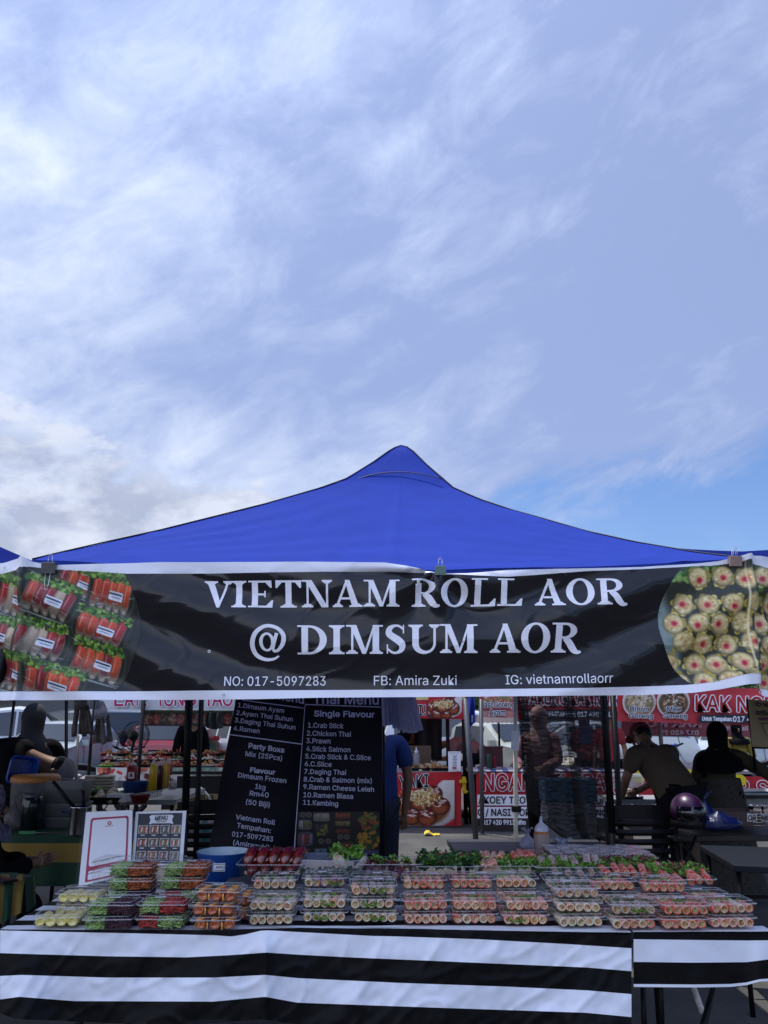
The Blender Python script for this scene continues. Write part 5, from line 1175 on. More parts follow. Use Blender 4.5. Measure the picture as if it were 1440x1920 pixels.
def food_tray(px, py, Y, w, d, h, tray_mat, mats, n, s, label, seed, z=None, group=None):
    P0 = at(px, py, Y); r = thing('food_tray', label, 'tray', P0, group=group); b = MB()
    b.rings([rrect(w*.9, d*.9, .03, .004), rrect(w*.9, d*.9, .03, 0), rrect(w, d, .035, h), rrect(w*1.03, d*1.03, .04, h), rrect(w*1.03, d*1.03, .04, h+.006), rrect(w*.97, d*.97, .03, h+.004), rrect(w*.88, d*.88, .03, .006)], capa=True, capb=True); b.build('tray_body', tray_mat, r)
    heap(r, w, d, h*.9+.05, n, s, mats, seed, z=h*.4); return r
TAN = M('tan snack balls', 'b98a55', .5, col2=['8a5a30', 'd0a878']); CRM = M('cream food', 'c9b99a', .5, col2=['b09a78', 'd9cdb6']); OCH = M('ochre food', 'a87a3c', .5, col2=['8c5a28', 'c49a58']); RDF = M('red food', '8c2a1c', .4, col2=['a8402c', '5c1410']); WHF = M('white fish cakes', 'bfb8b0', .5, col2=['a89c90', 'd6d0c8']); BRF = M('brown fried food', '6b3c20', .5, col2=['8a5428', '4a2814'])
REDTRAY = M('red plastic tray', (.28, .012, .02), .35); 
food_tray(801, 1446, YT+.35, .70, .4, .05, BLACK_PLASTIC, [TAN, OCH, CRM], 90, .035, 'tray of tan snack balls on the red sheeted stall', 5)
b = MB(); a = at(801, 1438, YT+.15); b.box(a, (.75, .005, .11)); tag(b.build('glass_guard', CLEAR), 'low clear guard in front of the snack ball tray', 'glass guard')
r, fn = panel('paper_menu', 'small white paper menu standing on the corner of the snack stall', 'sign', [(840, 1409), (863.5, 1409), (864, 1446), (841, 1447)], YT-.12, PAPER)
PT3 = lambda px, py, off: at(px, py, YT-.12)+Vector((0, -off, 0)); GP = _M['grey print']
put_polys([rrp(848+(k % 2)*2, 1417+k*3, 857-(k % 2)*2, 1418+k*3) for k in range(7)]+[rrp(842.5, 1411.5, 861.5, 1412.1), rrp(842.8, 1443.5, 862, 1444.1)], PT3, GP, r, .008, 'print_line'); put_polys([rrp(848, 1438, 856, 1441.5, 1.5)], PT3, INK_RED, r, .012, 'print_mark')
b = MB(); b.grid(lambda s, t: at(782+s*47, 1345+t*80, YT+.95)+Vector((0, .04*math.sin(s*14), 0)), 16, 6); tag(b.build('curtain', M('black cloth', (.008, .008, .009), .9)), 'black cloth hanging at the back of the snack stall', 'curtain')
b = MB(); b.box(at(870, 1472, YT-.1), (.05, .05, .22)); b.box(at(868, 1465, YT-.13), (.10, .05, .04)); b.box(at(872, 1482, YT-.13), (.08, .05, .03), ry=.6); tag(b.build('clamp_light', M('yellow plastic', (.6, .42, .02), .4)), 'yellow plastic clamp on the pole by the snack stall', 'clamp')
b = MB(); b.grid(lambda s, t: at(874+s*16, 1308+t*(54+6*math.sin(s*5)), YT-.3)+Vector((0, .06*math.sin(s*9+t*3), 0)), 12, 8); tag(b.build('tied_fabric', M('royal blue fabric', (.01, .03, .30), .7)), 'royal blue fabric tied at the pole between the red banners', 'fabric')
# fried rice stall, long red sheets
YN = 11.6
counter(884, 1480, 1446, YN, .9, 'long table behind the red fried noodle sheets')
r, fn = panel('printed_sheet', 'red sheet reading NGA with white strips Koey Teow and Nasi Goreng', 'banner', [(896, 1449), (1146, 1449), (1146, 1548), (896, 1546)], YN-.05, PRINT_RED, fold=lambda u, v: .012*math.sin(u*20)*v)
mb = MB(); mb.grid(lambda s, t: at(882+14*s, 1442+6*s+t*(76+22*s), YN+.5-.55*s), 6, 8); mb.build('side_sheet', PRINT_RED, r, world=True, fix=False)
PN = lambda px, py, off: at(px, py, YN-.07)+Vector((0, -off, 0))
put_polys([rrp(895, 1490, 1146, 1510), rrp(895, 1513, 1146, 1534)], PN, INK_WHITE, r, .004, 'white_strip'); put_polys([rrp(895, 1536, 1146, 1548)], PN, INK_BLACK, r, .004, 'black_strip')
outline_text('NGAN', 906, 1482, 999, 1482, 31, PN, r, INK_RED, INK_WHITE, .03, .06, .006); outline_text('SELERA', 1012, 1482, 1135, 1482, 31, PN, r, INK_RED, INK_WHITE, .03, .06, .006)
put_text('/ KOEY TEOW GORENG / BIHUN', 897, 1506, 1138, 1507, 12.5, PN, INK_BLACK, r, 0, .010, halo=.45); put_text('G / NASI GORENG / MEE GORENG', 896, 1529, 1138, 1530, 12.5, PN, INK_BLACK, r, 0, .010, halo=.45); put_text('017 420 9913 eifm', 905, 1546, 985, 1546, 8.5, PN, INK_WHITE, r, 0, .012, halo=.45)
b = MB(); mats_ = [M('white tablecloth stripe', (.55, .55, .6), .5), M('blue tablecloth stripe', (.06, .1, .32), .5)]
for k in range(22):
    a0, a1 = at(884+k*11.5, 1447, YN).x, at(884+(k+1)*11.5, 1447, YN).x; zt_ = at(884, 1446, YN).z+.004; b.add([(a0, YN-.05, zt_), (a1, YN-.05, zt_), (a1+.1, YN+.9, zt_), (a0+.1, YN+.9, zt_)], [(0, 1, 2, 3)], k % 2)
tag(b.build('striped_table_cover', mats_, fix=False), 'blue and white striped cover on the fried rice stall', 'tablecloth')
r, fn = panel('printed_sheet', 'long red sheet with big white outlined letters behind the cooks', 'banner', [(1147, 1455), (1470, 1456), (1470, 1512), (1147, 1510)], YN-.05, PRINT_RED, fold=lambda u, v: .015*math.sin(u*26)*v)
for s_, x0, x1 in (('OOL', 1146, 1196), ('WAR', 1232, 1278), ('AU', 1284, 1320), ('NG', 1330, 1378), ('R.S', 1383, 1440)): outline_text(s_, x0, 1492, x1, 1494, 29, PN, r, INK_RED, INK_WHITE, .02, .07, .006)
put_polys([rrp(1150, 1498, 1470, 1511)], PN, INK_WHITE, r, .003, 'white_strip'); put_text('MEE GORENG / BIHUN GORENG / NASI GORENG', 1156, 1509, 1465, 1510, 8, PN, INK_BLACK, r, 0, .009, halo=.45)
r, fn = panel('stall_banner', 'small banner reading Nasi Goreng Ayam over the fried rice stall', 'banner', [(898, 1298), (967, 1298), (967, 1346), (899, 1345)], YN-.15, M('pink red print', (.40, .08, .10), .5, scale=6, col2=(.55, .3, .28)))
PB = lambda px, py, off: at(px, py, YN-.17)+Vector((0, -off, 0))
p = Pic(60, 30, 'a04048'); p.speck(30, 12, 24, 12, ['c8a890', '8a5038', 'd8ccb8', '6f8a4c', 'b06a50'], 130, 2.5); put_pic(p, PB, 900, 1299, 966, 1330, 'printed rice picture', r, .003)
for s_, x0, x1, y_ in (('Nasi Goreng', 900, 964, 1326.5), ('Ayam', 917, 947, 1341)): outline_text(s_, x0, y_, x1, y_, 11, PB, r, INK_BLACK, INK_WHITE, .02, .09, .006)
b = MB(); b.grid(lambda s, t: at(884+s*84, 1341+t*(13+2*abs(math.sin(s*30))), YN+.1), 80, 3); tag(b.build('scalloped_awning', WHITE_TENT), 'white scalloped awning edge under the Nasi Goreng Ayam banner', 'awning')
RED2 = M('bright red printed vinyl', 'b8343c', .45, var=.08, scale=3)
r, fn = panel('stall_banner', 'red banner with white outlined capitals seen through the black net', 'banner', [(969, 1290), (1160, 1290), (1160, 1350), (969, 1350)], YN-.3, RED2, fold=lambda u, v: .02*math.sin(u*8))
PC = lambda px, py, off: at(px, py, YN-.33)+Vector((0, -off, 0))
outline_text('WARUNG KAK NOR', 975, 1320, 1155, 1323, 26, PC, r, INK_RED, INK_WHITE, .02, .09, .006); put_polys([rrp(980, 1331, 1158, 1349, 5)], PC, M('charcoal print', (.02, .02, .03)), r, .004, 'dark_strip'); put_text('UNTUK TEMPAHAN: 017 420 9913', 985, 1343, 1150, 1344, 9, PC, INK_WHITE, r, 0, .010, halo=.45)
r, fn = panel('stall_banner', 'red banner with Bihun Goreng and Mee Goreng rounds beside KAK N', 'banner', [(1160, 1286), (1480, 1292), (1480, 1362), (1155, 1352)], YN-.35, RED2, fold=lambda u, v: .025*math.sin(u*11+v))
PC = lambda px, py, off: at(px, py, YN-.39)+Vector((0, -off, 0))
for cx, s1_, sd in ((1198, 'Bihun', 3), (1262, 'Mee', 4)):
    p = Pic(60, 60, 'd8cfc8'); q = np.random.default_rng(sd); p.ell(30, 30, 26, 26, '8a6a50' if sd == 3 else '5c4434'); p.speck(30, 28, 22, 22, ['d0b898', 'a88464', '6f7f4c', 'c8a488', 'e0d4c0'] if sd == 3 else ['6a4430', '8a6248', 'c49a78', 'd8cfc0', '4a5a34', '3a2a20'], 260, 2.6, q)
    put_pic(p, PC, cx-31, 1290, cx+31, 1346, 'printed noodle picture', r, .006, inside=lambda x, y: ((x-cx)/31)**2+((y-1316)/31)**2 < 1)
    outline_text(s1_, cx-(17 if sd == 3 else 12), 1333.5, cx+(18 if sd == 3 else 14), 1333.5, 9, PC, r, INK_BLACK, INK_WHITE, .02, .1, .012); outline_text('Goreng', cx-19, 1346, cx+26, 1347, 9, PC, r, INK_BLACK, INK_WHITE, .02, .1, .012)
outline_text('KAK NOR', 1304, 1332, 1452, 1336, 28, PC, r, INK_RED, INK_WHITE, .02, .08, .008); put_polys([rrp(1309, 1340, 1478, 1356, 6)], PC, _M['charcoal print'], r, .006, 'dark_strip'); put_text('Untuk Tempahan:', 1316, 1351, 1372, 1352, 7.5, PC, INK_WHITE, r, 0, .012, halo=.45); put_text('017 420 9913', 1374, 1353, 1455, 1355, 10, PC, INK_WHITE, r, 0, .012, halo=.45)
r, fn = panel('stall_banner', 'back of a far red banner with mirrored phone digits', 'banner', [(1165, 1350), (1425, 1352), (1425, 1384), (1165, 1378)], YN+2.6, M('shaded red vinyl back', (.22, .045, .06), .5))
PD = lambda px, py, off: at(px, py, YN+2.55)+Vector((0, -off, 0)); PK = M('faded print', (.42, .20, .24), .5)
put_text('KAK NOR', 1190, 1362, 1315, 1363, 12, PD, PK, r, .04, .01, mirror=True); put_text('017 420 99', 1237, 1377, 1310, 1378, 8, PD, M('faded white print', (.42, .35, .38), .5), r, .03, .01, mirror=True); put_text('Nasi Goreng', 1350, 1368, 1402, 1370, 8, PD, _M['faded white print'], r, .03, .01, mirror=True)
vline(1232, 1300, 1400, YN+2.2, .035, GREY_METAL, 'grey pole behind the cook in the dark red cap'); vline(1336, 1300, 1400, YN+2.0, .05, BLACK_METAL, 'dark pole behind the black scarved woman')
# things on the fried noodle table
for k, (px, py, lb) in enumerate(((1290, 1453, 'yellow price tag with black print by the cook in brown'), (1387, 1463, 'yellow price tag beside the reaching woman'), (1197, 1457, 'yellow price tag half hidden by the cook'))):
    c_ = at(px, py, YN-.1); r = thing('price_tag', lb, 'sign', c_, group='yellow star price tags'); b = MB(); b.prism([(.085*(1+.05*(i % 2))*math.cos(i*math.pi/8)*1.05, .075*(1+.05*(i % 2))*math.sin(i*math.pi/8)) for i in range(16)], -.004, .004); b.build('card', M('bright yellow card', 'e0c81e', .6), r)
    if k == 0: put_polys([rrp(1284+j % 2, 1449+j*4, 1297-j % 2, 1450.5+j*4) for j in range(3)], lambda x, y, o: at(x, y, YN-.107)+Vector((0, -o, 0)), INK_BLACK, r, 0, 'print_line')
for px, w in ((1165, .35), (1185, .3)):
    c_ = at(px, 1478, YN-.7); b = MB(); b.rings([rrect(w*.8, .2, .03, 0), rrect(w, .26, .04, .15), rrect(w*1.04, .28, .04, .155)], capa=True); r = thing('storage_tub', 'clear tub ' + ('at the pole' if px == 1165 else 'by the cook')+' in front of the red sheet', 'tub', c_); b.build('tub_body', CLEAR_RIM, r); bb = MB(); bb.box((0, 0, .165), (w*1.06, .29, .02)); bb.build('tub_lid', CLEAR_RIM, r)
# cook's work table behind our row
YW = 8.3
r, zc = counter(1150, 1290, 1500, YW, .5, 'work table the cook in brown bends over', M('pale table top', (.35, .35, .37), .4))
r, zc2 = counter(1300, 1500, 1500, YW, .5, 'counter the scarved woman reaches across', _M['pale table top'])
food_tray(1180, 1503, YW+.15, .25, .2, .05, STEEL, [CRM, WHF], 30, .02, 'steel tray on the table of the cook in brown', 12)
b = MB(); c_ = at(1380, 1495, YW+.05); b.rings([rrect(.75, .28, .04, 0), rrect(.85, .32, .05, .07), rrect(.8, .3, .05, .07), rrect(.72, .26, .04, .01)], capa=True, capb=True); r = thing('griddle', 'wide steel griddle tray under the arm of the reaching woman', 'griddle', c_); b.build('griddle_body', M('dull steel', (.3, .3, .31), .3, metal=.9), r)
r = thing('bread_pack', 'pale flat bread pack lying on the steel griddle', 'bread', at(1425, 1497, YW)); b = MB(); b.ell((0, 0, .03), (.11, .08, .03), 14, 8); b.build('pack', CRM, r)

# ================================================================== RIGHT SIDE, NEARER
slab_table([(1255, 1552), (1500, 1552), (1520, 1566), (1262, 1567)], .70, 'dark table carrying the purple helmet and the blue bag', M('dark wood top', (.02, .016, .014), .5), .04)
r = thing('cross_brace', 'black crossed struts under the helmet table', 'brace', at(1290, 1640, 5.9)); 
for a_, c_ in (((1272, 1570), (1335, 1660)), ((1305, 1568), (1268, 1660))): MB().tube([at(*a_, 5.9), at(*c_, 5.9)], .012, 6).build('strut', BLACK_METAL, r, world=True)
# helmet
c_ = at(1292, 1551, 5.85); r = thing('motorcycle_helmet', 'glossy purple motorcycle helmet with dark visor on the dark table', 'helmet', c_)
b = MB(); b.ell((0, 0, .105), (.112, .135, .118), 24, 16); o = b.build('helmet_shell', M('metallic purple paint', (.035, .005, .042), .38, metal=.2, coat=.12, var=.1), r)
b = MB(); b.grid(lambda s, t: Vector((.118*math.cos(R(-150+120*s+0))*math.cos(R(-28+50*t)), .142*math.sin(R(-150+120*s))*math.cos(R(-28+50*t)), .10+.115*math.sin(R(-28+50*t)))), 18, 8); b.build('visor', M('smoked visor', (.004, .004, .006), .08, spec=.8), r)
b = MB(); b.lathe([(.10, -.0), (.115, .012), (.117, .035), (.113, .05)], (0, 0, 0), 24, sy=1.15); b.build('rim_trim', BLACK_PLASTIC, r)
BB = M('thin blue plastic film', (.002, .009, .075), .35, var=.3, scale=20, trans=.25, bump=.6, bscale=30)
bag(1350, 1556, 5.8, .30, .13, BB, 'large royal blue plastic bag slumped beside the purple helmet', 7, knots=0, d=.2)
bag(1327, 1552, 5.95, .15, .20, BB, 'upright blue bag knotted at the top right behind the helmet', 9, knots=1, d=.12)
r = thing('serving_tray', 'brown lacquered tray on the dark table by the printed strips', 'tray', at(1374, 1552, 6.15)); b = MB(); b.box((0, 0, .06), (.40, .02, .10)); b.box((0, .2, .06), (.40, .02, .10)); b.box((-.2, .1, .06), (.02, .2, .10)); b.box((.2, .1, .06), (.02, .2, .10)); b.box((0, .1, .012), (.4, .2, .01)); b.build('tray_body', M('dull brown red board', (.07, .035, .035), .5), r)
for x0, x1, s_ in ((1401, 1419, 'OR'), (1427, 1446, 'ME')):
    r, fn = panel('paper_strip', f'white paper strip printed {s_} above the brown tray', 'sign', [(x0, 1525), (x1, 1526), (x1, 1541), (x0, 1540)], 5.66, PAPER); put_text(s_, x0+1.5, 1538, x1-1.5, 1538.5, 9.5, P(5.655), INK_BLACK, r, 0, .002, halo=.45)
r = thing('wire_basket', 'dark woven basket at the frame edge on the helmet table', 'basket', at(1435, 1548, 5.6)); b = MB()
for k in range(9): b.tube([(-.08+.02*k, 0, 0), (-.09+.0225*k, -.005, .10)], .002, 4); 
for k in range(6): b.tube([(-.085, 0, .018*k), (.085, 0, .018*k)], .002, 4)
b.build('weave', GREY_METAL, r)
# black plastic chair
def chair(px, py, Y, label, rz=0, s=1):
    c_ = at(px, py, Y); r = thing('plastic_chair', label, 'chair', (c_.x, Y, 0), rz, 'black plastic chairs'); w = .50*s
    def bk(u, z): return Vector((w/2*math.sin(u*1.05)/math.sin(1.05), -.02-.09*math.cos(u*1.2)+.06, z))
    mb = MB(); mb.grid(lambda s_, t: bk(s_*2-1, .80+.08*t+.02*math.cos((s_*2-1)*1.5)*t), 20, 3); mb.grid(lambda s_, t: bk(s_*2-1, .80+.08*t+.02*math.cos((s_*2-1)*1.5)*t)+Vector((0, .02, 0)), 20, 3); mb.build('top_rail', BLACK_PLASTIC, r)
    for k in range(5):
        mb = MB(); mb.grid(lambda s_, t: bk((s_*2-1)*.86, .755-.062*k+.040*t)+Vector((0, .006, 0)), 14, 1); o = mb.build('slat', BLACK_PLASTIC, r); so = o.modifiers.new('th', 'SOLIDIFY'); so.thickness = .012
    for sx in (-1, 1): MB().tube([bk(sx*.93, .84), bk(sx*.93, .44), (sx*w*.5, -.06, .02)], [.022, .024, .02], 6).build('leg', BLACK_PLASTIC, r); MB().tube([(sx*w*.44, .38, .44), (sx*w*.48, .42, 0)], .022, 6).build('leg', BLACK_PLASTIC, r); MB().tube([bk(sx*.95, .66), (sx*w*.52, .2, .66), (sx*w*.46, .36, .44)], .018, 6).build('armrest', BLACK_PLASTIC, r)
    mb = MB(); mb.box((0, .19, .43), (w*.92, .42, .035)); mb.build('seat', BLACK_PLASTIC, r); return r
chair(1206, 1600, 6.05, 'black slatted plastic chair behind the cook in brown')
chair(392, 1600, 6.4, 'black plastic chair partly hidden behind the tilted menu banner', .3)
b = MB(); b.box(at(1293, 1600, 6.15), (.06, .25, .30)); tag(b.build('cardboard_box', _M['brown cardboard']), 'narrow tan carton standing under the helmet table', 'box')
b = MB(); b.box(at(1168, 1575, 6.35), (.10, .2, .16)); tag(b.build('cardboard_box', M('tan cardboard', (.28, .2, .12), .8)), 'tan carton behind the two right black poles', 'box')
slab_table([(1311, 1584), (1500, 1590), (1500, 1628), (1376, 1622)], .735, 'near dark blue grey folding table at the frame edge', M('dark blue grey top', (.009, .012, .018), .5, spec=.2, var=.2, scale=30, stretch=(1, 20, 1)), .035)
b = MB(); 
for z_ in (.3, .5): b.tube([(onz(1330, 1590, .735).x, 5.0, z_), (onz(1500, 1590, .735).x, 5.0, z_)], .01, 6)
tag(b.build('under_bar', BLACK_METAL), 'thin black rails under the near dark table', 'rail')
# tan banner with mirrored words, right frame edge
r, fn = panel('roll_up_banner', 'tan roll-up banner seen from behind with mirrored words', 'banner', [(1402, 1311), (1470, 1316), (1472, 1402), (1410, 1400)], 7.2, M('tan banner vinyl', (.36, .28, .16), .55, var=.05))
put_text('Order di', 1417, 1324, 1462, 1327, 8.5, P(7.18), M('dark brown print', (.04, .03, .03), .6), r, .02, .006, mirror=True); put_text('Misi', 1417, 1340, 1443, 1342, 9, P(7.18), _M['dark brown print'], r, .02, .006, mirror=True); put_polys([rrp(1424, 1345, 1460, 1351)], P(7.18), M('mauve print', (.18, .04, .09), .6), r, .005, 'mauve_strip'); put_polys([[(1427, 1356), (1436, 1380), (1437.5, 1380), (1428.5, 1356)], rrp(1427, 1355, 1460, 1357)], P(7.18), _M['dark brown print'], r, .005, 'print_line')
mb = MB(); mb.tube([at(1401, 1311, 7.22), at(1417, 1446, 7.22)], .012, 6); mb.tube([at(1410, 1401, 7.22), at(1480, 1402, 7.22)], .014, 6); mb.build('stand', BLACK_METAL, r, world=True)
# ================================================================== LEFT SIDE
YG = [M('yellow cloth', (.30, .19, .035), .8, var=.1, scale=12), M('green cloth', (.012, .06, .03), .8, var=.15, scale=12)]
# near corner table with striped cloth
r = thing('striped_table', 'near table corner under a green and yellow striped cloth', 'table', onz(20, 1700, .75))
p0, p1, p2, p3 = onz(-60, 1655, .75), onz(60, 1655, .75), onz(58, 1640, .75), onz(-60, 1640, .75)
p1 = onz(62, 1641.5, .75); pn = onz(45, 1658, .75)
b = MB(); b.add([onz(-150, 1690, .75), onz(-15, 1664, .75), onz(14, 1659, .75), p1, onz(30, 1636, .75), onz(-150, 1638, .75)], [(0, 1, 2, 3, 4, 5)]); b.build('cloth_top', YG[1], r, world=True, fix=False)
edge_pts = [(-40, 1668), (8, 1657), (17, 1655), (45, 1648), (62, 1641)]
xs = [-40, 9, 26, 46, 62]; bots = [1735, 1733, 1722, 1712, 1700]
for i in range(4):
    mb = MB(); x0, x1 = xs[i], xs[i+1]
    def ft(s, t, x0=x0, x1=x1, i=i):
        px = x0+(x1-x0)*s; y0 = np.interp(px, [q_[0] for q_ in edge_pts], [q_[1] for q_ in edge_pts]); y1 = np.interp(px, xs, bots)-1
        A = onz(px, float(y0), .752); return at(px-(t*6 if i < 3 else -t*4), float(y0+(y1-y0)*t), A.y-.01-.03*t+.015*math.sin(px*.25)*t)
    mb.grid(ft, 8, 8); mb.build('cloth_stripe', YG[(i) % 2 if i != 3 else 1], r, world=True, fix=False)
mb = MB(); mb.grid(lambda s, t: at(62+(s-.75)*4*t*(3.2 if s > .5 else 4.5)+2*s, 1642+t*(58-10*abs(s-.5)), onz(62, 1642, .752).y+.10*s+.004), 6, 6); mb.build('cloth_corner', YG[0], r, world=True, fix=False)
for i, (a_, c_) in enumerate((((4, 1645), (20, 1650)), ((34, 1643), (46, 1646)))):
    b = MB(); b.add([onz(a_[0]-4, a_[1]+9, .7535), onz(c_[0]-4, c_[1]+5, .7535), onz(c_[0]-2, 1640, .7535), onz(a_[0]-2, 1640, .7535)], [(0, 1, 2, 3)]); b.build('cloth_stripe', YG[0], r, world=True, fix=False)
MB().tube([onz(20, 1650, .74), (onz(20, 1650, .74).x, onz(20, 1650, .74).y, 0)], .018, 8).build('leg', BLACK_METAL, r, world=True)
b = MB(); b.box((0, 0, .006), (.075, .15, .010), rz=.9); r = thing('phone', 'dark mobile phone on the near striped table corner', 'phone', onz(4, 1652, .756)); b.build('phone_body', BLACK_PLASTIC, r); b = MB(); b.box((0, 0, .0115), (.068, .14, .0006), rz=.9); b.build('screen', M('dark glass', (.01, .015, .03), .08), r)
# neighbour's long table
r = thing('striped_table', 'long table behind the menu boards under green and yellow bands of cloth', 'table', onz(110, 1567, .76)); YL = onz(110, 1567, .76).y
X0, X1 = at(-60, 1567, YL).x, at(262, 1567, YL).x
b = MB(); b.box(((X0+X1)/2, YL+.4, .745), (X1-X0, .8, .03)); b.build('tabletop', YG[1], r, world=True)
for i, (ya, yb_, m_) in enumerate(((1566, 1581, 1), (1581, 1617, 0), (1617, 1662, 1))):
    mb = MB(); mb.grid(lambda s, t: at(-60+322*s, ya+(yb_-ya)*t, YL-.012-.01*math.sin(s*30)*(i+t)/3), 60, 3); mb.build('cloth_band', YG[m_], r, world=True, fix=False)
for X in (X0+.1, X1-.1): MB().tube([(X, YL+.1, .73), (X, YL+.1, 0)], .016, 6).build('leg', BLACK_METAL, r, world=True)
def lathe_thing(name, label, cat_, px, py, Y, parts, group=None, rz=0):
    c_ = at(px, py, Y); r = thing(name, label, cat_, c_, rz, group); s = Y/F
    for nm, prof, mat in parts:
        b = MB(); b.lathe([(a*s, z*s) for a, z in prof], n=24); b.build(nm, mat, r)
    return r
ORL = M('orange lid plastic', (.42, .16, .03), .45)
r = lathe_thing('storage_tub', 'big clear tub of dark sauces with an orange lid', 'tub', 57, 1560, 6.0, [('tub_body', [(0, 0), (36, 0), (40, 84)], M('hazy clear plastic', (.2, .2, .22), .3, clear=.6)), ('tub_lid', [(41, 84), (42, 86), (42, 92), (36, 96), (0, 97)], ORL), ('contents', [(0, 3), (33, 3), (36, 52), (0, 54)], M('dark brown contents', (.05, .025, .02), .4, col2=(.02, .01, .03)))])
lathe_thing('jar', 'dark jar with a grey lid in front of the orange lidded tub', 'jar', 52, 1562, 5.8, [('jar_body', [(0, 0), (14, 0), (14.5, 55), (12, 60)], M('dark jar glass', (.01, .018, .02), .1)), ('jar_lid', [(13, 60), (13.5, 66), (0, 67)], GREY_METAL)])
bag(22, 1556, 5.75, .12, .20, M('smoky film', (.1, .09, .1), .3, clear=.5, bump=.5, bscale=30), 'smoky plastic bag of goods left of the dark jar', 11, knots=1)
def boxy(name, label, cat_, px, py, Y, wpx, dpt, hpx, mat, parts=True, flare=1.12, rim=True, ctm=None, group=None):
    c_ = at(px, py, Y); s = Y/F; w, h = wpx*s, hpx*s; r = thing(name, label, cat_, c_, random.uniform(-.05, .05), group); b = MB()
    b.rings([rrect(w*.97/flare, dpt*.97/flare, .02, .004), rrect(w/flare, dpt/flare, .025, 0), rrect(w, dpt, .03, h), rrect(w*1.04, dpt*1.04, .035, h), rrect(w*1.04, dpt*1.04, .035, h+.006), rrect(w*.96, dpt*.96, .03, h+.002), rrect(w*.96/flare, dpt*.96/flare, .02, .008)], capa=True, capb=True)
    for p_ in b.v: pass
    b.build('tub_body', mat, r)
    if ctm: bb = MB(); bb.rings([rrect(w*.9/flare, dpt*.9/flare, .02, .012), rrect(w*.9, dpt*.9, .02, h*.7)], capa=True, capb=True); bb.build('contents', ctm, r)
    return r
PALEC = M('pale rice cakes', (.20, .19, .18), .6, col2=[(.28, .27, .25), (.12, .11, .12)])
for k in range(3):
    boxy('storage_tub', ['lowest pale tub in the stack behind the steel pot', 'middle pale tub in the stack behind the steel pot', 'open frosted tub topping the stack behind the steel pot'][k], 'tub', 124, 1560-k*26, 6.0, [68, 72, 76][k], .22, [25, 25, 40][k], FROST, ctm=PALEC, group='pale tubs stacked')
r = lathe_thing('steel_pot', 'steel soup pot with a dark ladle handle resting inside', 'pot', 148, 1566, 5.5, [('pot_body', [(0, 0), (17, 0), (18, 3), (18, 46), (19.5, 48), (17.5, 48), (17, 4), (0, 4)], STEEL)])
s_ = 5.5/F
MB().tube([Vector((-6*s_, 0, 40*s_)), Vector((-52*s_, -.03, 90*s_))], .013, 8).build('ladle_handle', BLACK_PLASTIC, r); MB().tube([Vector((5*s_, 0, 40*s_)), Vector((2*s_, -.02, 76*s_))], .011, 8).build('ladle_handle', _M['black plastic'], r); MB().tube([Vector((-19*s_, 0, 40*s_)), Vector((-36*s_, -.01, 43*s_)), Vector((-36*s_, .02, 38*s_)), Vector((-19*s_, 0, 36*s_))], .006, 6).build('handle', M('navy grip', (.02, .04, .12), .3), r)
r = thing('knife', 'green handled knife lying on the banded table', 'knife', onz(60, 1564, .765)); b = MB(); b.box((-.03, 0, .01), (.10, .025, .018)); b.build('handle', M('green plastic', (.02, .25, .08), .4), r); b = MB(); b.box((.11, 0, .01), (.2, .02, .003)); b.build('blade', STEEL, r)
# blue basin standing on edge
c_ = at(36, 1468, 6.15); r = thing('plastic_basin', 'bright blue basin propped on its side behind the orange lidded tub', 'basin', c_); b = MB(); s_ = 6.15/F
rg = []
for sc, y_ in ((1.0, -.02), (1.0, .0), (.86, .10), (.78, .13)):
    rg.append([((x*sc)*s_+.03*y_*3, y_, (y*sc+22)*s_) for x, y, _ in rrect(46, 44, 9, 0)])
b.rings(rg, capb=True); o = b.build('basin_body', M('bright blue plastic', (.006, .06, .42), .28, var=.05), r); o.rotation_euler = (0, R(8), R(35))
b = MB(); b.rings([[((x*sc)*s_, y_, (y*sc+22)*s_) for x, y, _ in rrect(46, 44, 9, 0)] for sc, y_ in ((1.0, -.02), (1.10, -.02), (1.10, -.03), (.98, -.03))]); o = b.build('rim', _M['bright blue plastic'], r); o.rotation_euler = (0, R(8), R(35))
# second table further back with trays and bottles
counter(95, 330, 1500, 7.0, 1.1, 'prep table with bread packs and sauce bottles', _M['stall table top'])
LB = M('off white bread wrap', (.34, .31, .27), .55, col2=[(.45, .42, .37), (.2, .17, .15)], scale=14, bump=.4, bscale=25)
for k, (px, py, w, h) in enumerate(((175, 1487, 30, 30), (195, 1487, 32, 30), (160, 1487, 22, 26))):
    c_ = at(px, py, 7.15); s_ = 7.15/F; r = thing('bread_stack', ['stack of flat bread by the hanging bundles', 'second stack of flat bread, nearer the blue caddy', 'small stack of flat bread at the back of the prep table'][k], 'bread', c_, group='stacks of flat bread')
    for j in range(6):
        b = MB(); b.rings([[(x*(1+.06*mn.noise(Vector((x*30, j, k)))), y, z) for x, y, z in rrect(w*s_*q_, .15*q_, .04, (j+zf)*h*s_/6, cx=random.uniform(-.004, .004))] for q_, zf in ((.9, .02), (1, .3), (1, .7), (.9, .97))], capa=True, capb=True); b.build('bread', LB, r)
for k, (px, lb) in enumerate(((115, 'dark tray with crumpled white paper nearest the grey cap'), (142, 'white paper packs piled on the prep table'))):
    c_ = at(px, 1467, 7.4); r = thing('food_pack', lb, 'food pack', c_); heap(r, .22, .18, .05, 14, .045, [_M['white plastic film'], CRM], 60+k, nm='wrapped_food')
heap_r = food_tray(178, 1505, 6.9, .55, .35, .05, M('dark steel tray', (.03, .03, .035), .3, metal=.5), [GREEN_DK, CRM, WHF, GREEN], 60, .035, 'dark tray of greens and pale food behind the pot', 71)
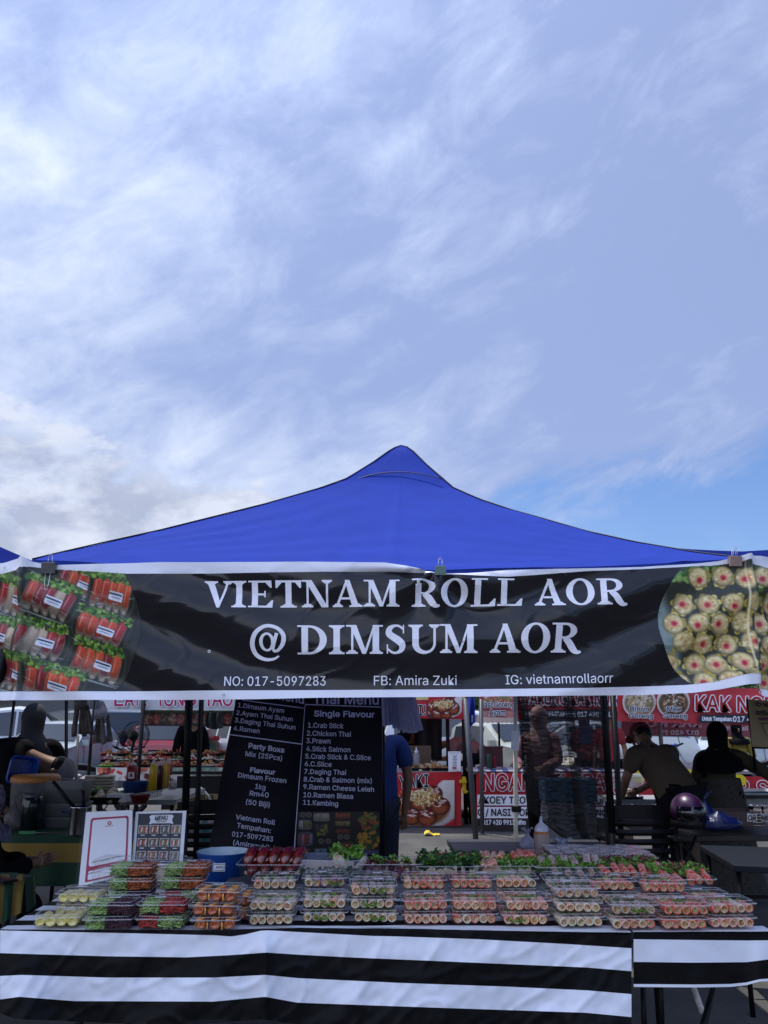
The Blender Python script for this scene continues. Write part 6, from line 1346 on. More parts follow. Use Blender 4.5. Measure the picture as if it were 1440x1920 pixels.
b = MB(); b.box(at(225, 1495, 6.8), (.17, .12, .06), rz=-.25); b.box(at(225, 1495, 6.8)+Vector((0, 0, .0305)), (.12, .07, .001), rz=-.25, mi=1); tag(b.build('carton', [PAPER, M('green print', (.08, .25, .10), .5)]), 'white carton with a green printed top', 'carton')
r = lathe_thing('red_basin', 'dark red round basin beside the white carton', 'basin', 262, 1506, 6.7, [('basin_body', [(0, 0), (13, 0), (18, 14), (19, 15), (17, 15), (12, 2), (0, 2)], M('dark red plastic', (.16, .008, .015), .35))])
r = boxy('cutlery_caddy', 'square blue caddy holding the red sauce bottle', 'caddy', 255, 1490, 6.9, 42, .13, 22, M('mid blue plastic', (.01, .06, .25), .35))
KET = M('ketchup red plastic', (.20, .008, .01), .3); MUS = M('mustard yellow plastic', (.55, .36, .01), .3); ORS = M('orange sauce plastic', (.5, .2, .02), .3)
def sbottle(px, py, Y, rpx, hpx, mat, label):
    return lathe_thing('sauce_bottle', label, 'bottle', px, py, Y, [('bottle_body', [(0, 0), (rpx, 0), (rpx, hpx*.72), (rpx*.6, hpx*.82)], mat), ('nozzle_cap', [(rpx*.66, hpx*.8), (rpx*.66, hpx*.86), (rpx*.25, hpx*.93), (rpx*.15, hpx), (0, hpx)], M('pink white cap', (.5, .35, .36), .4))], group='sauce bottles on the prep table')
r = sbottle(246, 1470, 7.0, 9.5, 40, KET, 'dark red sauce bottle with a white emblem standing in the blue caddy')
put_polys([rrp(240, 1448, 252, 1460, 2)], P(7.0-.047), INK_WHITE, r, .002, 'emblem', 3); put_polys([rrp(243.5, 1449.5, 248.5, 1457, 1.5)], P(7.0-.05), KET, r, .002, 'emblem', 3)
sbottle(285, 1485, 6.6, 7, 58, MUS, 'tall mustard yellow bottle, frontmost of the sauce bottles'); sbottle(298, 1483, 6.9, 6.5, 54, M('dark maroon plastic', (.06, .008, .01), .3), 'maroon bottle right behind the tall yellow one'); sbottle(305, 1479, 7.1, 6, 52, MUS, 'yellow bottle between the maroon and the orange bottles'); sbottle(311, 1476, 7.3, 5.5, 50, ORS, 'orange bottle near the far end of the sauce bottles'); sbottle(316, 1473, 7.5, 5, 46, KET, 'red bottle at the far end of the sauce bottles')
b = MB()
for k in range(7): b.tube([at(283+k*3.2, 1486-k*.7, 6.5), at(283+k*3.2, 1497-k*.7, 6.5)], .004, 5)
b.tube([at(250, 1490, 6.5), at(305, 1482, 6.5)], .006, 5); tag(b.build('towel_rack', M('white coated wire', (.4, .4, .42), .4)), 'white wire rack in front of the mustard bottle', 'rack')
# glass guard of the neighbour's display
b = MB(); c_ = at(205, 1520, 6.2); b.box(c_, (.45, .01, .11), rx=-.5); b.box(c_+Vector((0, -.02, -.055)), (.46, .02, .012), mi=1); tag(b.build('glass_guard', [CLEAR, GREY_METAL]), 'slanted clear guard over the dark tray of greens', 'glass guard')
# yong tau stall with trays
YQ = 11.0
counter(185, 420, 1440, YQ, 1.0, 'long table of heaped trays under the pink lettered banner', _M['stall table top'])
r, fn = panel('printed_sheet', 'red and white printed sheet under the trays of fried food', 'banner', [(180, 1439), (292, 1439), (292, 1464), (180, 1464)], YQ-.05, M('sheet white', (.5, .47, .46), .5)); p = Pic(112, 26, 'd8d0cc'); q = np.random.default_rng(2)
for k in range(26): p.ell(q.uniform(0, 112), q.uniform(0, 26), q.uniform(3, 9), q.uniform(3, 9), ['a01c24', 'c8402c', 'd8d0cc', '5c1418', 'e08060'][q.integers(5)], q.uniform(0, 180), .2, 1, .3)
put_pic(p, P(YQ-.07), 181, 1439.5, 291, 1463.5, 'printed food picture', r, .004)
r, fn = panel('printed_sheet', 'pale green patterned sheet right of the black tent legs', 'banner', [(316, 1439), (420, 1439), (420, 1449), (316, 1449)], YQ-.05, M('pale green print', (.4, .42, .30), .5, col2=[(.08, .18, .14), (.6, .58, .45)], scale=4))
b = MB(); b.box(at(368, 1480, YQ), (.78, .4, .46)); b.box(at(368, 1451.5, YQ)-Vector((0, .205, 0)), (.80, .02, .02), mi=1); tag(b.build('gas_stove', [BLACK_METAL, STEEL]), 'black stove cabinet with a bright steel edge', 'stove')
r = lathe_thing('steel_can', 'small steel can with a white label beside the black cabinet', 'can', 323, 1480, 7.4, [('can_body', [(0, 0), (7, 0), (7, 24), (0, 24)], STEEL)]); put_polys([rrp(321, 1463, 327, 1474)], P(7.4-.037), PAPER, r, .002, 'label')
q = random.Random(9); FM = [[TAN, OCH], [CRM, WHF], [RDF, BRF], [WHF, CRM, RDF], [BRF, OCH], [GREEN_DK, OCH]]; tm = [REDTRAY, BLACK_PLASTIC, STEEL]
lbs = ['tan crisps', 'cream rolls', 'red sausages', 'white fish balls', 'brown fritters', 'greens and fritters']
pos_words = ['farthest row', 'middle row', 'front row']
for j, (py, Y) in enumerate(((1415, YQ+.85), (1426, YQ+.5), (1437, YQ+.15))):
    for k, px in enumerate(range(205, 425, 31)):
        m_ = FM[(j*3+k*2) % 6]; food_tray(px+q.uniform(-3, 3), py+2, Y, .20, .26, .03, tm[(j+k) % 3] if not (j == 2 and k == 0) else M('lime plastic', (.12, .5, .03), .4), m_, 26, .022, f'tray of {lbs[(j*3+k*2) % 6]}, {ORD[k]} from the hanging bundles in the {pos_words[j]}', 300+j*10+k, group='trays on the pink bannered stall')
r, fn = panel('stall_banner', 'white banner with magenta letters ending in Yong Tao', 'banner', [(186, 1288), (442, 1288), (440, 1332), (188, 1331)], YQ-.1, M('white floral print', (.50, .52, .54), .5, col2=[(.62, .63, .66), (.35, .42, .42)], scale=2.2)); MG = M('magenta ink', (.42, .012, .10), .5)
for s_, x0, x1 in (('E', 215, 231), ('A', 234, 251), ('T', 253, 262), ('I', 268, 275), ('Y', 293, 309), ('O', 308, 325), ('N', 328, 344), ('G', 345, 368), ('T', 384, 399), ('A', 398, 417), ('O', 418, 436)): outline_text(s_, x0, 1323.5, x1, 1323.5, 27, P(YQ-.13), r, MG, INK_WHITE, 0, .07, .004)
r, fn = panel('stall_banner', 'dark food picture banner hanging below the white one', 'banner', [(270, 1333), (436, 1333), (436, 1362), (271, 1361)], YQ+.1, M('dark food banner', (.03, .02, .02), .5)); p = Pic(166, 28, '2a1814'); q = np.random.default_rng(8)
for k in range(11):
    cx = 8+k*15; p.ell(cx, 14, 8, 10, ['6a3a2c', '7c2420', '4a4030', '8a5a40'][k % 4], 0, .2); p.speck(cx, 14, 7, 9, [['a05040', 'c0a090', '5c2018'], ['a83838', 'c87868'], ['6f7050', '9a8a68', '3a3020']][k % 3], 22, 2.2, q)
p.a *= .75; p.ell(83, 1, 90, 2.5, '4f7a3c', 0, .4, .6); put_pic(p, P(YQ+.08), 271, 1333, 435, 1361, 'printed food picture', r, .004)
vline(271, 1290, 1440, YQ-.15, .028, BLACK_METAL, 'black pole at the corner of the pink lettered stall')
b = MB(); b.grid(lambda s, t: at(388+30*s-3*math.sin(t*3), 1336+(32-6*abs(s-.5))*t, YQ-.3)+Vector((0, .05*math.sin(s*14), 0)), 14, 6); tag(b.build('hanging_clothes', M('black hanging cloth', (.008, .012, .012), .9)), 'black clothes hanging below the dark food banner', 'clothes')
r, fn = panel('yellow_sign', 'pale yellow sign with mirrored black letters behind the black legs', 'sign', [(330, 1486), (412, 1489), (406, 1522), (326, 1520)], 9.0, M('pale yellow vinyl', (.32, .28, .13), .6))
put_text('BUBUR', 352, 1500, 400, 1501, 10, P(8.98), INK_BLACK, r, 0, .006, mirror=True, halo=.5); put_text("L'D1", 366, 1515, 398, 1516, 10, P(8.98), INK_BLACK, r, 0, .006, mirror=True, halo=.5)
b = MB(); b.tube([at(371, 1475, 8.9), at(380, 1480, 8.9), at(390, 1492, 8.9), at(396, 1502, 8.9)], .012, 6); tag(b.build('hose', M('grey hose', (.4, .4, .42), .4)), 'pale grey hose curving in front of the yellow sign', 'hose')
r, fn = panel('storage_bag', 'pale bag with a green and tan dotted print behind the poles', 'bag', [(376, 1388), (409, 1388), (409, 1424), (378, 1424)], YQ+1.6, M('dotted print', (.20, .22, .21), .6, col2=[(.22, .16, .08), (.05, .14, .12), (.24, .26, .25)], scale=9))
lathe_thing('water_bottle', 'teal gas bottle glimpsed between the black poles and the menu banner', 'bottle', 383, 1592, 6.9, [('bottle_body', [(0, 0), (11, 0), (12, 4), (12, 34), (7, 42), (4, 44), (4, 50), (0, 50)], M('teal plastic', (.03, .16, .16), .4))])
# pedestal fan
c_ = at(248, 1425, 12.2); r = thing('pedestal_fan', 'black pedestal fan facing away between the blue car and the scooter', 'fan', c_); s_ = 12.2/F; hub = Vector((2*s_, 0, 42*s_))
MB().tube([(0, 0, -1.2), (-2*s_, 0, 20*s_), hub], .02, 6).build('stand', BLACK_METAL, r)
b = MB(); b.ell(hub-Vector((0, .08, 0)), (.07, .10, .08), 12, 8); b.build('motor', BLACK_PLASTIC, r)
b = MB()
for k in range(24):
    g = k*math.pi/12; e_ = Vector((math.cos(g), 0, math.sin(g))); b.tube([hub+Vector((0, .10, 0))+e_*.03, hub+Vector((0, .13, 0))+e_*.12, hub+Vector((0, .05, 0))+e_*.20], .002, 3)
for rr, y_ in ((.20, .05), (.16, .10), (.10, .13), (.20, .0)):
    b.tube([hub+Vector((rr*math.cos(g*math.pi/12), y_, rr*math.sin(g*math.pi/12))) for g in range(25)], .0045, 4)
b.build('fan_guard', BLACK_METAL, r)
for k in range(3):
    g = k*2.094; b = MB(); b.grid(lambda s, t: hub+Vector(((.03+.14*s)*math.cos(g+(t-.5)*.9), .05+.03*(t-.5), (.03+.14*s)*math.sin(g+(t-.5)*.9))), 4, 4); b.build('blade', M('smoky fan blade', (.1, .1, .11), .3, clear=.3), r)

# ================================================================== VEHICLES AND SETTING FAR OFF
GLASSC = M('car window glass', (.012, .016, .022), .06, spec=.9); LAMPR = M('red tail lamp', (.35, .012, .01), .2); LAMPW = M('clear head lamp', (.6, .62, .65), .1)
def car(name, label, pos, rz, kind, colour, plate=None, group=None):
    L_, Wd, H_ = {'suv': (4.3, 1.80, 1.68), 'hatch': (3.7, 1.62, 1.42), 'van': (4.2, 1.68, 1.88), 'sedan': (4.3, 1.68, 1.42), 'pickup': (5.0, 1.80, 1.75)}[kind]
    paint = M('paint '+colour, colour, .22, metal=.1, coat=.6, var=.04, scale=2)
    r = thing(name, label, 'car' if kind not in ('van', 'pickup') else ('van' if kind == 'van' else 'pickup truck'), (pos[0], pos[1], 0), rz, group)
    h = L_/2   # y forward = front
    prof = {'suv': [(-h, .50, .92, .92), (-h+.06, .32, 1.02, 1.10), (-h+.28, .28, 1.04, 1.60), (-h+.75, .28, 1.02, H_), (.1, .28, 1.0, H_), (.55, .28, .98, H_-.06), (1.05, .28, .98, 1.06), (1.5, .28, .95, .97), (h-.12, .30, .80, .82), (h, .45, .62, .62)],
            'hatch': [(-h, .45, .80, .80), (-h+.05, .28, .88, .92), (-h+.42, .24, .92, 1.34), (-h+.75, .24, .92, H_), (-.1, .24, .90, H_), (.3, .24, .88, H_-.06), (.85, .24, .88, .94), (1.3, .24, .84, .86), (h-.1, .26, .70, .72), (h, .4, .55, .55)],
            'sedan': [(-h, .45, .80, .82), (-h+.05, .28, .90, .94), (-h+.65, .24, .92, .97), (-h+1.15, .24, .92, H_-.04), (-.5, .24, .90, H_), (.15, .24, .88, H_-.04), (.85, .24, .88, .94), (1.4, .24, .84, .86), (h-.1, .26, .68, .70), (h, .4, .55, .55)],
            'van': [(-h, .45, 1.0, 1.1), (-h+.04, .28, 1.02, 1.55), (-h+.18, .25, 1.02, 1.82), (-h+.6, .25, 1.02, H_), (.6, .25, 1.0, H_), (1.1, .25, .98, H_-.08), (1.72, .25, .96, 1.08), (h-.16, .26, .9, .95), (h-.04, .3, .72, .74), (h, .45, .6, .6)],
            'pickup': [(-h, .55, .98, .98), (-h+.04, .40, 1.02, 1.02), (-.75, .32, 1.02, 1.02), (-.70, .32, 1.04, 1.10), (-.45, .32, 1.04, H_-.05), (0, .32, 1.03, H_), (.5, .32, 1.0, H_-.06), (1.05, .32, 1.02, 1.12), (h-.2, .34, .92, .95), (h, .5, .7, .7)]}[kind]
    rings, side, tops = [], [], []
    for i, (y, zb, zl, zt) in enumerate(prof):
        tp = .80 if 0 < i < len(prof)-1 else .84; w = Wd/2*(1 if 0 < i < len(prof)-1 else .93); gh = max(0, zt-zl); wr = w-gh*.30
        half = [(w*.90, zb), (w, zb+.16), (w*1.0, (zb+zl)/2+.08), (w*.975, zl), (wr, zt-min(.06, gh*.4)), (wr*.80, zt), (0, zt+.015)]
        rings.append([(x, y, z) for x, z in half]+[(-x, y, z) for x, z in half[-2::-1]]); side.append((w*.975, zl, wr, zt, gh))
    b = MB(); n = len(rings[0]); o0 = len(b.v)
    vs = [p_ for rg_ in rings for p_ in rg_]; fs = [(i*n+k, i*n+k+1, (i+1)*n+k+1, (i+1)*n+k) for i in range(len(rings)-1) for k in range(n-1)]
    fs += [tuple(range(n)), tuple(range((len(rings)-1)*n, len(rings)*n))[::-1]]; b.add(vs, fs, 0, True); o = b.build('body', paint, r); es = o.modifiers.new('es', 'EDGE_SPLIT'); es.split_angle = R(32)
    idx = [i for i, s_ in enumerate(side) if s_[4] > .3]
    for sx in (-1, 1):                                   # side windows between roof and belt line
        for a_, c_ in zip(idx[:-1], idx[1:]):
            y0, y1 = prof[a_][0], prof[c_][0]
            if y1-y0 < .2: continue
            def sp(i, f, sx=sx): wb, zl, wr, zt, gh = side[i]; return Vector((sx*(wb+(wr-wb)*f+.006), prof[i][0], zl+(zt-.06-zl)*f))
            def pt(u, f): return sp(a_, f).lerp(sp(c_, f), u)
            b = MB(); b.add([pt(.06, .08), pt(.95, .08), pt(.95, .92), pt(.06, .92)], [(0, 1, 2, 3)]); b.build('window', GLASSC, r)
    for a_, c_, nm in ((idx[0]-1, idx[0], 'rear_window'), (idx[-1], idx[-1]+1, 'windscreen')):
        A_, B_ = side[a_], side[c_]; ya, yb_ = prof[a_][0], prof[c_][0]; lo, hi = (A_, B_) if A_[3] < B_[3] else (B_, A_); yl, yh = (ya, yb_) if A_[3] < B_[3] else (yb_, ya); d_ = -.012 if yl < yh else .012
        b = MB(); f0, f1 = .12, .90
        q_ = lambda f, sx, k=.86: (sx*k*((lo[0]*(1-f)+hi[2]*f)), yl+(yh-yl)*f+d_, lo[3]+(hi[3]-lo[3])*f+.02)
        b.add([q_(f0, -1), q_(f0, 1), q_(f1, 1), q_(f1, -1)], [(0, 1, 2, 3)]); b.build(nm, GLASSC, r)
    for y in (-h+.78, h-.78):
        for sx in (-1, 1):
            b = MB(); b.lathe([(.18, -.1), (.30, -.1), (.315, -.06), (.315, .06), (.30, .1), (.19, .1)], (sx*(Wd/2-.09), y, .315), 20, axis='x'); w_ = b.build('wheel', RUBBER, r)
            bb = MB(); bb.lathe([(.0, .07), (.05, .08), (.17, .06), (.19, .09), (.19, -.09), (0, -.05)] if sx > 0 else [(0, -.07), (.05, -.08), (.17, -.06), (.19, -.09), (.19, .09), (0, .05)], (sx*(Wd/2-.09), y, .315), 16, axis='x'); bb.build('rim', GREY_METAL, w_)
    for sx in (-1, 1):
        b = MB(); zl = prof[1][2]; b.box((sx*Wd*.41, -h+.02, zl-.12), (.20, .09, .24 if kind != 'sedan' else .15)); b.build('tail_lamp', LAMPR, r)
        b = MB(); b.box((sx*Wd*.37, h-.06, .66), (.32, .12, .15)); b.build('headlight', LAMPW, r)
        b = MB(); b.box((sx*(Wd/2+.06), .62, prof[5][2]+.08), (.16, .09, .12)); b.build('mirror', paint, r)
        for y_ in (-.15, .75): b = MB(); b.box((sx*(Wd/2+.004), y_-.2, .68), (.004, .012, .55)); b.build('door_seam', BLACK_PLASTIC, r)
    b = MB(); b.box((0, -h-.02, .42), (Wd*.92, .14, .2)); b.build('bumper', paint if kind != 'hatch' else BLACK_PLASTIC, r); b = MB(); b.box((0, h+.01, .40), (Wd*.92, .14, .22)); b.build('bumper', paint, r)
    b = MB(); b.box((0, -h-.035 if kind != 'hatch' else -h-.01, .74 if kind != 'hatch' else .70), (.46, .02, .12)); pl = b.build('number_plate', BLACK_PLASTIC, r)
    if plate:
        me = text2d(plate); bm = bmesh.new(); bm.from_mesh(me); xa = min(v_.co.x for v_ in bm.verts); xb = max(v_.co.x for v_ in bm.verts)
        for v_ in bm.verts: v_.co = ((v_.co.x-xa)/(xb-xa)*.40-.20, -h-.024, .665+v_.co.y*.1)
        bm.to_mesh(me); bm.free(); me.name = 'lettering'; me.materials.append(INK_WHITE); link('lettering', me, r, world=False)
    if kind == 'pickup': b = MB(); b.box((0, -1.62, 1.03), (1.5, 1.65, .02)); b.build('load_bed', BLACK_PLASTIC, r)
    return r
def cpos(px, Y): p_ = at(px, 1400, Y); return (p_.x, Y)
car('parked_car', 'dark red hatchback seen from behind with a black number plate', cpos(333, 21.5), 0, 'hatch', '8c1826', 'KDR 4710')
car('parked_car', 'navy blue people carrier parked next to the pedestal fan', cpos(216, 21.5), R(-22), 'suv', '142034')
car('parked_car', 'silver blue car behind the fan and the scooter', cpos(284, 29), R(15), 'sedan', '76869c')
car('white_pickup', 'white double cab pickup behind the headscarved woman', cpos(30, 20), R(-70), 'pickup', 'b8bcc2')
car('silver_van', 'silver grey car with a pale bonnet behind the brown bundles', cpos(112, 19), R(175), 'sedan', '8c959c')
car('parked_car', 'white car behind the tilted menu banner', cpos(425, 24), R(50), 'sedan', 'c4c8cc')
car('parked_car', 'lime green car far behind the hanging black clothes', cpos(388, 38), R(80), 'hatch', '3c9c3a')
car('parked_car', 'white sports utility car broadside behind the leaning grey pole', cpos(862, 20.5), R(-78), 'suv', 'ccd0d4')
car('parked_car', 'silver grey estate car nose out right of the upright pole', cpos(950, 19), R(-150), 'sedan', 'a4a69c')
car('parked_car', 'pale car far behind the snack stall curtain', cpos(735, 27), R(70), 'hatch', 'aab2ba')
car('silver_van', 'silver van with a wide windscreen behind the cook in brown', cpos(1205, 17), R(168), 'van', '8a96a0')
car('parked_car', 'white car right of the smiling woman in yellow', cpos(1402, 19), R(120), 'hatch', 'bcc2c6')
car('parked_car', 'silver car half hidden by the net curtain', cpos(1060, 20), R(95), 'sedan', '9a9ea4')
def moto(name, label, pos, rz, colour, scooter=False):
    pm = M('paint '+colour, colour, .25, coat=.5, var=.04); r = thing(name, label, 'motorcycle', (pos[0], pos[1], 0), rz)
    for y in (-.62, .62):
        b = MB(); b.tube([(0, y+.26*math.cos(g*math.pi/10), .30+.26*math.sin(g*math.pi/10)) for g in range(21)], .045, 8); w_ = b.build('wheel', RUBBER, r)
        bb = MB(); bb.lathe([(.0, -.03), (.05, -.04), (.05, .04), (0, .03)], (0, y, .3), 10, axis='x')
        for g in range(6): bb.tube([(0, y, .3), (0, y+.24*math.cos(g*1.047), .3+.24*math.sin(g*1.047))], .012, 4)
        bb.build('rim', GREY_METAL, w_)
    b = MB(); b.rings([[(x*1, y, z+zc) for x, z, _ in rrect(w, hh, .04, 0)] for y, w, hh, zc in ((-.85, .08, .08, .72), (-.6, .24, .22, .62), (-.2, .26, .26, .50), (.05, .22, .16, .36), (.25, .24, .16, .38), (.38, .20 if not scooter else .34, .34, .50), (.46, .14 if not scooter else .30, .40, .66))], capa=True, capb=True); b.build('body_shell', pm, r)
    b = MB(); b.rings([[(x, y, z+zc) for x, z, _ in rrect(w, hh, .02, 0)] for y, w, hh, zc in ((-.85, .16, .06, .80), (-.5, .26, .09, .78), (-.1, .24, .09, .74), (.12, .14, .06, .68))], capa=True, capb=True); b.build('seat', BLACK_PLASTIC, r)
    MB().tube([(0, .62, .30), (0, .45, .80), (0, .40, 1.0)], .035, 6).build('fork', GREY_METAL, r); b = MB(); b.rings([[(x, y, z+.98) for x, z, _ in rrect(w, hh, .04, 0)] for y, w, hh in ((.34, .10, .08), (.42, .19, .13), (.50, .12, .10))], capa=True, capb=True); b.build('headlamp_cowl', pm, r)
    MB().tube([(-.34, .28, 1.05), (-.12, .40, 1.0), (.12, .40, 1.0), (.34, .28, 1.05)], .016, 6).build('handlebar', BLACK_METAL, r)
    for sx in (-1, 1): b = MB(); b.tube([(sx*.22, .33, 1.03), (sx*.30, .36, 1.22)], .007, 5); b.ell((sx*.30, .36, 1.25), (.07, .012, .045), 10, 6); b.build('mirror', BLACK_PLASTIC, r)
    b = MB(); b.box((0, .66, .60), (.14, .42, .03), rx=-.3); b.build('mudguard', pm, r); b = MB(); b.box((0, -.92, .62), (.14, .04, .10)); b.build('tail_lamp', LAMPR, r)
    return r
moto('parked_scooter', 'grey scooter with white fairing behind the dark bundle stand', cpos(178, 13.2), R(-70), '6a7078', True); moto('parked_scooter', 'white scooter standing left of the dark red hatchback', cpos(290, 13.6), R(125), 'c8ccd0', True)
moto('parked_motorcycle', 'blue and grey motorcycle right of the brown shirted cook', cpos(1312, 15.0), R(70), '1c4a94'); moto('parked_motorcycle', 'second blue motorcycle, farther off by the sunlit kerb', cpos(1285, 22), R(80), '2c68a4')
moto('parked_motorcycle', 'red motorcycle near the tan roll-up banner', cpos(1425, 14.6), R(75), 'a01420'); moto('parked_motorcycle', 'red scooter behind the snack stall corner', cpos(846, 14.2), R(100), 'a82030'); moto('parked_motorcycle', 'black motorcycle low behind the silver van', cpos(1270, 16), R(60), '14181c')
# little truck
c_ = cpos(232, 42); r = thing('white_truck', 'small white flatbed truck parked far off under the trees', 'truck', (c_[0], c_[1], 0)); WP = M('white truck paint', (.6, .61, .62), .35)
b = MB(); b.prism([(-.9, .5), (-.98, 1.2), (-.80, 1.9), (.5, 1.95), (.5, .5)], -.8, .8); b.build('cab', WP, r); b = MB(); b.add([(-.7, -.81, 1.3), (.05, -.81, 1.3), (.05, -.81, 1.78), (-.62, -.81, 1.78)], [(0, 1, 2, 3)]); b.add([(.12, -.81, 1.3), (.42, -.81, 1.3), (.42, -.81, 1.78), (.12, -.81, 1.78)], [(0, 1, 2, 3)]); b.build('window', GLASSC, r)
b = MB(); b.box((2.0, 0, .75), (3.0, 1.6, .12)); b.box((2.0, -.8, 1.1), (3.0, .05, .6)); b.box((2.0, .8, 1.1), (3.0, .05, .6)); b.build('cargo_bed', M('rust brown bed', (.22, .13, .10), .7), r)
for x in (-.3, 2.7): b = MB(); b.lathe([(0, -.9), (.34, -.9), (.36, -.8), (.36, .8), (.34, .9), (0, .9)], (x, 0, .36), 16, axis='y'); b.build('wheel', RUBBER, r)
# tarpaulin covered lorry, shophouse row, trees
c_ = cpos(118, 30); r = thing('tarpaulin_stall', 'dark grey tarpaulin shed behind the white pickup', 'shed', (c_[0], c_[1], 0)); b = MB(); b.box((0, 0, 2.0), (2.6, 2.5, 2.2)); b.prism([(-1.35, 3.1), (0, 3.7), (1.35, 3.1)], -1.3, 1.3); b.build('tarpaulin', M('grey tarpaulin', (.07, .075, .08), .7, bump=.4, bscale=3), r); b = MB(); b.box((0, 0, .75), (2.5, 2.3, .3)); b.build('base', M('rust brown base', (.16, .09, .07), .7), r)
BW_ = M('painted render', (.30, .29, .27), .8, var=.1, scale=1); SH = M('grey roller shutter', (.12, .125, .13), .5); RF = M('dark roof sheet', (.06, .055, .055), .6)
for k, x in enumerate((-34, -20, -6, 8, 22, 36, 50)):
    r = thing('shophouse', ['low shop with grey shutters at the far left of the row', 'low cream shop behind the white truck', 'low shop behind the tall menu banner', 'low dark shuttered shop behind the white car', 'low shop behind the red fried rice banners', 'low shop behind the smiling woman', 'low shop beyond the roll-up banner'][k], 'building', (x, 62, 0)); b = MB(); b.box((0, 4, 2.2), (13.6, 8, 4.4)); b.build('wall', BW_ if k % 2 else M('cream render', (.36, .33, .27), .8), r)
    b = MB(); b.prism([(-7, 4.4), (-7, 4.6), (0, 6.0), (7, 4.6), (7, 4.4)], -1.2, 8.2); b.build('roof', RF, r)
    for j in range(4):
        b = MB(); b.box((-5+3.35*j, -.06, 1.45), (2.7, .1, 2.5)); 
        for q_ in range(8): b.box((-5+3.35*j, -.12, .4+q_*.3), (2.7, .03, .04))
        b.build('shutter', SH, r)
    b = MB(); b.box((0, -.9, 3.1), (13.4, 1.8, .08)); b.build('porch_roof', RF, r)
BARK = M('brown bark', (.08, .055, .04), .9, bump=.6, bscale=40); FOL = M('tree foliage', (.045, .085, .025), .7, scale=3, col2=[(.07, .12, .035), (.025, .05, .015)], trans=.2)
def tree(px, Y, h, label, seed):
    q = random.Random(seed); p_ = cpos(px, Y); r = thing('tree', label, 'tree', (p_[0], p_[1], 0)); mb = MB(); mb.tube([(0, 0, 0), (.1, 0, h*.25), (0, .1, h*.5)], [.22, .16, .1], 8)
    cl_ = []
    for k in range(9):
        g = q.uniform(0, 6.3); e_ = Vector((math.cos(g)*q.uniform(.8, 1.9), math.sin(g)*q.uniform(.8, 1.9), h*q.uniform(.42, .9))); mb.tube([(0, 0, h*.35), Vector((0, 0, h*.45)).lerp(e_, .5), e_], [.08, .05, .02], 5); cl_.append(e_)
    mb.build('trunk', BARK, r); mb = MB()
    for c__ in cl_:
        for _ in range(420): d = Vector((q.gauss(0, .55), q.gauss(0, .55), q.gauss(0, .42))); leaf(mb, c__+d, .13*q.uniform(.7, 1.3), q)
    mb.build('crown', FOL, r, fix=False)
for px, Y, h, lb, sd in ((205, 48, 5.5, 'dark leafy tree behind the small white truck', 1), (262, 55, 5, 'tree behind the truck bed and pink banner', 2), (70, 50, 5, 'tree behind the white pickup', 3), (735, 52, 4.6, 'tree beyond the snack stall', 4), (905, 50, 4.4, 'tree behind the white broadside car', 5), (1290, 50, 4.6, 'tree beyond the blue motorcycles', 6), (1400, 52, 4.6, 'tree beyond the tan roll-up banner', 7)): tree(px, Y, h, lb, sd)
b = MB(); b.box((0, 44.3, .5), (120, .15, 1.0)); tag(b.build('roadside_wall', M('weathered low wall', (.22, .20, .17), .85, var=.2, scale=1)), 'low weathered wall running along the far pavement', 'wall')
# canopies of the stalls across the aisle
simple_tent(-3.3, YQ+1.4, 3.2, 3.0, 2.15, 3.0, WHITE_TENT, 'white canopy over the trays of fried food', legs=(0, 0, 1, 1), val=.12)
simple_tent(.75, YT+1.4, 2.6, 2.8, 2.1, 2.9, RED_TENT, 'red canopy over the snack ball stall', legs=(0, 0, 1, 0), val=.1)
simple_tent(3.6, YN+2.0, 3.0, 2.8, 2.1, 2.9, RED_TENT, 'red canopy behind the long noodle banners', legs=(0, 0, 0, 0), val=.1)

# ================================================================== PEOPLE
def skin(name, nodes, edges, mat, parent, sub=2, root=None):
    keys = list(nodes); me = bpy.data.meshes.new(name); me.from_pydata([nodes[k][0] for k in keys], [(keys.index(a), keys.index(c_)) for a, c_ in edges], [])
    o = bpy.data.objects.new(name, me); COL.objects.link(o); o.modifiers.new('skin', 'SKIN'); s_ = o.modifiers.new('sub', 'SUBSURF'); s_.levels = s_.render_levels = sub
    for i, k in enumerate(keys):
        rr = nodes[k][1]; me.skin_vertices[0].data[i].radius = rr if isinstance(rr, tuple) else (rr, rr)
    me.skin_vertices[0].data[keys.index(root or keys[0])].use_root = True
    dg = bpy.context.evaluated_depsgraph_get(); dg.update(); m2 = bpy.data.meshes.new_from_object(o.evaluated_get(dg)); bpy.data.objects.remove(o); bpy.data.meshes.remove(me)
    m2.materials.clear(); m2.materials.append(mat); m2.name = name
    for p_ in m2.polygons: p_.use_smooth = True
    o = bpy.data.objects.new(name, m2); COL.objects.link(o); o.parent = parent; return o
BASE = dict(pelvis=(0, 0, .93), belly=(0, .0, 1.08), chest=(0, 0, 1.28), neck=(0, -.005, 1.45), head=(0, .015, 1.545), crown=(0, .005, 1.62),
            shL=(-.165, 0, 1.37), elL=(-.23, -.02, 1.10), wrL=(-.24, .05, .86), shR=(.165, 0, 1.37), elR=(.23, -.02, 1.10), wrR=(.24, .05, .86),
            hiL=(-.09, 0, .87), knL=(-.10, .02, .49), anL=(-.10, -.02, .09), toL=(-.11, .14, .035), hiR=(.09, 0, .87), knR=(.10, .02, .49), anR=(.10, -.02, .09), toR=(.11, .14, .035))
RAD = dict(pelvis=(.15, .12), belly=(.14, .11), chest=(.155, .115), neck=.055, head=(.078, .092), crown=(.072, .082), shL=.062, elL=.042, wrL=.028, shR=.062, elR=.042, wrR=.028, hiL=.088, knL=.06, anL=.04, toL=.035, hiR=.088, knR=.06, anR=.04, toR=.035)
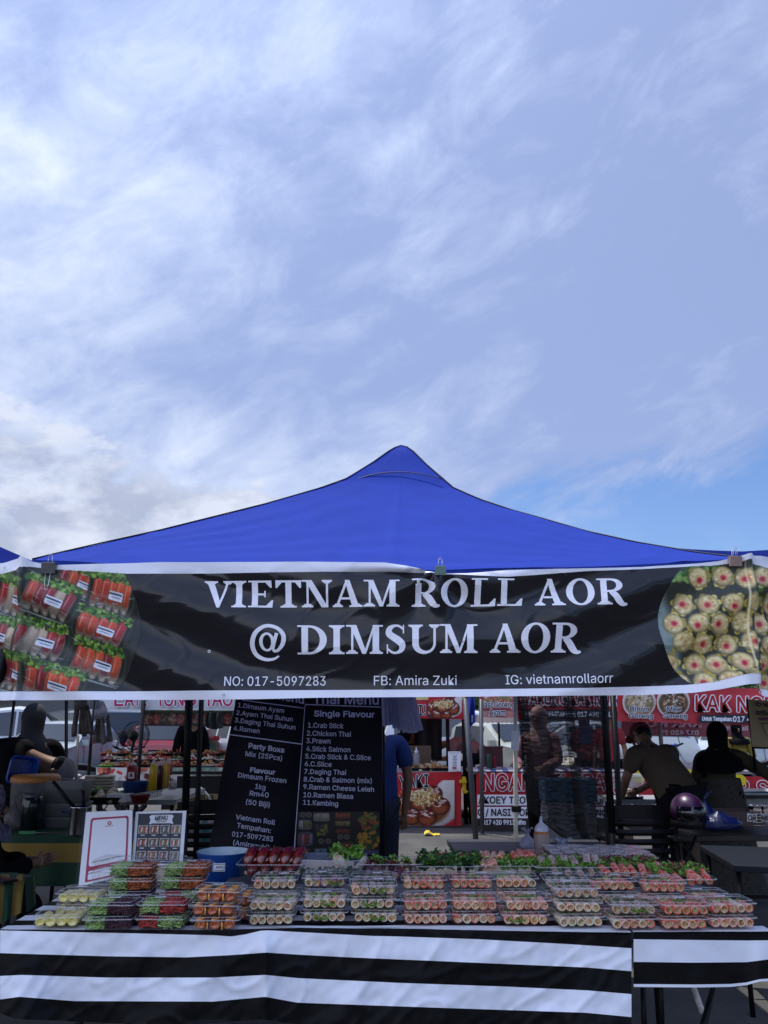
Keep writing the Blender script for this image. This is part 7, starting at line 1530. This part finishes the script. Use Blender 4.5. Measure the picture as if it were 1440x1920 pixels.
BE = [('pelvis', 'belly'), ('belly', 'chest'), ('chest', 'neck'), ('neck', 'head'), ('head', 'crown'), ('chest', 'shL'), ('shL', 'elL'), ('elL', 'wrL'), ('chest', 'shR'), ('shR', 'elR'), ('elR', 'wrR'), ('pelvis', 'hiL'), ('hiL', 'knL'), ('knL', 'anL'), ('anL', 'toL'), ('pelvis', 'hiR'), ('hiR', 'knR'), ('knR', 'anR'), ('anR', 'toR')]
def person(label, pos, rz, pose, shirt, trousers, skinm=SKIN, scale=1., hijab=None, cap=None, hair=BLACK_PLASTIC, sleeves='short', skirt=None, fat=1., hand_curl=.6, z=0, shirt_f=1.13, cape=.62):
    """y forward, x to the person's right"""
    J = dict(BASE); J.update({k: v_ for k, v_ in pose.items() if k in BASE}); r = thing('person', label, 'person', (pos[0], pos[1], z), rz); r.scale = (scale,)*3
    nd = {k: (Vector(J[k]), RAD[k]) for k in J}
    for k in ('shL', 'shR'): nd[k] = (nd[k][0], .046)
    nd['chest'] = (nd['chest'][0], (.125, .085))
    for k in ('pelvis', 'belly', 'chest'): nd[k] = (nd[k][0], tuple(x*.78 for x in RAD[k]))
    ed = list(BE)
    for s_ in 'LR':                          # hands: palm, four fingers and a thumb
        el, wr = Vector(J['el'+s_]), Vector(J['wr'+s_]); d = (wr-el).normalized(); side_ = d.cross(Vector((0, 1, .2))).normalized(); pn_ = side_.cross(d)
        palm = wr+d*.06; nd['pa'+s_] = (palm, (.034, .018)); ed.append(('wr'+s_, 'pa'+s_))
        for f, (off, ln) in enumerate(((-.026, .06), (-.009, .07), (.009, .066), (.025, .052))):
            a = palm+side_*off+d*.025; m_ = a+d*ln*.5; e_ = m_+(d*(1-hand_curl)+pn_*hand_curl)*ln*.5
            for q_, (nm, p_) in enumerate((('a', a), ('b', m_), ('c', e_))): nd[f'f{s_}{f}{nm}'] = (p_, .0095-.001*q_)
            ed += [('pa'+s_, f'f{s_}{f}a'), (f'f{s_}{f}a', f'f{s_}{f}b'), (f'f{s_}{f}b', f'f{s_}{f}c')]
        t0 = wr+d*.03+side_*(-.03); t1 = t0+(d*.7-side_*.6).normalized()*.035; nd[f't{s_}0'] = (t0, .012); nd[f't{s_}1'] = (t1, .010); ed += [('pa'+s_, f't{s_}0'), (f't{s_}0', f't{s_}1')]
    skin('body', nd, ed, skinm, r, root='pelvis')
    g = lambda k, f=1.13, add=.006: (Vector(J[k]), tuple(x*f*(fat if k in ('pelvis', 'belly', 'chest') else 1)+add for x in (RAD[k] if isinstance(RAD[k], tuple) else (RAD[k],)*2)))
    sn = {k: g(k, shirt_f) for k in ('belly', 'chest', 'shL', 'shR')}; sn['pelvis'] = (Vector(J['pelvis'])-Vector((0, 0, .03)), (.165*min(fat, 1.15), .135)); base_n = Vector(J['chest']).lerp(Vector(J['neck']), .62); sn['col'] = (base_n, (.075, .07))
    se = [('pelvis', 'belly'), ('belly', 'chest'), ('chest', 'shL'), ('chest', 'shR'), ('chest', 'col')]
    for s_ in 'LR':
        sh, el, wr = (Vector(J[k+s_]) for k in ('sh', 'el', 'wr'))
        if sleeves == 'short': sn['e'+s_] = (sh.lerp(el, .78), (.064, .064)); se.append(('sh'+s_, 'e'+s_))
        else: sn['e'+s_] = (el, (.060, .060)); sn['w'+s_] = (el.lerp(wr, .93), (.046, .046)); se += [('sh'+s_, 'e'+s_), ('e'+s_, 'w'+s_)]
    for s_ in 'LR':
        sn['sh'+s_] = (Vector(J['sh'+s_]), (.084*max(1, fat*.9), .080)); sn['y'+s_] = (Vector(J['chest']).lerp(Vector(J['sh'+s_]), .55)+Vector((0, 0, .012)), (.10, .095)); se = [e_ for e_ in se if e_ != ('chest', 'sh'+s_)]+[('chest', 'y'+s_), ('y'+s_, 'sh'+s_)]
    o_ = skin('shirt', sn, se, shirt, r, root='belly')
    for v_ in o_.data.vertices:                # cloth creases
        n_ = mn.noise(v_.co*9.0)+.6*mn.noise(Vector((v_.co.x*22, v_.co.y*22, v_.co.z*12))); v_.co += v_.normal*(.008*n_+.004)
    tn = {k: g(k, 1.12) for k in ('pelvis', 'hiL', 'knL', 'hiR', 'knR')}
    tn['pelvis'] = (Vector(J['pelvis'])-Vector((0, 0, .01)), (.145*min(fat, 1.12), .115))
    for s_ in 'LR': tn['a'+s_] = (Vector(J['kn'+s_]).lerp(Vector(J['an'+s_]), .95), (.06, .06))
    skin('trousers', tn, [('pelvis', 'hiL'), ('hiL', 'knL'), ('knL', 'aL'), ('pelvis', 'hiR'), ('hiR', 'knR'), ('knR', 'aR')], trousers, r, root='pelvis')
    if skirt:
        pv = Vector(J['pelvis']); mb = MB(); rg = []
        for t in range(8):
            f = t/7; rr = .17+.13*f; rg.append([(pv.x+rr*1.05*math.cos(k*math.pi/12)*(1+.05*math.sin(k*3)*f), pv.y+rr*.85*math.sin(k*math.pi/12)*(1+.05*math.cos(k*4)*f), (pv.z+.14)*(1-f)+.10*f) for k in range(24)])
        mb.rings(rg); mb.build('skirt', skirt, r)
    for s_ in 'LR':
        a, t_ = Vector(J['an'+s_]), Vector(J['to'+s_]); mb = MB(); mb.ell(a.lerp(t_, .5)+Vector((0, 0, -.02)), (.05, .13, .045), 12, 8); mb.build('shoe', BLACK_PLASTIC, r)
    H, C, Nk = Vector(J['head']), Vector(J['crown']), Vector(J['neck']); up = (C-Nk).normalized(); fw = Vector(pose.get('face', (0, 1, 0))); fw = (fw-up*fw.dot(up)).normalized(); sd = up.cross(fw); rm = Matrix((sd, fw, up)).transposed(); hc = H+up*.035
    for s in (-1, 1):
        mb = MB(); mb.ell(hc+sd*(.03*s)+fw*.083+up*-.005, (.011, .006, .008), 8, 6, rot=rm); mb.build('eye', M('dark eye', (.02, .015, .012), .2), r)
        mb = MB(); mb.ell(hc+sd*(.032*s)+fw*.087+up*.018, (.017, .004, .004), 8, 4, rot=rm); mb.build('eyebrow', M('dark brow', (.015, .01, .01), .8), r)
        if not hijab: mb = MB(); mb.ell(hc+sd*(.082*s)-up*.01, (.010, .022, .032), 8, 6, rot=rm); mb.build('ear', skinm, r)
    mb = MB(); mb.ell(hc+fw*.094-up*.028, (.013, .018, .024), 10, 8, rot=rm); mb.build('nose', skinm, r); mb = MB(); mb.ell(hc+fw*.082-up*.062, (.024, .008, .008), 10, 6, rot=rm); mb.build('mouth', M('lips', (.25, .08, .07), .5), r)
    if hijab:
        hm, inner = hijab; cz = Vector(J['chest']); mb = MB(); rows = []
        mb.ell(hc-fw*.026+up*.010, (.098, .104, .118), 24, 16, rot=rm); mb.build('headscarf', hm, r)
        ctr = [(hc-fw*.022-up*.03, .095, .098), (hc-fw*.018-up*.075, .090, .088), (Nk+up*.01, .088, .084), (Nk.lerp(cz, .25), .125, .105), (Nk.lerp(cz, .45), .185, .130), (Nk.lerp(cz, .70*cape/.62), .215, .150), (Nk.lerp(cz, 1.0*cape/.62), .222, .158), (Nk.lerp(cz, 1.25*cape/.62), .224, .162)]
        for i_, (c__, rx_, ry_) in enumerate(ctr):
            rows.append([(c__.x+rx_*math.cos(k*math.pi/16)*(1+.035*math.sin(k*2.3+i_*.4)*min(1, i_/3)), c__.y+ry_*math.sin(k*math.pi/16)*(1+.05*math.sin(k*1.7+i_*.5)*min(1, i_/3)), c__.z-(.05*abs(math.cos(k*math.pi/16+math.pi/2))*(i_ > 5))) for k in range(32)])
        mb = MB(); mb.rings(rows); mb.build('scarf_cape', hm, r)
    elif cap:
        mb = MB(); mb.ell(hc+up*.035-fw*.004, (.092, .104, .085), 20, 12, rot=rm); mb.build('cap_crown', cap, r); mb = MB()
        mb.grid(lambda s, t: hc+up*(.03-.012*t)+rm @ Vector(((s-.5)*.16*(1-.2*t), .085+.075*t*(1-(2*s-1)**2*.5), 0)), 8, 4); mb.build('cap_peak', cap, r)
        mb = MB(); mb.ell(hc-fw*.03-up*.005, (.088, .078, .07), 16, 10, rot=rm); mb.build('hair', hair, r)
    else:
        mb = MB(); mb.ell(hc+up*.03-fw*.018, (.090, .098, .088), 18, 12, rot=rm); mb.build('hair', hair, r)
    return r
BLK = M('black cotton', (.0045, .0045, .007), .95, spec=.1); CHAR = M('charcoal denim', (.010, .011, .016), .95, spec=.1)
def gp(px, Y): return cpos(px, Y)
UNSEEN = None
# headscarved woman on the left, back to us
person('woman in a long grey headscarf and black blouse, back turned', gp(57, 6.9), R(4), dict(head=(-.0, .03, 1.47), crown=(0, .02, 1.545), neck=(0, .0, 1.375), chest=(0, 0, 1.22), shL=(-.19, 0, 1.29), shR=(.19, 0, 1.29), elL=(-.27, .08, 1.04), wrL=(-.18, .28, .98), elR=(.27, .08, 1.04), wrR=(.18, .28, .98)), BLK, BLK, scale=.99, hijab=(M('grey headscarf', (.030, .034, .044), .85, var=.15, scale=14, bump=.3, bscale=18), None), sleeves='long', fat=1.15)
# bending person with the grey cap
person('person bending low over the counter in a grey knitted cap', gp(-40, 6.5), R(-80), dict(pelvis=(0, -.25, .95), belly=(0, -.05, 1.08), chest=(0, .25, 1.14), neck=(0, .43, 1.08), head=(0, .53, 1.02), crown=(0, .60, 1.02), shL=(-.17, .26, 1.13), shR=(.17, .26, 1.13), elL=(-.2, .32, .88), elR=(.2, .32, .86), wrL=(-.14, .52, .84), wrR=(.12, .50, .82), hiL=(-.1, -.25, .88), hiR=(.1, -.25, .88), face=(0, .5, -.9)), BLK, CHAR, cap=M('grey knitted cap', (.22, .22, .25), .95, bump=.6, bscale=200), sleeves='long', scale=1.08)
# seated figure lower left
person('seated person in black with a pale patterned headscarf at the frame edge', gp(-25, 4.9), R(-60), dict(pelvis=(0, -.08, .55), belly=(0, -.04, .68), chest=(0, .02, .83), neck=(0, .03, .94), head=(0, .05, 1.0), crown=(0, .05, 1.06), shL=(-.17, .02, .86), shR=(.17, .02, .86), elL=(-.2, .14, .68), elR=(.2, .12, .66), wrL=(-.12, .32, .68), wrR=(.10, .32, .70), hiL=(-.1, -.05, .50), hiR=(.1, -.05, .5), knL=(-.12, .34, .5), knR=(.12, .34, .5), anL=(-.12, .34, .09), anR=(.12, .34, .09), toL=(-.12, .48, .035), toR=(.12, .48, .035)), BLK, BLK, hijab=(M('lavender patterned scarf', (.12, .11, .16), .8, scale=30, col2=[(.2, .19, .26), (.07, .06, .09)]), None), sleeves='long', cape=.3, scale=.98)
r = thing('plastic_stool', 'dark stool under the seated person in black', 'stool', (gp(-25, 4.9)[0], 4.9, 0)); b = MB(); b.box((0, 0, .44), (.34, .34, .03)); b.build('seat', BLACK_PLASTIC, r)
for sx in (-1, 1):
    for sy in (-1, 1): MB().tube([(sx*.13, sy*.13, .43), (sx*.17, sy*.17, 0)], .016, 6).build('leg', BLACK_PLASTIC, r)
# man in blue behind the menu banner
person('man in a royal blue shirt and jeans mostly hidden by the menu banner', gp(706, 6.3), R(5), dict(shR=(.18, 0, 1.37), elR=(.25, -.0, 1.10), wrR=(.22, .02, .84)), M('royal blue cotton', (.012, .035, .17), .85), M('dark jeans', (.012, .018, .04), .9), cap=None, scale=.97, fat=1.05)
bag(733, 1527, 6.25, .05, .03, WF, 'scrap of white tissue in the blue shirted man\'s pocket', 21, knots=1)
# snack seller
person('snack seller in black bending behind the cardboard box', gp(768, 13.4), R(170), dict(pelvis=(0, -.2, .9), belly=(0, -.08, 1.02), chest=(0, .12, 1.16), neck=(0, .26, 1.22), head=(0, .34, 1.24), crown=(0, .40, 1.28), shL=(-.18, .14, 1.18), shR=(.18, .14, 1.18), elL=(-.32, .2, .98), elR=(.3, .2, .98), wrL=(-.26, .42, .92), wrR=(.2, .42, .92), face=(0, .6, -.8)), BLK, BLK, cap=BLK, sleeves='short')
# helper bending behind the fried rice table
person('helper in a pinkish top leaning over beside the upright pole', gp(880, 13.2), R(80), dict(pelvis=(0, -.25, .95), belly=(0, -.05, 1.05), chest=(0, .22, 1.12), neck=(0, .42, 1.08), head=(0, .50, 1.05), crown=(0, .56, 1.05), shL=(-.17, .22, 1.1), shR=(.17, .22, 1.1), elL=(-.2, .3, .88), elR=(.2, .3, .88), wrL=(-.14, .46, .86), wrR=(.12, .46, .86), face=(0, .5, -.9)), M('dusty pink cotton', (.30, .17, .16), .85), CHAR, skinm=SKIN2)
r = thing('drink_cooler', 'dark maroon box beside the pinkish helper', 'box', at(925, 1440, 12.1)); b = MB(); b.box((0, 0, .15), (.26, .2, .26)); b.build('cooler_body', M('maroon board', (.05, .008, .012), .5), r); b = MB(); b.box((0, 0, .29), (.28, .22, .02)); b.build('cooler_lid', M('maroon board', (.05, .008, .012), .5), r)
lathe_thing('drink_can', 'dark green can standing before the maroon box', 'can', 918, 1440, 11.9, [('can_body', [(0, 0), (5, 0), (5.5, 2), (5.5, 22), (5, 24), (0, 24)], M('dark green tin', (.03, .06, .045), .3, metal=.5))]); lathe_thing('drink_can', 'dark red can to the right of the dark green can', 'can', 927, 1440, 11.9, [('can_body', [(0, 0), (3.5, 0), (3.8, 2), (3.8, 18), (3.5, 20), (0, 20)], M('dark red tin', (.15, .01, .015), .3, metal=.5))])
# people seen through the net
person('stallholder in a pink headscarf behind the black net', gp(1012, 9.0), R(150), dict(elL=(-.24, .1, 1.1), wrL=(-.14, .32, 1.05), elR=(.24, .1, 1.1), wrR=(.14, .32, 1.05)), M('mauve blouse', (.20, .09, .11), .85), BLK, hijab=(M('dusty pink headscarf', (.34, .20, .20), .85), None), sleeves='long', scale=.95)
person('stallholder in a red top farther behind the black net', gp(1098, 13.0), R(190), dict(elL=(-.24, .1, 1.1), wrL=(-.14, .32, 1.05), elR=(.24, .1, 1.1), wrR=(.14, .32, 1.05)), M('crimson blouse', (.25, .03, .04), .85), BLK, hijab=(M('navy headscarf', (.03, .04, .10), .85), None), sleeves='long', scale=.93)
r = thing('storage_crate', 'faded blue crate seen low through the net', 'crate', at(1065, 1500, 8.2)); b = MB(); b.box((0, 0, .1), (.5, .3, .2)); b.build('crate_body', M('faded blue plastic', (.06, .16, .26), .6), r); b = MB(); b.box((0, 0, -.25), (.46, .28, .48)); b.build('crate_stand', M('pale crate', (.3, .3, .32), .6), r)
# the cook in brown, bending, back to us
person('cook in a brown T-shirt and dark red cap stooping with his back turned', gp(1240, 7.35), R(28), dict(pelvis=(0, -.16, .90), belly=(0, -.06, 1.02), chest=(0, .10, 1.15), neck=(.02, .20, 1.26), head=(.05, .27, 1.315), crown=(.055, .30, 1.385), shL=(-.21, .10, 1.20), shR=(.21, .10, 1.20), elL=(-.29, .16, .98), elR=(.27, .2, 1.0), wrL=(-.16, .34, .84), wrR=(.12, .40, .86), hiL=(-.1, -.16, .86), hiR=(.1, -.16, .86), face=(-.2, 1, -.25)), M('dark brown cotton', (.070, .048, .030), .9, var=.08, scale=8, bump=.3, bscale=12), CHAR, cap=M('dark red cap cloth', (.13, .02, .03), .9), scale=1.0, fat=1.3, shirt_f=1.12)
person('woman in a black headscarf reaching right across the griddle', gp(1345, 7.35), R(-28), dict(pelvis=(0, -.02, .93), chest=(0, .04, 1.22), neck=(0, .07, 1.34), head=(0, .10, 1.42), crown=(0, .10, 1.49), shL=(-.17, .04, 1.26), shR=(.17, .06, 1.26), elL=(-.22, .08, 1.0), wrL=(-.14, .28, .95), elR=(.38, .16, 1.12), wrR=(.60, .22, .98)), M('olive brown blouse', (.035, .028, .015), .9), BLK, hijab=(BLK, None), sleeves='long', skirt=M('dark checked skirt', (.018, .016, .015), .9, col2=[(.05, .045, .04), (.012, .012, .012)], scale=40), scale=.925, cape=.75, fat=.88)
person('smiling woman in a black headscarf and yellow sleeves facing us', gp(1384, 12.9), R(178), dict(elL=(-.23, .06, 1.1), wrL=(-.12, .26, 1.02), elR=(.23, .06, 1.1), wrR=(.12, .26, 1.02), pelvis=(0, 0, .9)), M('yellow olive blouse', (.20, .16, .02), .85), BLK, skinm=SKIN2, hijab=(BLK, None), sleeves='long', scale=.85, cape=.35)
b = MB(); c_ = at(1379, 1420, 12.25); b.box(c_, (.20, .03, .17)); tag(b.build('apron_bib', M('maroon apron', (.10, .01, .02), .8)), 'maroon folder held by the smiling woman in yellow sleeves', 'folder')
person('figure in black standing behind the thick black tent leg', gp(358, 12.4), R(30), dict(), BLK, BLK, cap=BLK, scale=.98, sleeves='long')
person('passer-by in red partly hidden by the right black poles', gp(1143, 12.3), R(150), dict(), M('red cotton', (.25, .02, .03), .85), CHAR, cap=M('navy cap', (.02, .03, .12), .8), scale=.95)
